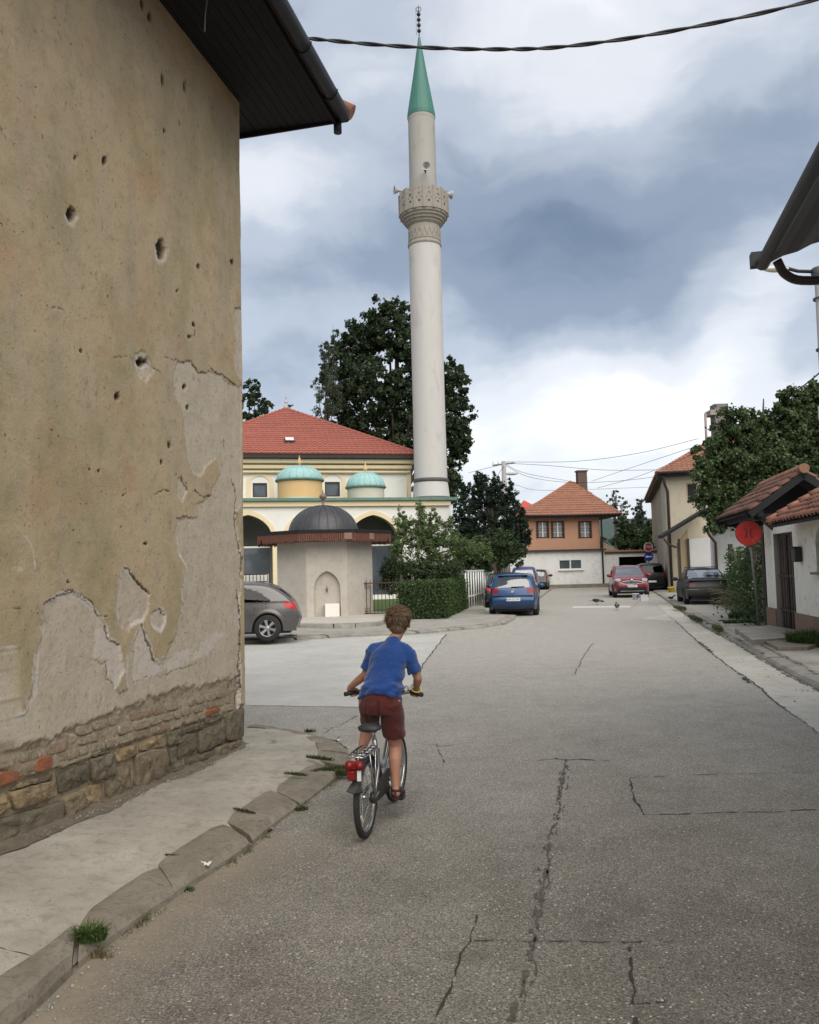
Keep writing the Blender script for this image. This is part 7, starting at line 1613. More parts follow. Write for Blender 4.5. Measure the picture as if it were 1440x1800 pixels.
# --- grey hatchback (side view) by the fountain
S2 = dict(S); S2.update(L=4.29, W=1.77, paint=M_GREYP, r=.325, wheels=(-1.30, 1.28), rim=M_RIM, belt=.97,
    sil=[(-1.98, .30), (-2.04, .42), (-2.06, .56), (-2.02, .68), (-1.97, .80), (-1.92, .93), (-1.80, 1.06), (-1.62, 1.20), (-1.38, 1.33), (-1.1, 1.40), (-.7, 1.425), (-.2, 1.41), (.25, 1.34), (.6, 1.19), (.95, 1.02), (1.2, .95), (1.6, .88), (1.95, .76), (2.12, .62), (2.15, .48), (2.1, .34), (2.0, .27)],
    regions=[('side_window', 'side', inp([(-1.34, .955), (-1.37, 1.0), (-1.1, 1.20), (-.75, 1.31), (-.2, 1.335), (-.18, .955)])), ('side_window', 'side', inp([(-.10, .955), (-.12, 1.33), (.2, 1.28), (.55, 1.11), (.72, .955)])),
             ('rear_window', 'top', rear_window_test(1.03, 1.31, .58, .50, -1.35)), ('windscreen', 'top', screen_test(.24, .98, 1.0, .58, .70)),
             ('tail_light', 'all', lambda x, y, z: (x < -1.68) & (z > .76) & (z < .935) & (y > .46) & (z > .76 + (x + 1.95) * .28)),
             ('lower_bumper', 'all', lambda x, y, z: (z < .34))],
    mats={'side_window': G_DARK, 'rear_window': G_DARK, 'windscreen': G_CAR, 'tail_light': mat('bright_tail_light', (.55, .02, .025), (.40, .015, .02), 14, .12, bs=70, bstr=.1), 'lower_bumper': M_GREYP})
wc = P(471, 1105, 19.9); hd = R_(180 + 5.5); hv_ = Vector((math.cos(hd), math.sin(hd), 0)); sv = Vector((-math.sin(hd), math.cos(hd), 0))
# rear left wheel (towards us) sits on the pavement edge
rw_ = G(471, 1127.5, .085); ctr = Vector((rw_.x, rw_.y, .085)) + hv_ * 1.30 + (-sv * (1.77 / 2 - .1) if sv.y < 0 else sv * (1.77 / 2 - .1))
AUD, _ = car('grey_hatchback', 'grey brown hatchback half hidden by the plaster wall beside the fountain', 'car', ctr, hd, S2)
mb = MB(); mb.box((-1.46, 0, 1.315), (.26, 1.0, .03), Matrix.Rotation(-.45, 3, 'Y'), bevel=.01); mb.build('roof_spoiler', M_GREYP, AUD, local=True)
plate(AUD, -2.07, .52, '', True)
# --- red crossover (front view)
suv = [(-2.1, .34), (-2.2, .5), (-2.2, .75), (-2.15, .98), (-2.05, 1.18), (-1.85, 1.42), (-1.6, 1.57), (-1.2, 1.62), (-.5, 1.645), (0, 1.62), (.35, 1.5), (.75, 1.25), (1.05, 1.10), (1.5, 1.04), (1.9, .96), (2.12, .84), (2.22, .66), (2.22, .45), (2.12, .30), (2.05, .27)]
sregs = [('side_window', 'side', inp([(-1.7, 1.12), (-1.35, 1.45), (-.5, 1.54), (-.46, 1.10)])), ('side_window', 'side', inp([(-.38, 1.10), (-.4, 1.54), (.1, 1.5), (.55, 1.25), (.75, 1.10)])),
         ('rear_window', 'top', rear_window_test(1.14, 1.5, .62, .52, -1.7)), ('windscreen', 'top', screen_test(.20, 1.00, 1.11, .60, .72)),
         ('headlight', 'all', lambda x, y, z: (x > 1.70) & (z > .86 + (2.15 - x) * .14) & (z < 1.00) & (y > .56)),
         ('grille', 'top', lambda x, y, z: (x > 2.0) & (z > .70) & (z < .865) & (np.abs(y) < .56)),
         ('lower_grille', 'top', lambda x, y, z: (x > 2.0) & (z > .33) & (z < .54) & (np.abs(y) < .70)),
         ('fog_lamp', 'top', lambda x, y, z: (x > 2.0) & (z > .55) & (z < .76) & (np.abs(y) > .66)),
         ('sill', 'all', lambda x, y, z: (z < .33))]
S3 = dict(L=4.42, W=1.86, sil=suv, belt=1.10, wheels=(-1.32, 1.34), r=.345, sill=.27, regions=sregs, paint=M_REDP, cabin_x=(-1.6, 1.1), rim=M_RIMD,
    mats={'side_window': G_DARK, 'rear_window': G_DARK, 'windscreen': glass_mat('windscreen_glass', (.6, .66, .68), .6, .06, .35), 'headlight': M_CLEAR, 'grille': M_BLK, 'lower_grille': M_BLK, 'fog_lamp': M_BLK, 'sill': M_BLK, 'tail_light': M_TAIL})
fc_ = at_ground(1111, 1050.5); hd = R_(270 - 9.5); hv_ = Vector((math.cos(hd), math.sin(hd), 0)); ctr = fc_ - hv_ * 1.9
KIA, _ = car('red_crossover', 'dark red crossover parked facing us with two buckets at its bumper', 'car', ctr, hd, S3)
plate(KIA, 2.235, .60, 'J19-K-077', False)
mb = MB(); mb.tube([(_(.782 + .085 * math.sin(a), 1, .56 * math.cos(a)) + .006, .56 * math.cos(a), .782 + .085 * math.sin(a)) for a in np.linspace(0, 2 * math.pi, 33)[:-1]], .012, 6, closed=True); mb.build('grille_frame', M_CHR, KIA, local=True)
mb = MB(); mb.lathe([(0, .0), (.05, .0), (.055, -.01)], (2.225, 0, .915), 16, 'X'); mb.build('badge', M_CHR, KIA, local=True)
mb = MB(); mb.box((2.24, 0, .345), (.04, 1.2, .035), bevel=.01); mb.build('skid_plate', M_CHR, KIA, local=True)
for s in (-1, 1): mirror(KIA, .82, s * .90, 1.15, s, M_REDP, 1.15)
for s in (-1, 1): mb = MB(); mb.tube([(-1.5, s * .62, 1.60), (-1.2, s * .63, 1.67), (-.1, s * .63, 1.68), (.25, s * .62, 1.60)], .016, 6); mb.build('roof_rail', M_CHR, KIA, local=True)
# --- black off-roader behind it (rear view)
S4 = dict(S3); S4.update(L=4.5, W=1.9, paint=M_BLACKP, sil=[(-2.1, .34), (-2.2, .5), (-2.22, .8), (-2.18, 1.08), (-2.08, 1.32), (-1.98, 1.58), (-1.8, 1.70), (-1.2, 1.74), (-.3, 1.75), (.2, 1.66), (.5, 1.5), (.9, 1.18), (1.5, 1.12), (2.0, 1.02), (2.2, .8), (2.22, .5), (2.1, .3)],
    regions=[('side_window', 'side', inp([(-1.85, 1.16), (-1.7, 1.58), (.1, 1.6), (.7, 1.16)])), ('rear_window', 'top', rear_window_test(1.18, 1.58, .66, .56, -1.8)), ('windscreen', 'top', screen_test(.3, .95, 1.18, .6, .72)), ('tail_light', 'all', lambda x, y, z: (x < -1.9) & (z > .95) & (z < 1.22) & (y > .66)), ('sill', 'all', lambda x, y, z: (z < .4))],
    mats={'side_window': G_DARK, 'rear_window': G_DARK, 'windscreen': G_DARK, 'tail_light': M_TAIL, 'sill': M_BLK})
rc = at_ground(1147, 1039.5); hd = R_(90 - 13); ctr = rc + Vector((math.cos(hd), math.sin(hd), 0)) * 2.0
SUV, _ = car('black_offroader', 'black off-road car with its tail towards us behind the red crossover', 'car', ctr, hd, S4)
plate(SUV, -2.235, .62, '', True)
# --- old black saloon
sal = [(-2.02, .34), (-2.14, .42), (-2.18, .56), (-2.14, .68), (-2.10, .80), (-2.06, .91), (-1.9, .955), (-1.5, .965), (-1.28, .99), (-1.05, 1.15), (-.82, 1.31), (-.6, 1.385), (-.1, 1.40), (.3, 1.36), (.6, 1.2), (.95, .98), (1.3, .93), (1.9, .84), (2.1, .72), (2.14, .5), (2.05, .32)]
S5 = dict(L=4.35, W=1.70, sil=sal, belt=.92, wheels=(-1.26, 1.25), r=.30, paint=M_OLDBLK, cabin_x=(-1.1, 1.0), rim=M_RIMD, round=.07, taper=.1, tumble=.4,
    regions=[('side_window', 'side', inp([(-1.05, .96), (-.78, 1.26), (-.35, 1.32), (-.3, .96)])), ('side_window', 'side', inp([(-.22, .96), (-.26, 1.32), (.2, 1.29), (.6, 1.08), (.72, .96)])),
             ('rear_window', 'top', lambda x, y, z: (x < -.70) & (x > -1.24) & (z > 1.01) & (z < 1.345) & (np.abs(y) < .67 - (z - 1.0) * .22)), ('windscreen', 'top', screen_test(.3, .95, 1.0, .58, .66)),
             ('tail_light', 'all', lambda x, y, z: (x < -1.98) & (z > .70) & (z < .86) & (y > .46)), ('panel', 'top', lambda x, y, z: (x < -2.0) & (z > .70) & (z < .86) & (np.abs(y) < .46)), ('lower_bumper', 'all', lambda x, y, z: (z < .60) & (z > .3) & (np.abs(x) > 1.75)), ('sill', 'all', lambda x, y, z: (z < .3))],
    mats={'side_window': G_CAR, 'rear_window': glass_mat('clear_rear_glass', (.85, .88, .9), .8, .12, .42), 'windscreen': glass_mat('clear_rear_glass', (.85, .88, .9), .8, .12, .42), 'tail_light': M_TAILD, 'panel': M_BLK, 'lower_bumper': mat('grey_black_bumper', (.03, .03, .032), (.045, .045, .045), 6, .6), 'sill': M_BLK})
rc = G(1246, 1063, .085); rc = Vector((rc.x, rc.y, .085)); hd = R_(90 - 12.5); ctr = rc + Vector((math.cos(hd), math.sin(hd), 0)) * 2.0
SED, _ = car('black_saloon', 'old black saloon with roof rails parked in front of the creeper fence', 'car', ctr, hd, S5)
for x in (-.55, .25):
    mb = MB(); mb.tube([(x, -.60, 1.36), (x, -.60, 1.46), (x, .60, 1.46), (x, .60, 1.36)], .018, 6); mb.build('roof_bar', M_BLKM, SED, local=True)
mb = MB(); mb.box((-2.17, 0, .60), (.06, 1.62, .022), bevel=.006); mb.build('bumper_strip', mat('grey_strip', (.2, .2, .2), rough=.5), SED, local=True)
mb = MB(); mb.box((-2.07, 0, .945), (.12, 1.4, .03), bevel=.008); mb.build('boot_spoiler', M_OLDBLK, SED, local=True)
for s in (-1, 1): mirror(SED, .72, s * .84, .98, s, M_BLK)
# --- cars beyond the blue hatchback
rc = at_ground(898, 1073); hd = R_(90 - 9); ctr = rc + Vector((math.cos(hd), math.sin(hd), 0)) * 2.0
S6 = dict(S2); S6.update(paint=paint_mat('dark_grey_paint', (.035, .037, .04), .2, .3), sil=[(x, z * 1.04) for x, z in S2['sil']])
c6, _ = car('dark_estate', 'dark grey car with pale roof reflection hidden behind the blue hatchback', 'car', ctr + Vector((0, 2.2, 0)), hd, S6)
mpv = [(-2.0, .3), (-2.08, .5), (-2.06, .8), (-2.0, 1.05), (-1.9, 1.3), (-1.78, 1.55), (-1.6, 1.66), (-1.0, 1.71), (0, 1.70), (.5, 1.6), (.95, 1.3), (1.3, 1.08), (1.8, .95), (2.05, .75), (2.08, .5), (2.0, .3)]
S7 = dict(S3); S7.update(L=4.15, W=1.78, sil=mpv, paint=M_DKBLUE, wheels=(-1.25, 1.25), r=.31, mats={'side_window': G_CAR, 'rear_window': G_CAR, 'windscreen': G_CAR, 'tail_light': M_TAIL, 'sill': M_BLK},
    regions=[('side_window', 'side', inp([(-1.75, 1.1), (-1.6, 1.5), (.3, 1.55), (1.0, 1.1)])), ('rear_window', 'top', rear_window_test(1.1, 1.52, .66, .54, -1.6)), ('windscreen', 'top', screen_test(.5, 1.2, 1.1, .56, .68)), ('tail_light', 'all', lambda x, y, z: (x < -1.85) & (z > .8) & (z < 1.1) & (y > .68)), ('sill', 'all', lambda x, y, z: (z < .36))])
rc = at_ground(921, 1046); hd = R_(90 - 10.5); ctr = rc + Vector((math.cos(hd), math.sin(hd), 0)) * 2.0
c7, _ = car('violet_blue_van', 'violet blue high roofed family car seen over the blue hatchback', 'car', ctr, hd, S7)
rc = at_ground(944, 1037); hd = R_(90 - 11); ctr = rc + Vector((math.cos(hd), math.sin(hd), 0)) * 2.0
S8 = dict(S); S8.update(paint=paint_mat('charcoal_paint', (.03, .03, .033), .25, .3), mats=dict(S['mats'], lower_bumper=M_BLK)); S8['regions'] = hregs[:4] + [('tail_light', 'all', lambda x, y, z: (x < -1.7) & (z > .86) & (z < 1.12) & (y > .56))]
c8, _ = car('charcoal_hatchback', 'farthest small dark car in the row, with red lamps, before the white wall', 'car', ctr, hd, S8)
for s in (-1, 1): mirror(c8, .62, s * .86, 1.02, s, M_BLK, 1.2)
# ------------------------------------------------------------------ bicycle and boy
RB = G(645, 1471); BH = R_(90 - 12.0); WB = .86; RW = .255
BORG = Vector((RB.x, RB.y, 0)); BX = Vector((math.cos(BH), math.sin(BH), 0)); BY = Vector((-BX.y, BX.x, 0))
BIKE = thing('bicycle', 'silver step-through child bicycle with black tyres, rack and red rear lamp', 'bicycle', tuple(BORG), BH)
M_SILV = mat('silver_frame_paint', (.42, .42, .43), (.34, .34, .35), 9, .28, metallic=.75, bstr=.05)
M_STEEL = mat('bright_steel', (.55, .55, .56), (.45, .45, .46), 12, .25, metallic=.95, bstr=0)
M_BPLAS = mat('black_plastic', (.018, .018, .019), (.03, .03, .03), 15, .5, bstr=.2)
M_REDL = mat('red_reflector', (.22, .010, .010), (.13, .008, .008), 60, .2, bstr=.4, bs=200)
def torus(mb, c, R, r, n=48, k=10, axis='Y', sq=1.0):
    c = Vector(c); mb.tube([c + Vector((R * math.cos(a), 0, R * math.sin(a))) for a in np.linspace(0, 2 * math.pi, n + 1)[:-1]], r, k, closed=True); return mb
def bike_wheel(x, steer=0.0, yoff=0):
    mb = MB(); torus(mb, (0, 0, 0), RW - .021, .021, 56, 10); w = mb.build('wheel', M_RUB, BIKE, local=True); w.location = (x, yoff, RW); w.rotation_euler = (0, 0, steer)
    mb = MB()
    for i in range(60):   # tread blocks
        a = 2 * math.pi * i / 60
        for s in (-1, 1): 
            p = Vector(((RW - .004) * math.cos(a + s * .02), s * .009, (RW - .004) * math.sin(a + s * .02))); mb.box(p, (.007, .009, .012), Matrix.Rotation(-a, 3, 'Y'))
    mb.build('tread', M_RUB, w, local=True)['kind'] = 'stuff'
    mb = MB(); mb.lathe([(RW - .040, -.013), (RW - .052, -.012), (RW - .056, 0), (RW - .052, .012), (RW - .040, .013), (RW - .044, 0), (RW - .040, -.013)], (0, 0, 0), 56, 'Y'); mb.build('rim', M_STEEL, w, local=True)
    mb = MB(); mb.lathe([(.008, -.045), (.008, -.03), (.022, -.028), (.022, -.024), (.012, -.02), (.012, .02), (.022, .024), (.022, .028), (.008, .03), (.008, .045)], (0, 0, 0), 14, 'Y'); mb.build('hub', M_STEEL, w, local=True)
    for i in range(28):
        s = 1 if i % 2 else -1; a = 2 * math.pi * i / 28; a2 = a + (.5 if (i // 2) % 2 else -.5)
        mb = MB(); mb.tube([(.021 * math.cos(a2), s * .026, .021 * math.sin(a2)), ((RW - .055) * math.cos(a), s * .002, (RW - .055) * math.sin(a))], .0014, 4, cap=False); mb.build('spoke', M_STEEL, w, local=True)
    for a in (.9, 3.9): mb = MB(); mb.box(((RW - .1) * math.cos(a), 0, (RW - .1) * math.sin(a)), (.06, .01, .022), Matrix.Rotation(-a + math.pi / 2, 3, 'Y'), bevel=.004); mb.build('spoke_reflector', mat('white_reflector', (.7, .7, .66), (.6, .6, .56), 30, .2), w, local=True)
    return w
bike_wheel(0); bike_wheel(WB, R_(-5))
BB = Vector((.40, 0, .275)); ST = Vector((.24, 0, .585)); HT0 = Vector((.795, 0, .50)); HT1 = Vector((.755, 0, .64))
def tb(name, pts, r, m, n=10, par=None): mb = MB(); mb.tube(pts, r, n); return mb.build(name, m, par or BIKE, local=True)
tb('down_tube', smoothline([HT0 + Vector((-.005, 0, .02)), (.66, 0, .40), (.53, 0, .30), BB], 6), .021, M_SILV)
tb('top_tube', smoothline([HT1 + Vector((0, 0, -.03)), (.64, 0, .50), (.52, 0, .385), (.42, 0, .36), (.34, 0, .40)], 6), .019, M_SILV)
tb('seat_tube', [BB, ST], .018, M_SILV); tb('head_tube', [HT0, HT1], .024, M_SILV)
for s in (-1, 1):
    tb('chain_stay', [BB + Vector((0, s * .03, 0)), (.1, s * .055, .262), (0, s * .058, RW)], .010, M_SILV, 8)
    tb('seat_stay', [(.28, s * .02, .51), (.14, s * .05, .40), (0, s * .058, RW)], .009, M_SILV, 8)
    tb('fork_blade', smoothline([HT0 + Vector((.005, s * .045, -.01)), (.835, s * .052, .38), (.862, s * .052, .30), (WB, s * .05, RW)], 4), .012, M_SILV, 8)
tb('fork_crown', [(.80, -.05, .495), (.80, .05, .495)], .018, M_SILV, 8)
tb('seat_post', [ST + Vector((.01, 0, -.03)), (.215, 0, .655)], .013, M_STEEL)
# saddle
def superloft(rings, n=18):
    vs = []
    for (x, y, z, w, h) in rings:
        for k in range(n): a = 2 * math.pi * k / n; vs.append((x, y + w * math.cos(a), z + h * math.sin(a) * (1 if math.sin(a) > 0 else .6)))
    m = len(rings); fs = [(i * n + k, i * n + (k + 1) % n, (i + 1) * n + (k + 1) % n, (i + 1) * n + k) for i in range(m - 1) for k in range(n)] + [tuple(range(n)), tuple((m - 1) * n + k for k in reversed(range(n)))]
    return vs, fs
vs, fs = superloft([(.075, 0, .672, .03, .016), (.085, 0, .675, .066, .028), (.12, 0, .68, .083, .034), (.17, 0, .678, .076, .032), (.22, 0, .676, .045, .027), (.28, 0, .676, .027, .022), (.33, 0, .674, .02, .018), (.345, 0, .67, .01, .01)])
mb = MB(); mb.add(vs, fs, True); mb.build('saddle', M_BPLAS, BIKE, local=True)
for s in (-1, 1): tb('saddle_rail', [(.12, s * .03, .655), (.17, s * .022, .640), (.25, s * .02, .642), (.3, s * .008, .658)], .004, M_STEEL, 6)
# handlebar with grips, levers, bell
BAR = Vector((.735, 0, .80)); yo = .02; bar = smoothline([(.60, .285 + yo, .835), (.66, .20 + yo, .845), (.72, .09 + yo, .815), (.738, .03 + yo, .80), (.738, -.03 + yo, .80), (.72, -.09 + yo, .815), (.66, -.20 + yo, .845), (.60, -.285 + yo, .835)], 5)
tb('handlebar', bar, .011, M_STEEL); tb('stem', [HT1 + Vector((0, 0, -.02)), (.738, 0, .72), (.738, yo, .80)], .013, M_STEEL)
gripp = {}
for s in (-1, 1):
    g0, g1 = Vector((.60, s * .285 + yo, .835)), Vector((.66, s * .20 + yo, .845)); gripp[s] = (g0, g1); d = (g0 - g1).normalized(); tb('grip', [g1 - d * .005, g0 + d * .012], .0165, M_BPLAS, 12)
    lv = MB(); p = g1 - d * .03; lv.tube([p, p + Vector((.035, 0, -.015)), p + Vector((.04, s * .05, -.03)), p + Vector((.02, s * .10, -.035))], [.012, .008, .006, .005], 7); lv.build('brake_lever', M_BPLAS, BIKE, local=True)
    tb('brake_cable', smoothline([p + Vector((.03, 0, -.01)), (.83, s * .10, .86), (.84, s * .03, .72), (.81, 0, .56)], 6), .003, M_BPLAS, 5)
mb = MB(); mb.lathe([(.0, .028), (.018, .024), (.026, .01), (.027, 0), (0, 0)], (.715, -.115 + yo, .833), 14); mb.build('bell', M_BPLAS, BIKE, local=True)
# mudguards
def guard(cx, a0, a1, r, m, name, w=.03):
    vs = []; n = 26
    for i in range(n + 1):
        a = lerp(a0, a1, i / n)
        for y, dr in ((-w, -.012), (-w * .7, .0), (0, .006), (w * .7, 0), (w, -.012)): vs.append((cx + (r + dr) * math.cos(a), y, RW + (r + dr) * math.sin(a)))
    mb = MB(); mb.add(vs, [(i * 5 + k, (i + 1) * 5 + k, (i + 1) * 5 + k + 1, i * 5 + k + 1) for i in range(n) for k in range(4)], True); return mb.build(name, m, BIKE, local=True)
guard(0, R_(30), R_(150), RW + .022, M_BPLAS, 'rear_mudguard'); guard(WB, R_(20), R_(165), RW + .02, M_BPLAS, 'front_mudguard', .026)
a_ = R_(150); mb = MB(); p0 = Vector(((RW + .022) * math.cos(a_), 0, RW + (RW + .022) * math.sin(a_))); mb.add([p0 + Vector(v) for v in ((0, -.028, .012), (0, .028, .012), (-.035, .052, -.028), (-.04, 0, -.042), (-.035, -.052, -.028), (.01, -.028, .01), (.01, .028, .01), (-.028, .052, -.036), (-.03, 0, -.05), (-.028, -.052, -.036))],
    [(0, 1, 2, 3), (0, 3, 4), (5, 8, 7, 6), (5, 9, 8), (0, 5, 6, 1), (1, 6, 7, 2), (2, 7, 8, 3), (3, 8, 9, 4), (4, 9, 5, 0)], False); mb.build('mud_flap', M_BPLAS, BIKE, local=True)
# rack
rk = .565
for s in (-1, 1):
    tb('rack_rail', smoothline([(.16, s * .03, rk - .01), (.08, s * .058, rk), (-.20, s * .058, rk), (-.245, s * .03, rk)], 4), .0055, M_STEEL, 7)
    tb('rack_stay', [(-.10, s * .058, rk), (-.02, s * .064, RW + .03)], .005, M_STEEL, 6); tb('rack_stay', [(.05, s * .058, rk), (0, s * .064, RW + .03)], .005, M_STEEL, 6)
for s in (-.022, .022): tb('rack_rod', [(.1, s, rk), (-.23, s, rk)], .004, M_STEEL, 6)
for x in (.08, 0, -.08, -.16, -.235): tb('rack_bar', [(x, -.056, rk), (x, .056, rk)], .0045, M_STEEL, 6)
tb('rack_spring', smoothline([(.06, -.03, rk + .014), (-.17, -.035, rk + .018), (-.19, 0, rk + .018), (-.17, .035, rk + .018), (.06, .03, rk + .014)], 4), .004, M_BPLAS, 6)
mb = MB(); mb.box((-.262, 0, rk - .045), (.03, .118, .062), bevel=.02); lamp = mb.build('rear_lamp', M_REDL, BIKE, local=True)
for s in (-1, 1): mb = MB(); mb.lathe([(0, -.008), (.024, -.006), (.027, .004)], (-.279, s * .034, rk - .045), 14, 'X'); mb.build('lamp_lens', M_REDL, lamp, local=True)
mb = MB(); mb.box((-.272, .018, rk - .105), (.022, .058, .062), bevel=.018); mb.build('lower_reflector', M_REDL, BIKE, local=True)
mb = MB(); mb.box((-.262, -.030, rk - .105), (.02, .026, .070), bevel=.004); mb.build('white_strip', M_WMET, BIKE, local=True)
# drivetrain, pedals
mb = MB(); torus(mb, (BB.x, -.052, BB.z), .07, .005, 28, 6); mb.lathe([(.02, -.006), (.07, -.004), (.07, .004), (.02, .006)], (BB.x, -.052, BB.z), 20, 'Y'); mb.build('chainring', M_BPLAS, BIKE, local=True)
mb = MB(); mb.prism([(.47, .275), (.45, .34), (.38, .355), (.02, .30), (-.03, .255), (.0, .215), (.38, .2), (.45, .21)], -.062, -.048, (Vector((0, 0, 0)), Vector((1, 0, 0)), Vector((0, 0, 1)), Vector((0, 1, 0)))); mb.build('chain_guard', M_BPLAS, BIKE, local=True)
mb = MB(); mb.lathe([(.0, -.02), (.035, -.02), (.035, .01), (0, .01)], (0, -.045, RW), 16, 'Y'); mb.build('sprocket', M_BPLAS, BIKE, local=True)
PR = Vector((.415, -.125, .148)); PL = Vector((.385, .125, .402))
tb('crank', [BB + Vector((0, -.065, 0)), (PR.x, -.072, PR.z)], .010, M_STEEL, 8); tb('crank', [BB + Vector((0, .065, 0)), (PL.x, .072, PL.z)], .010, M_STEEL, 8); tb('crank_axle', [BB + Vector((0, -.07, 0)), BB + Vector((0, .07, 0))], .014, M_STEEL, 8)
for p in (PR, PL): mb = MB(); mb.box(p, (.085, .085, .022), bevel=.006); mb.build('pedal', M_BPLAS, BIKE, local=True)
tb('kickstand', [(.3, .05, .25), (.12, .085, .20)], .008, M_STEEL, 7)

# --- the boy; coordinates below are in the bicycle's own frame
BOY = thing('person', 'boy in blue t-shirt, dark red shorts and sandals riding a bicycle away from us', 'person', tuple(BORG), BH)
def fuse(name, mb, vox, smooth, m, parent, disp=None, cut=None):
    """join overlapping volumes into one continuous skin"""
    me = bpy.data.meshes.new(name); me.from_pydata([tuple(v) for v in mb.v], [], mb.f)
    import bmesh
    bm = bmesh.new(); bm.from_mesh(me); bmesh.ops.recalc_face_normals(bm, faces=bm.faces); bm.to_mesh(me); bm.free()
    o = bpy.data.objects.new('tmp', me); COL.objects.link(o)
    r = o.modifiers.new('r', 'REMESH'); r.mode = 'VOXEL'; r.voxel_size = vox; r.use_smooth_shade = True
    s = o.modifiers.new('s', 'SMOOTH'); s.iterations = smooth; s.factor = .5
    dg = bpy.context.evaluated_depsgraph_get(); me2 = bpy.data.meshes.new_from_object(o.evaluated_get(dg)); bpy.data.objects.remove(o); me2.name = name
    n = len(me2.vertices); co = np.zeros(n * 3); me2.vertices.foreach_get('co', co); co = co.reshape(-1, 3); no = np.zeros(n * 3); me2.vertices.foreach_get('normal', no); no = no.reshape(-1, 3)
    if disp is not None: co = co + no * disp(co, no)[:, None]; me2.vertices.foreach_set('co', co.ravel())
    if cut:
        bm = bmesh.new(); bm.from_mesh(me2)
        for (pc, pn) in cut: bmesh.ops.bisect_plane(bm, geom=bm.verts[:] + bm.edges[:] + bm.faces[:], plane_co=pc, plane_no=pn, clear_outer=True)
        bm.to_mesh(me2); bm.free()
    me2.polygons.foreach_set('use_smooth', [True] * len(me2.polygons)); me2.update(); return link(name, me2, parent, m)
def cap(mb, a, ra, b, rb, n=14):
    a, b = Vector(a), Vector(b); mb.tube([a, b], [ra, rb], n); mb.sphere(a, ra, n, 9); mb.sphere(b, rb, n, 9)
def chain(mb, pts, n=14):
    for (p, r), (q, s) in zip(pts[:-1], pts[1:]): cap(mb, p, r, q, s, n)
def loft(mb, rings, n=22):
    """closed loft of ellipses: (centre, axis_u, axis_v) with flat ends"""
    vs = []
    for (c, u, v) in rings:
        c, u, v = Vector(c), Vector(u), Vector(v)
        for k in range(n): a = 2 * math.pi * k / n; vs.append(c + u * math.cos(a) + v * math.sin(a))
    m = len(rings); mb.add(vs, [(i * n + k, i * n + (k + 1) % n, (i + 1) * n + (k + 1) % n, (i + 1) * n + k) for i in range(m - 1) for k in range(n)] + [tuple(range(n)), tuple((m - 1) * n + k for k in reversed(range(n)))], True)
V_ = Vector
HIP = V_((.33, -.025, .83)); CH = V_((.48, -.062, 1.15)); NK = V_((.53, -.085, 1.235)); HD = V_((.585, -.112, 1.365))
SHL, SHR = V_((.50, .062, 1.165)), V_((.50, -.195, 1.155)); ELL, ELR = V_((.50, .125, .99)), V_((.52, -.262, .965))
WRL, WRR = V_((.60, .272, .885)), V_((.60, -.232, .885))
HPL, HPR = V_((.345, .055, .815)), V_((.335, -.10, .815)); KNL, KNR = V_((.575, .125, .60)), V_((.43, -.105, .50)); ANL, ANR = V_((.375, .130, .475)), V_((.355, -.118, .225))
bd = MB()
chain(bd, [(HIP, .085), (HIP.lerp(CH, .5), .075), (CH, .062), (NK, .045), (HD + V_((-.02, 0, -.085)), .040)])
for s, sh, el, wr in ((1, SHL, ELL, WRL), (-1, SHR, ELR, WRR)):
    chain(bd, [(CH + V_((0, s * .04, -.02)), .045), (sh, .038), (sh.lerp(el, .5), .036), (el, .030), (el.lerp(wr, .35), .0315), (wr, .021)])
for hp, kn, an in ((HPL, KNL, ANL), (HPR, KNR, ANR)):
    chain(bd, [(hp, .080), (hp.lerp(kn, .5), .066), (kn, .046)]); chain(bd, [(kn, .046), (kn.lerp(an, .3) + V_((-.014, 0, .0)), .047), (kn.lerp(an, .6) + V_((-.008, 0, 0)), .037), (an, .0275)])
for an, pd in ((ANL, PL), (ANR, PR)):
    heel = V_((pd.x - .085, pd.y, pd.z + .042)); ball = V_((pd.x + .03, pd.y, pd.z + .036)); chain(bd, [(an, .0275), (heel + V_((.01, 0, .005)), .028), (heel.lerp(ball, .5) + V_((0, 0, .008)), .027), (ball, .026)])
    for i, (dy, l, r_) in enumerate(((.022, .048, .0105), (.009, .046, .0085), (-.002, .042, .008), (-.013, .036, .0075), (-.023, .028, .007))):
        sg = 1 if pd.y < 0 else -1; cap(bd, ball + V_((0, dy * sg, -.006)), r_ * 1.1, ball + V_((l, dy * 1.15 * sg, -.012)), r_, 8)
# head: skull, jaw, nose, ears
fwd = V_((.96, 0, -.22)).normalized()
bd.sphere(HD + V_((-.005, 0, .01)), .082, 20, 14, (1.08, .92, 1.10)); bd.sphere(HD + V_((.035, 0, -.045)), .058, 16, 10, (.95, .9, 1.0)); cap(bd, HD + V_((.082, 0, -.02)), .009, HD + V_((.098, 0, -.038)), .012, 8)
for s in (-1, 1):
    bd.sphere(HD + V_((-.004, s * .082, -.024)), .022, 12, 8, (.75, .42, 1.1)); bd.sphere(HD + V_((.066, s * .03, -.055)), .02, 8, 6)
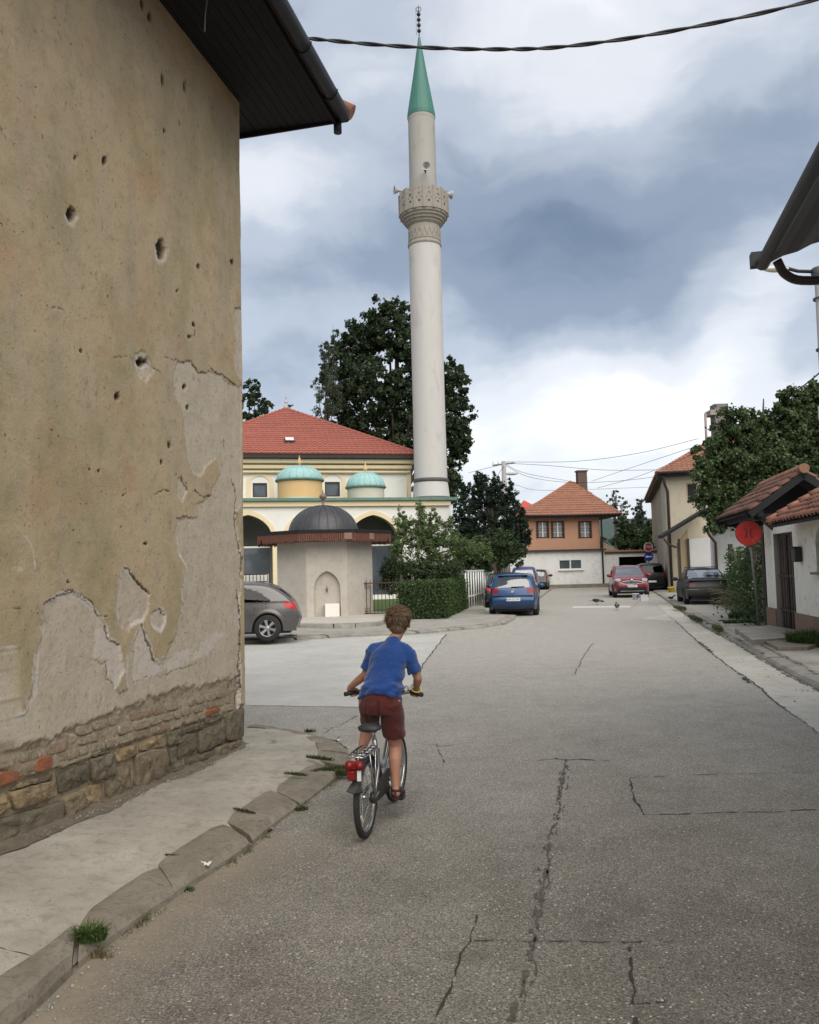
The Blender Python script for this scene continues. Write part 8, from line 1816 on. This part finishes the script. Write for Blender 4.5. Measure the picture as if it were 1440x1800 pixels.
# hands: palm and five curled digits round the grip
for s, wr in ((1, WRL), (-1, WRR)):
    g0, g1 = gripp[s]; gm = g0.lerp(g1, .5); d = (g0 - g1).normalized(); back = V_((-.9, 0, .42)).normalized(); up = d.cross(back); up = up if up.z > 0 else -up; frw = -back
    pc = gm + up * .026 - frw * .012; cap(bd, wr, .021, pc - frw * .022 + up * .004, .020); 
    for j, f in enumerate((-1, -.33, .33, 1)): cap(bd, pc - frw * .022 + d * f * .014, .016, pc + frw * .018 + d * f * .024, .013, 8)
    for j, (f, k_) in enumerate(((-1.1, .92), (-.37, 1.0), (.37, .97), (1.1, .82))):
        ps = []
        for a, q in ((75, 1.25), (35, 1.35), (-5, 1.30), (-50, 1.15), (-95, 1.05)):
            rr_ = .0165 + .0085; an_ = R_(a); ps.append(gm + d * f * .020 * (1 - .04 * j) + (frw * math.cos(an_) + up * math.sin(an_)) * rr_ * (.98 + .12 * k_))
        nn_ = 5 if k_ > .9 else 4
        chain(bd, list(zip(ps[:nn_], (.0095, .009, .0085, .008, .0072))), 8)
    th = [pc - frw * .02 - d * .024, gm - d * .048 - frw * .012 + up * .012, gm - d * .052 + frw * .006 - up * .014, gm - d * .044 + frw * .02 - up * .02]
    chain(bd, list(zip(th, (.013, .0115, .010, .0085))), 8)
def skin_mat():
    m, t, b = new_mat('skin'); vec = t.map(); n = t.noise(14, 4, .6, vec).outputs[0]; n2 = t.noise(4, 3, .5, vec).outputs[0]
    col = t.mix(t.ramp(n2, [(.35, 0), (.65, 1)]), (.34, .165, .105), (.42, .215, .145)); col = t.mix(t.ramp(n, [(.5, 0), (.8, .35)]), col, (.30, .12, .08))
    t.L.new(col, b.inputs['Base Color']); b.inputs['Roughness'].default_value = .55; b.inputs['Subsurface Weight'].default_value = .12; b.inputs['Subsurface Radius'].default_value = (.02, .008, .004); b.inputs['Subsurface Scale'].default_value = .5
    bump(t, b, t.noise(160, 3, .6, vec).outputs[0], .15, .002); return m
M_SKIN = skin_mat()
fuse('body', bd, .0045, 5, M_SKIN, BOY)
for s in (-1, 1):
    mb = MB(); mb.sphere(HD + V_((.074, s * .03, .0)), .011, 10, 7); mb.build('eye', M_WMET, BOY, local=True)
    mb = MB(); mb.tube([HD + V_((.086, s * .016, .022)), HD + V_((.086, s * .032, .027)), HD + V_((.074, s * .048, .022))], .004, 6); mb.build('eyebrow', mat('hair_brown', (.075, .042, .022), (.045, .026, .014), 30, .6), BOY, local=True)
mb = MB(); mb.tube([HD + V_((.080, -.022, -.067)), HD + V_((.090, 0, -.069)), HD + V_((.080, .022, -.067))], .0055, 6); mb.build('lips', mat('lips', (.36, .12, .10), (.3, .1, .08), 20, .5), BOY, local=True)
# t-shirt
def fabric(name, c1, c2, sheen=.3):
    m, t, b = new_mat(name); vec = t.map(); n = t.noise(5, 5, .6, vec).outputs[0]; f = t.noise(420, 2, .5, vec).outputs[0]
    t.L.new(t.mix(t.ramp(n, [(.3, 0), (.7, 1)]), c1, c2), b.inputs['Base Color']); b.inputs['Roughness'].default_value = .88; b.inputs['Specular IOR Level'].default_value = .2; b.inputs['Sheen Weight'].default_value = sheen
    w = t.noise(13, 5, .6, t.map((1, 1, 2.2)), .5).outputs[0]; bump(t, b, t.m('ADD', t.m('MULTIPLY', f, .15), t.m('MULTIPLY', w, 1.0)), .6, .014); return m
sh = MB(); ax = (CH - HIP).normalized(); vv = V_((ax.z, 0, -ax.x)); yy = V_((0, 1, 0))
def ring(f, wu, wv, dy=0, dx=0): c = HIP.lerp(CH, f) + yy * dy + V_((dx, 0, 0)); return (c, yy * wu, vv * wv)
loft(sh, [ring(.05, .143, .112, -.004, -.012), ring(.12, .150, .115, .0, -.014), ring(.2, .152, .120, .0, -.018), ring(.34, .146, .112, .0, -.006), ring(.55, .138, .104, -.002, 0), ring(.8, .140, .102, -.004), ring(.98, .140, .095, -.004), ring(1.12, .10, .074, -.006), ring(1.24, .062, .056, -.01), ring(1.32, .048, .05, -.012)])
for s, a, b_ in ((1, SHL, ELL), (-1, SHR, ELR)):
    d = (b_ - a).normalized(); u = d.cross(V_((1, 0, 0))).normalized(); w = d.cross(u)
    loft(sh, [(a - d * .02 - yy * s * .04, u * .058, w * .070), (a + d * .01, u * .054, w * .066), (a.lerp(b_, .35), u * .051, w * .058), (a.lerp(b_, .78), u * .056, w * .060)])
    cap(sh, NK + V_((-.03, s * .02, -.035)), .048, a + V_((-.005, -s * .02, -.004)), .062); cap(sh, CH + V_((-.02, s * .03, -.02)), .075, a + V_((-.01, -s * .03, -.03)), .068)
def shirt_d(co, no):
    z = co[:, 2]; x = co[:, 0]; y = co[:, 1]
    t_ = (z - HIP.z) / (CH.z - HIP.z)
    k = fbm(y * 9 + z * 5 + 3, z * 26 - y * 6, 3, 4) - .5; k2 = fbm((y * .8 + z * .9) * 22, (z - y) * 7, 3, 9) - .5
    low = np.clip(1.0 - t_ * 2.2, 0, 1); rid = 1 - np.abs(2 * fbm(y * 4 + 2, z * 30 + y * 14, 2, 21) - 1)
    ph = z * 95 + y * 30 + 9 * fbm(y * 6, z * 5, 2, 33); ph2 = (z + y * .9) * 62 + 7 * fbm(y * 7 + 5, z * 6, 2, 35); ph3 = (z - y * 1.1) * 60 + 7 * fbm(y * 7, z * 6 + 4, 2, 36)
    w2 = np.clip((y + .02) * 9, 0, 1) * np.clip(1.2 - t_, 0, 1) * (fbm(y * 8, z * 8, 2, 51) > .42); w3 = np.clip((-.06 - y) * 9, 0, 1) * np.clip(1.1 - t_, 0, 1) * (fbm(y * 8, z * 8, 2, 52) > .42)
    return .024 * k * (.35 + low) + .016 * k2 + .018 * low ** .6 * np.sin(ph) * fbm(y * 5, z * 9, 2, 44) * 1.6 + .013 * w2 * np.sin(ph2) + .013 * w3 * np.sin(ph3)
fuse('t_shirt', sh, .0065, 3, fabric('blue_jersey', (.012, .052, .205), (.010, .040, .16)), BOY, shirt_d)
# shorts
so = MB(); loft(so, [(HIP + V_((.045, -.006, .10)), yy * .130, V_((.10, 0, 0))), (HIP + V_((.0, .0, .035)), yy * .142, V_((.105, 0, 0))), (HIP + V_((0, 0, -.02)), yy * .150, V_((.112, 0, 0))), (HIP + V_((.005, 0, -.085)), yy * .150, V_((.105, 0, 0)))])
for s, hp, kn, fe in ((1, HPL, KNL, .68), (-1, HPR, KNR, .74)):
    d = (kn - hp).normalized(); u = d.cross(V_((1, 0, 0) if s < 0 else (0, 0, 1))).normalized(); w = d.cross(u)
    if s > 0: u, w = V_((0, 1, 0)), d.cross(V_((0, 1, 0))).normalized()
    loft(so, [(hp - d * .02, u * .085, w * .098), (hp.lerp(kn, .35), u * .080, w * .092), (hp.lerp(kn, fe), u * .080, w * .084)]) if s < 0 else loft(so, [(hp - d * .02, u * .082, w * .098), (hp.lerp(kn, .4), u * .074, w * .088), (hp.lerp(kn, fe), u * .074, w * .082)])
fuse('shorts', so, .006, 3, fabric('maroon_cotton', (.085, .018, .016), (.062, .014, .013), .15), BOY, lambda co, no: .022 * (fbm(co[:, 1] * 12, co[:, 2] * 12 + co[:, 0] * 6, 3, 14) - .5) + .012 * (fbm(co[:, 1] * 34, co[:, 2] * 14, 2, 15) - .5))
mb = MB(); mb.tube([HIP + V_((-.118, -.02, .03)), HIP + V_((-.122, -.02, -.05)), HIP + V_((-.105, -.018, -.12))], .003, 5); mb.build('shorts_seam', MATS.get('x') or mat('seam', (.04, .01, .01), rough=.9), BOY, local=True)
# sandals
M_SAND = mat('dark_brown_sandal', (.045, .022, .018), (.03, .016, .014), 14, .7)
for an, pd in ((ANL, PL), (ANR, PR)):
    c = V_((pd.x - .025, pd.y, pd.z + .012)); mb = MB(); n = 20; vs = []
    for zz in (0, .016):
        for k in range(n): a = 2 * math.pi * k / n; vs.append(c + V_((.108 * math.cos(a), (.036 + .006 * math.cos(a)) * math.sin(a), zz - .004)))
    mb.add(vs, [(k, (k + 1) % n, n + (k + 1) % n, n + k) for k in range(n)] + [tuple(range(n - 1, -1, -1)), tuple(range(n, 2 * n))]); mb.build('sandal_sole', M_SAND, BOY, local=True)
    for dx, rr_, tl in ((.055, .031, 0), (.015, .034, .3)):
        mb = MB(); q = V_((pd.x + dx - .02, pd.y, pd.z + .034)); mb.tube([q + V_((-.012 * math.sin(a) * tl * 3, rr_ * 1.08 * math.cos(a), rr_ * .98 * math.sin(a) - .008)) for a in np.linspace(-.25, math.pi + .25, 12)], .0075, 6); mb.build('sandal_strap', M_SAND, BOY, local=True)
    mb = MB(); q = V_((an.x - .002, pd.y if pd.y < 0 else pd.y, pd.z + .072)); mb.tube([q + V_((.034 * math.cos(a), .032 * math.sin(a), .004 * math.cos(a))) for a in np.linspace(0, 2 * math.pi, 17)[:-1]], .009, 6, closed=True); mb.build('ankle_strap', M_SAND, BOY, local=True)
    for s in (-1, 1): mb = MB(); mb.tube([q + V_((-.01, s * .031, 0)), V_((pd.x - .05, pd.y + s * .034, pd.z + .014))], .008, 6); mb.build('side_strap', M_SAND, BOY, local=True)
    mb = MB(); mb.tube([q + V_((-.034, 0, 0)), V_((pd.x - .118, pd.y, pd.z + .018))], .009, 6); mb.build('heel_strap', M_SAND, BOY, local=True)
# hair: cap of short hair plus locks
hm = MB(); hm.sphere(HD + V_((-.014, 0, .022)), .088, 24, 16, (1.04, .985, 1.06)); hm.sphere(HD + V_((-.05, 0, -.03)), .058, 14, 10, (.85, 1.05, 1.0)); hm.sphere(HD + V_((.025, -.01, .062)), .060, 14, 10, (1.15, 1.15, .62)); hm.sphere(HD + V_((.0, -.045, .052)), .045, 12, 8)
M_HAIR = mat('hair_brown', (.075, .042, .022), (.045, .026, .014), 30, .6)
def hair_m():
    m, t, b = new_mat('short_brown_hair'); r = t.noise(90, 4, .7, t.map((1, 1, .3))).outputs[0]
    g = t.noise(8, 3, .6, t.map()).outputs[0]
    col = t.mix(t.ramp(r, [(.35, 0), (.65, 1)]), (.05, .03, .017), (.17, .105, .058)); t.L.new(t.mix(t.ramp(g, [(.5, 0), (.75, .5)]), col, (.25, .17, .10)), b.inputs['Base Color'])
    b.inputs['Roughness'].default_value = .5; bump(t, b, r, .8, .006); return m
M_HAIR2 = hair_m()
fuse('hair', hm, .005, 2, M_HAIR2, BOY, lambda co, no: .012 * (fbm(co[:, 1] * 45, co[:, 2] * 30 + co[:, 0] * 20, 3, 5) - .45), cut=[(HD + V_((.045, 0, -.01)), V_((.75, 0, -.66)).normalized()), (HD + V_((0, 0, -.078)), V_((0, 0, -1)))])
rs = np.random.RandomState(3); n = 4200; d = rs.normal(size=(n, 3)); d /= np.linalg.norm(d, axis=1)[:, None]
ok = (d[:, 2] > -.72) & ~((d[:, 0] > .45) & (d[:, 2] < .25)) & ~((d[:, 2] < -.25) & (d[:, 0] > -.12)); d = d[ok]; n = len(d)
rootp = np.array(HD + V_((-.014, 0, .018))) + d * np.array([.090, .085, .091]); flow = np.stack([.55 + 0 * d[:, 0], -.35 + 0 * d[:, 0], -.25 - .6 * (d[:, 2] < .35)], 1) + rs.normal(size=(n, 3)) * .55; flow -= d * (flow * d).sum(1)[:, None]; flow /= np.linalg.norm(flow, axis=1)[:, None]
ln = np.where(d[:, 2] > .2, .045, .020) * rs.uniform(.6, 1.3, n); side = np.cross(flow, d); w = .0016
p1 = rootp + (flow * .6 + d * .45) * ln[:, None] * .55; p2 = rootp + (flow * .9 + d * .38) * ln[:, None]
V = np.stack([rootp - side * w, rootp + side * w, p1 + side * w, p1 - side * w, p1 - side * w, p1 + side * w, p2 + side * w * .2, p2 - side * w * .2], 1).reshape(-1, 3)
me = np_mesh('hair_strands', V, np.arange(n * 8).reshape(-1, 4)); attr(me, 'rnd', np.repeat(rs.uniform(0, 1, n), 8))
o = link('hair_strands', me, BOY, leaf_mat('hair_strand', (.05, .03, .017), (.13, .08, .045), (.30, .205, .12))); o['kind'] = 'stuff'
mb = MB(); q = WRR.lerp(ELR, .12); dd = (ELR - WRR).normalized(); u = dd.orthogonal().normalized(); w_ = dd.cross(u); mb.tube([q + (u * math.cos(a) + w_ * math.sin(a)) * .036 + V_((0, 0, -.012)) for a in np.linspace(0, 2 * math.pi, 25)[:-1]], .0045, 7, closed=True)
mb.build('bracelet', mat('yellow_band', (.62, .60, .16), (.5, .5, .12), 9, .4), BOY, local=True)
# ------------------------------------------------------------------ signs, wires, birds, buckets, litter
M_SRED = mat('sign_red', (.42, .022, .016), (.34, .02, .016), 5, .45, c3=(.26, .02, .015), s3=12)
M_SBLUE = mat('sign_blue', (.015, .03, .26), (.012, .025, .2), 5, .4); M_SWHT = mat('sign_white', (.72, .72, .72), (.6, .6, .6), 6, .4)
M_POST = mat('galvanised_post', (.16, .15, .14), (.10, .095, .09), 8, .6, metallic=.3)
# red round sign
SD = 20.2; sp = P(1330.5, 1000, SD); sp.z = .085; sc3 = P(1316, 937, SD); r = 22.3 * SD / FPX
RS = thing('round_sign', 'red disc sign with dark scratched marks on a leaning grey post', 'sign', tuple(sp))
mb = MB(); mb.tube([sp, Vector((sc3.x + .03, sc3.y + .05, sc3.z + .1))], .03, 10); mb.build('post', M_POST, RS)
aim = (EYE - sc3); aim.z = 0; aim.normalize(); aim = (Matrix.Rotation(R_(-12), 3, 'Z') @ aim)
ex = Vector((0, 0, 1)).cross(aim).normalized(); ez = Vector((0, 0, 1)); fr_ = (sc3, ex, ez, aim)
circ = lambda r_, n=36: [(r_ * math.cos(2 * math.pi * k / n), r_ * math.sin(2 * math.pi * k / n)) for k in range(n)]
mb = MB(); mb.prism(circ(r), -.012, .0, fr_); disc = mb.build('disc', M_SRED, RS)
mb = MB(); mb.prism(circ(r * 1.005), -.02, .004, fr_, holes=[circ(r * .975)]); mb.build('disc_edge', mat('sign_edge', (.10, .015, .012), (.05, .012, .01), 9), disc)
for s in (-1, 1):     # the two dark strokes with little feet
    mb = MB(); pts = [(s * .13 * 1, .14), (s * .075, .11), (s * .055, 0), (s * .075, -.11), (s * .12, -.13)]
    mb.tube([sc3 + ex * (x * .8) + ez * (z * .85) + aim * .003 for x, z in pts], .011, 6); mb.build('dark_mark', M_BLKM, disc)
for (x, z) in ((.12, -.17), (.17, -.12), (.1, -.2)): mb = MB(); mb.sphere(sc3 + ex * x + ez * z + aim * .002, .014, 6, 4); mb.build('chip', mat('primer_chip', (.5, .25, .15), rough=.7), disc)
# stop sign and arrow sign
TD = 57.0; c1 = P(1140, 961.5, TD); c2 = P(1140.5, 978.5, TD)
SS = thing('road_sign', 'red octagonal stop sign above a blue round left arrow sign on one post', 'sign', (c1.x, TD + .05, 0))
mb = MB(); mb.tube([(c1.x, TD + .05, 0), (c1.x, TD + .05, c1.z + .3)], .035, 8); mb.build('post', M_POST, SS)
fr_ = (c1, Vector((1, 0, 0)), Vector((0, 0, 1)), Vector((0, -1, 0))); o8 = lambda R_8: [(R_8 * math.cos(math.pi / 8 + k * math.pi / 4), R_8 * math.sin(math.pi / 8 + k * math.pi / 4)) for k in range(8)]
mb = MB(); mb.prism(o8(.335), .0, .015, fr_); pl = mb.build('stop_plate', M_SWHT, SS); mb = MB(); mb.prism(o8(.30), .015, .02, fr_); mb.build('red_field', mat('stop_red', (.30, .02, .03), (.25, .02, .025), 5, .4), pl)
wt = text_obj('STOP', .24, M_SWHT, pl, (0, 0, 0), (math.pi / 2, 0, 0)); wt.location = Vector((c1.x, c1.y - .024, c1.z)) - SS.location
fr_ = (c2, Vector((1, 0, 0)), Vector((0, 0, 1)), Vector((0, -1, 0)))
mb = MB(); mb.prism(circ(.31), 0, .015, fr_); pl = mb.build('arrow_plate', M_SBLUE, SS)
mb = MB(); mb.prism([(-.24, 0), (-.08, .10), (-.08, .035), (.22, .035), (.22, -.035), (-.08, -.035), (-.08, -.10)], .015, .02, fr_); mb.build('arrow', M_SWHT, pl)
# utility pole with street lamp
UD = 54.0; ut = P(885.5, 811, UD)
UP = thing('utility_pole', 'grey concrete utility pole with cross arm, insulators and a street lamp', 'utility pole', (ut.x, UD, 0))
mb = MB(); mb.tube([(0, 0, 0), (0, 0, ut.z)], [.24, .15], 10); mb.build('pole', mat('concrete_pole', (.36, .35, .33), (.28, .27, .26), 3, .9), UP, local=True)
mb = MB(); mb.bar((-.75, 0, ut.z - .25), (.75, 0, ut.z - .12), .09); mb.build('cross_arm', M_POST, UP, local=True)
for x in (-.7, -.35, .35, .7): mb = MB(); mb.lathe([(.05, 0), (.06, .06), (.03, .1), (.05, .14), (0, .17)], (x, 0, ut.z - .14), 8); mb.build('insulator', M_SWHT, UP, local=True)
le = P(906, 833, UD); ls = P(888, 837, UD); mb = MB(); mb.tube([(0, 0, ls.z - .1), (le.x - ut.x - .6, 0, le.z)], .035, 6); mb.build('lamp_arm', M_POST, UP, local=True)
mb = MB(); mb.sphere((le.x - ut.x - .25, 0, le.z + .02), .2, 12, 7, (2.2, .8, .55)); mb.build('lamp_head', mat('pale_lamp_head', (.5, .5, .5), (.42, .42, .42), 4, .5), UP, local=True)
M_WIRE = mat('black_wire', (.02, .02, .022), (.03, .03, .03), 9, .6)
def wire(name, label, pts, r, group='overhead service wires', seg=14):
    L = smoothline(pts, seg); t = MB(); t.tube(L, r, 5); o = t.build(name, M_WIRE, None); return meta(o, label, 'wire', group)
W_ = lambda x, y, d: P(x, y, d)
wl = [([W_(886, 812, 54), W_(1010, 811, 54), W_(1120, 797, 50), W_(1228, 771, 46)], 'single wire rising right from the pole top towards the maple'),
      ([W_(886, 815, 54), W_(925, 832, 57), W_(1003, 846, 63)], 'wire drooping from the pole to the peach house ridge'),
      ([W_(886, 817, 54), W_(930, 838, 57), W_(1000, 848, 62), W_(1080, 846, 58), W_(1155, 838, 54)], 'thick wire sagging past the chimney to the cream house'),
      ([W_(886, 814, 54), W_(960, 818, 54), W_(1060, 826, 54), W_(1160, 826, 52)], 'nearly level wire running from the pole above the peach house'),
      ([W_(1040, 846, 64), W_(1110, 822, 56), W_(1228, 783, 46)], 'wire climbing from the chimney to the right under the topmost wire'),
      ([W_(1050, 858, 64), W_(1120, 838, 57), W_(1228, 795, 46)], 'lowest of the wires climbing right from behind the chimney'),
      ([W_(886, 816, 54), W_(860, 822, 58), W_(824, 831, 66)], 'wire leaving the pole to the left towards the minaret'),
      ([W_(905, 852, 70), W_(960, 862, 72), W_(1150, 856, 72)], 'faint level wire low behind the peach house roof'),
      ([W_(1395, 692, 14), W_(1440, 656, 12.5), W_(1500, 600, 11)], 'wire crossing the maple top at the right edge'),
      ([W_(886, 819, 54), W_(872, 840, 50), W_(858, 862, 47)], 'wire dropping left from the pole into the dark conifer')]
for p_, lab in wl: wire('overhead_wire', lab, p_, .014 if p_[0].y > 20 else .012)
cab = [W_(505, 62, 9.9), W_(560, 69, 9.9), W_(700, 81, 9.8), W_(860, 86.5, 9.6), W_(1000, 81, 9.4), W_(1200, 51, 9.2), W_(1440, -3, 9.0), W_(1700, -95, 8.8)]
L = smoothline(cab, 16); ca = thing('thick_cable', 'thick twisted black cable slung across the top of the street', 'cable', tuple(L[0]))
for ph in (0, math.pi):
    q = []
    for i, p in enumerate(L): a = i * .55 + ph; q.append(p + Vector((0, math.cos(a), math.sin(a))) * .012)
    mb = MB(); mb.tube(q, .0145, 7); mb.build('strand', M_WIRE, ca)
# birds
M_CROWB = mat('crow_black', (.012, .012, .014), (.02, .02, .022), 20, .5); M_CROWG = mat('crow_grey', (.14, .135, .13), (.10, .10, .095), 20, .8)
def crow(pos, hd, label, k=1.0, peck=0.0, tall=0):
    t = thing('crow', label, 'crow', tuple(pos), hd, 'hooded crows foraging on the road')
    mb = MB(); tz = .16 * k; hx, hz = (.19, tz + .10) if not peck else (.21, tz - .03)
    vs, fs = [], []
    mb.sphere((0, 0, tz), .075 * k, 16, 10, (1.75, .95, 1.0)); mb.tube([(.06 * k, 0, tz + .02), (.13 * k, 0, (tz + hz) / 2 + .02), (hx * k, 0, hz)], [.055 * k, .045 * k, .04 * k], 10); fuse('body', mb, .01, 3, M_CROWG, t)
    mb = MB(); mb.sphere((hx * k, 0, hz), .043 * k, 12, 8, (1.15, .9, .95)); mb.tube([(hx * k + .03 * k, 0, hz), (hx * k + .10 * k, 0, hz - (.03 if peck else .01) * k)], [.02 * k, .002], 8); mb.build('head', M_CROWB, t, local=True)
    for s in (-1, 1):
        mb = MB(); mb.sphere((-.03 * k, s * .062 * k, tz + .022 * k), .07 * k, 12, 8, (1.85, .28, .72)); mb.build('wing', M_CROWB, t, local=True)
        mb = MB(); mb.tube([(.01, s * .03, tz - .05 * k), (-.01, s * .03, tz * .45), (.01, s * .03, .005), (.05 * k, s * .035, .003)], .006 * k, 5); mb.build('leg', M_CROWB, t, local=True)
    mb = MB(); mb.add([(-.11 * k, -.03, tz + .02), (-.11 * k, .03, tz + .02), (-.29 * k, .042 * k, tz - .02), (-.29 * k, -.042 * k, tz - .02), (-.11 * k, -.03, tz), (-.11 * k, .03, tz), (-.29 * k, .042 * k, tz - .032), (-.29 * k, -.042 * k, tz - .032)], [(0, 1, 2, 3), (7, 6, 5, 4), (0, 4, 5, 1), (1, 5, 6, 2), (2, 6, 7, 3), (3, 7, 4, 0)]); mb.build('tail', M_CROWB, t, local=True)
crow(G(1049, 1063), R_(-14), 'hooded crow seen from the side pecking by the white road line', 1.15, 1)
crow(G(1085, 1073), R_(80), 'hooded crow walking away in the road right of the white line', 1.1)
crow(G(1180, 1056, .09), R_(-20), 'hooded crow on the right kerb between yellow bucket and black saloon', .8)
pp, _n = on_slope(509, 719); crow(pp, R_(35), 'dark bird perched beside the finial on the mosque roof', 1.3)
# buckets
def bucket(pos, r0, r1, h, m, label, tilt=0, name='bucket', band=None):
    t = thing(name, label, 'bucket', tuple(pos)); t.rotation_euler = (0, tilt, .3)
    mb = MB(); mb.lathe([(0, .004), (r0, .004), (r1, h), (r1 + .012, h), (r1 + .012, h - .03), (r1 - .004, h - .03), (r1 - .01, h - .004), (r0 - .01, .02), (0, .02)], (0, 0, 0), 24); mb.build('pail', m, t, local=True)
    mb = MB(); mb.tube([((r1 + .012) * math.cos(a), (r1 + .012) * math.sin(a) , h - .02 - .10 * math.sin(a)) for a in np.linspace(0, math.pi, 12)], .005, 5); mb.build('handle', M_POST, t, local=True)
    if band: mb = MB(); mb.lathe([(lerp(r0, r1, .25) + .003, h * .25), (lerp(r0, r1, .85) + .003, h * .85)], (0, 0, 0), 24, a0=R_(-100), a1=R_(60)); mb.build('printed_label', band, t, local=True)
    return t
bucket(G(1117.5, 1054), .13, .165, .30, M_SWHT, 'white bucket with dark blue print in front of the red crossover', band=mat('label_blue', (.02, .03, .14), (.03, .05, .2), 18, .4, c3=(.5, .5, .55), s3=30))
yb = bucket(G(1181, 1041, .09), .15, .19, .30, mat('yellow_plastic', (.62, .43, .03), (.52, .36, .02), 5, .45), 'yellow bucket tipped against the downpipe of the cream house', -.12)
t = thing('plastic_tub', 'square white plastic tub on the road right of the blue bucket', 'tub', tuple(G(1132.5, 1056.5))); mb = MB()
mb.prism([(-.17, -.13), (.17, -.13), (.17, .13), (-.17, .13)], 0, .27, (Vector((0, 0, 0)), Vector((1, 0, 0)), Vector((0, 1, 0)), Vector((0, 0, 1))), ); mb.build('tub', mat('milky_plastic', (.62, .62, .60), (.55, .55, .53), 5, .4), t, local=True)
mb = MB(); mb.prism([(-.19, -.15), (.19, -.15), (.19, .15), (-.19, .15)], .262, .285, (Vector((0, 0, 0)), Vector((1, 0, 0)), Vector((0, 1, 0)), Vector((0, 0, 1))), holes=[[(-.16, -.12), (.16, -.12), (.16, .12), (-.16, .12)]]); mb.build('rim', M_SWHT, t, local=True)
# litter
def scrap(px, py, w, l, h, m, label, seed, z=.0, name='litter', cat='litter'):
    c = G(px, py, z); r = np.random.RandomState(seed); n = 9; V = []
    for i in range(n):
        for j in range(n):
            x, y = (i / (n - 1) - .5), (j / (n - 1) - .5); k = 1 - .25 * r.rand() * (abs(x) > .45 or abs(y) > .45)
            V.append((c.x + x * w * k + .004 * r.randn(), c.y + y * l * k + .004 * r.randn(), z + .006 + h * float(fbm(np.array(x * 3 + seed), np.array(y * 3), 3, seed))))
    me = np_mesh(name, V, grid_faces(n, n), False); o = link(name, me, None, m); return meta(o, label, cat)
M_PAPER = mat('dirty_paper', (.66, .65, .62), (.5, .49, .46), 20, .8)
scrap(362, 1528, .055, .065, .05, M_PAPER, 'crumpled white paper at the foot of the kerb', 3, .03)
scrap(474, 1459, .05, .035, .012, mat('pale_paper', (.42, .38, .35), (.3, .28, .25), 20, .8), 'flat pale paper scrap below the second weed strip', 5)
scrap(597, 1302, .06, .03, .012, M_PAPER, 'small white scrap in the cracked corner behind the kerb end', 8, .03)
scrap(481, 1305, .07, .03, .015, mat('dead_leaf', (.05, .03, .018), (.03, .02, .012), 20, .9), 'dead brown leaf lying on the pale pavement', 11, .05, 'dead_leaf', 'leaf')
scrap(886, 1094, .14, .08, .03, M_PAPER, 'white paper scrap near the tip of the far pavement', 12, .085)
# loose chippings and dust lumps along the footing and kerbs
mb = MB(); rr = random.Random(5)
for i in range(420):
    if i < 190: t_ = rr.uniform(-.1, 3.3); q = wall_pt(t_, .03 + abs(rr.gauss(0, .05)), .03 + SLOPE * max(0, t_))
    elif i < 330:
        f = rr.random(); k = int(f * (len(outer) - 4)) + 2; q = outer[k].lerp(outer[min(k + 1, len(outer) - 1)], rr.random()) + Vector((abs(rr.gauss(0, .07)), 0, 0)); q.z = .004
    else: k = rr.randrange(len(RO) - 1); q = RO[k].lerp(RO[k + 1], rr.random()) - Vector((abs(rr.gauss(0, .25)), 0, 0)); q.z = .006
    s = rr.uniform(.004, .014) * (2 if i >= 330 else 1); m3 = Matrix.Rotation(rr.uniform(0, 3), 3, Vector((rr.random(), rr.random(), rr.random() + .1)).normalized()); mb.box(q, (s, s * rr.uniform(.6, 1), s * .6), m3)
o = mb.build('chippings', M_KERB2, None); o['kind'] = 'stuff'
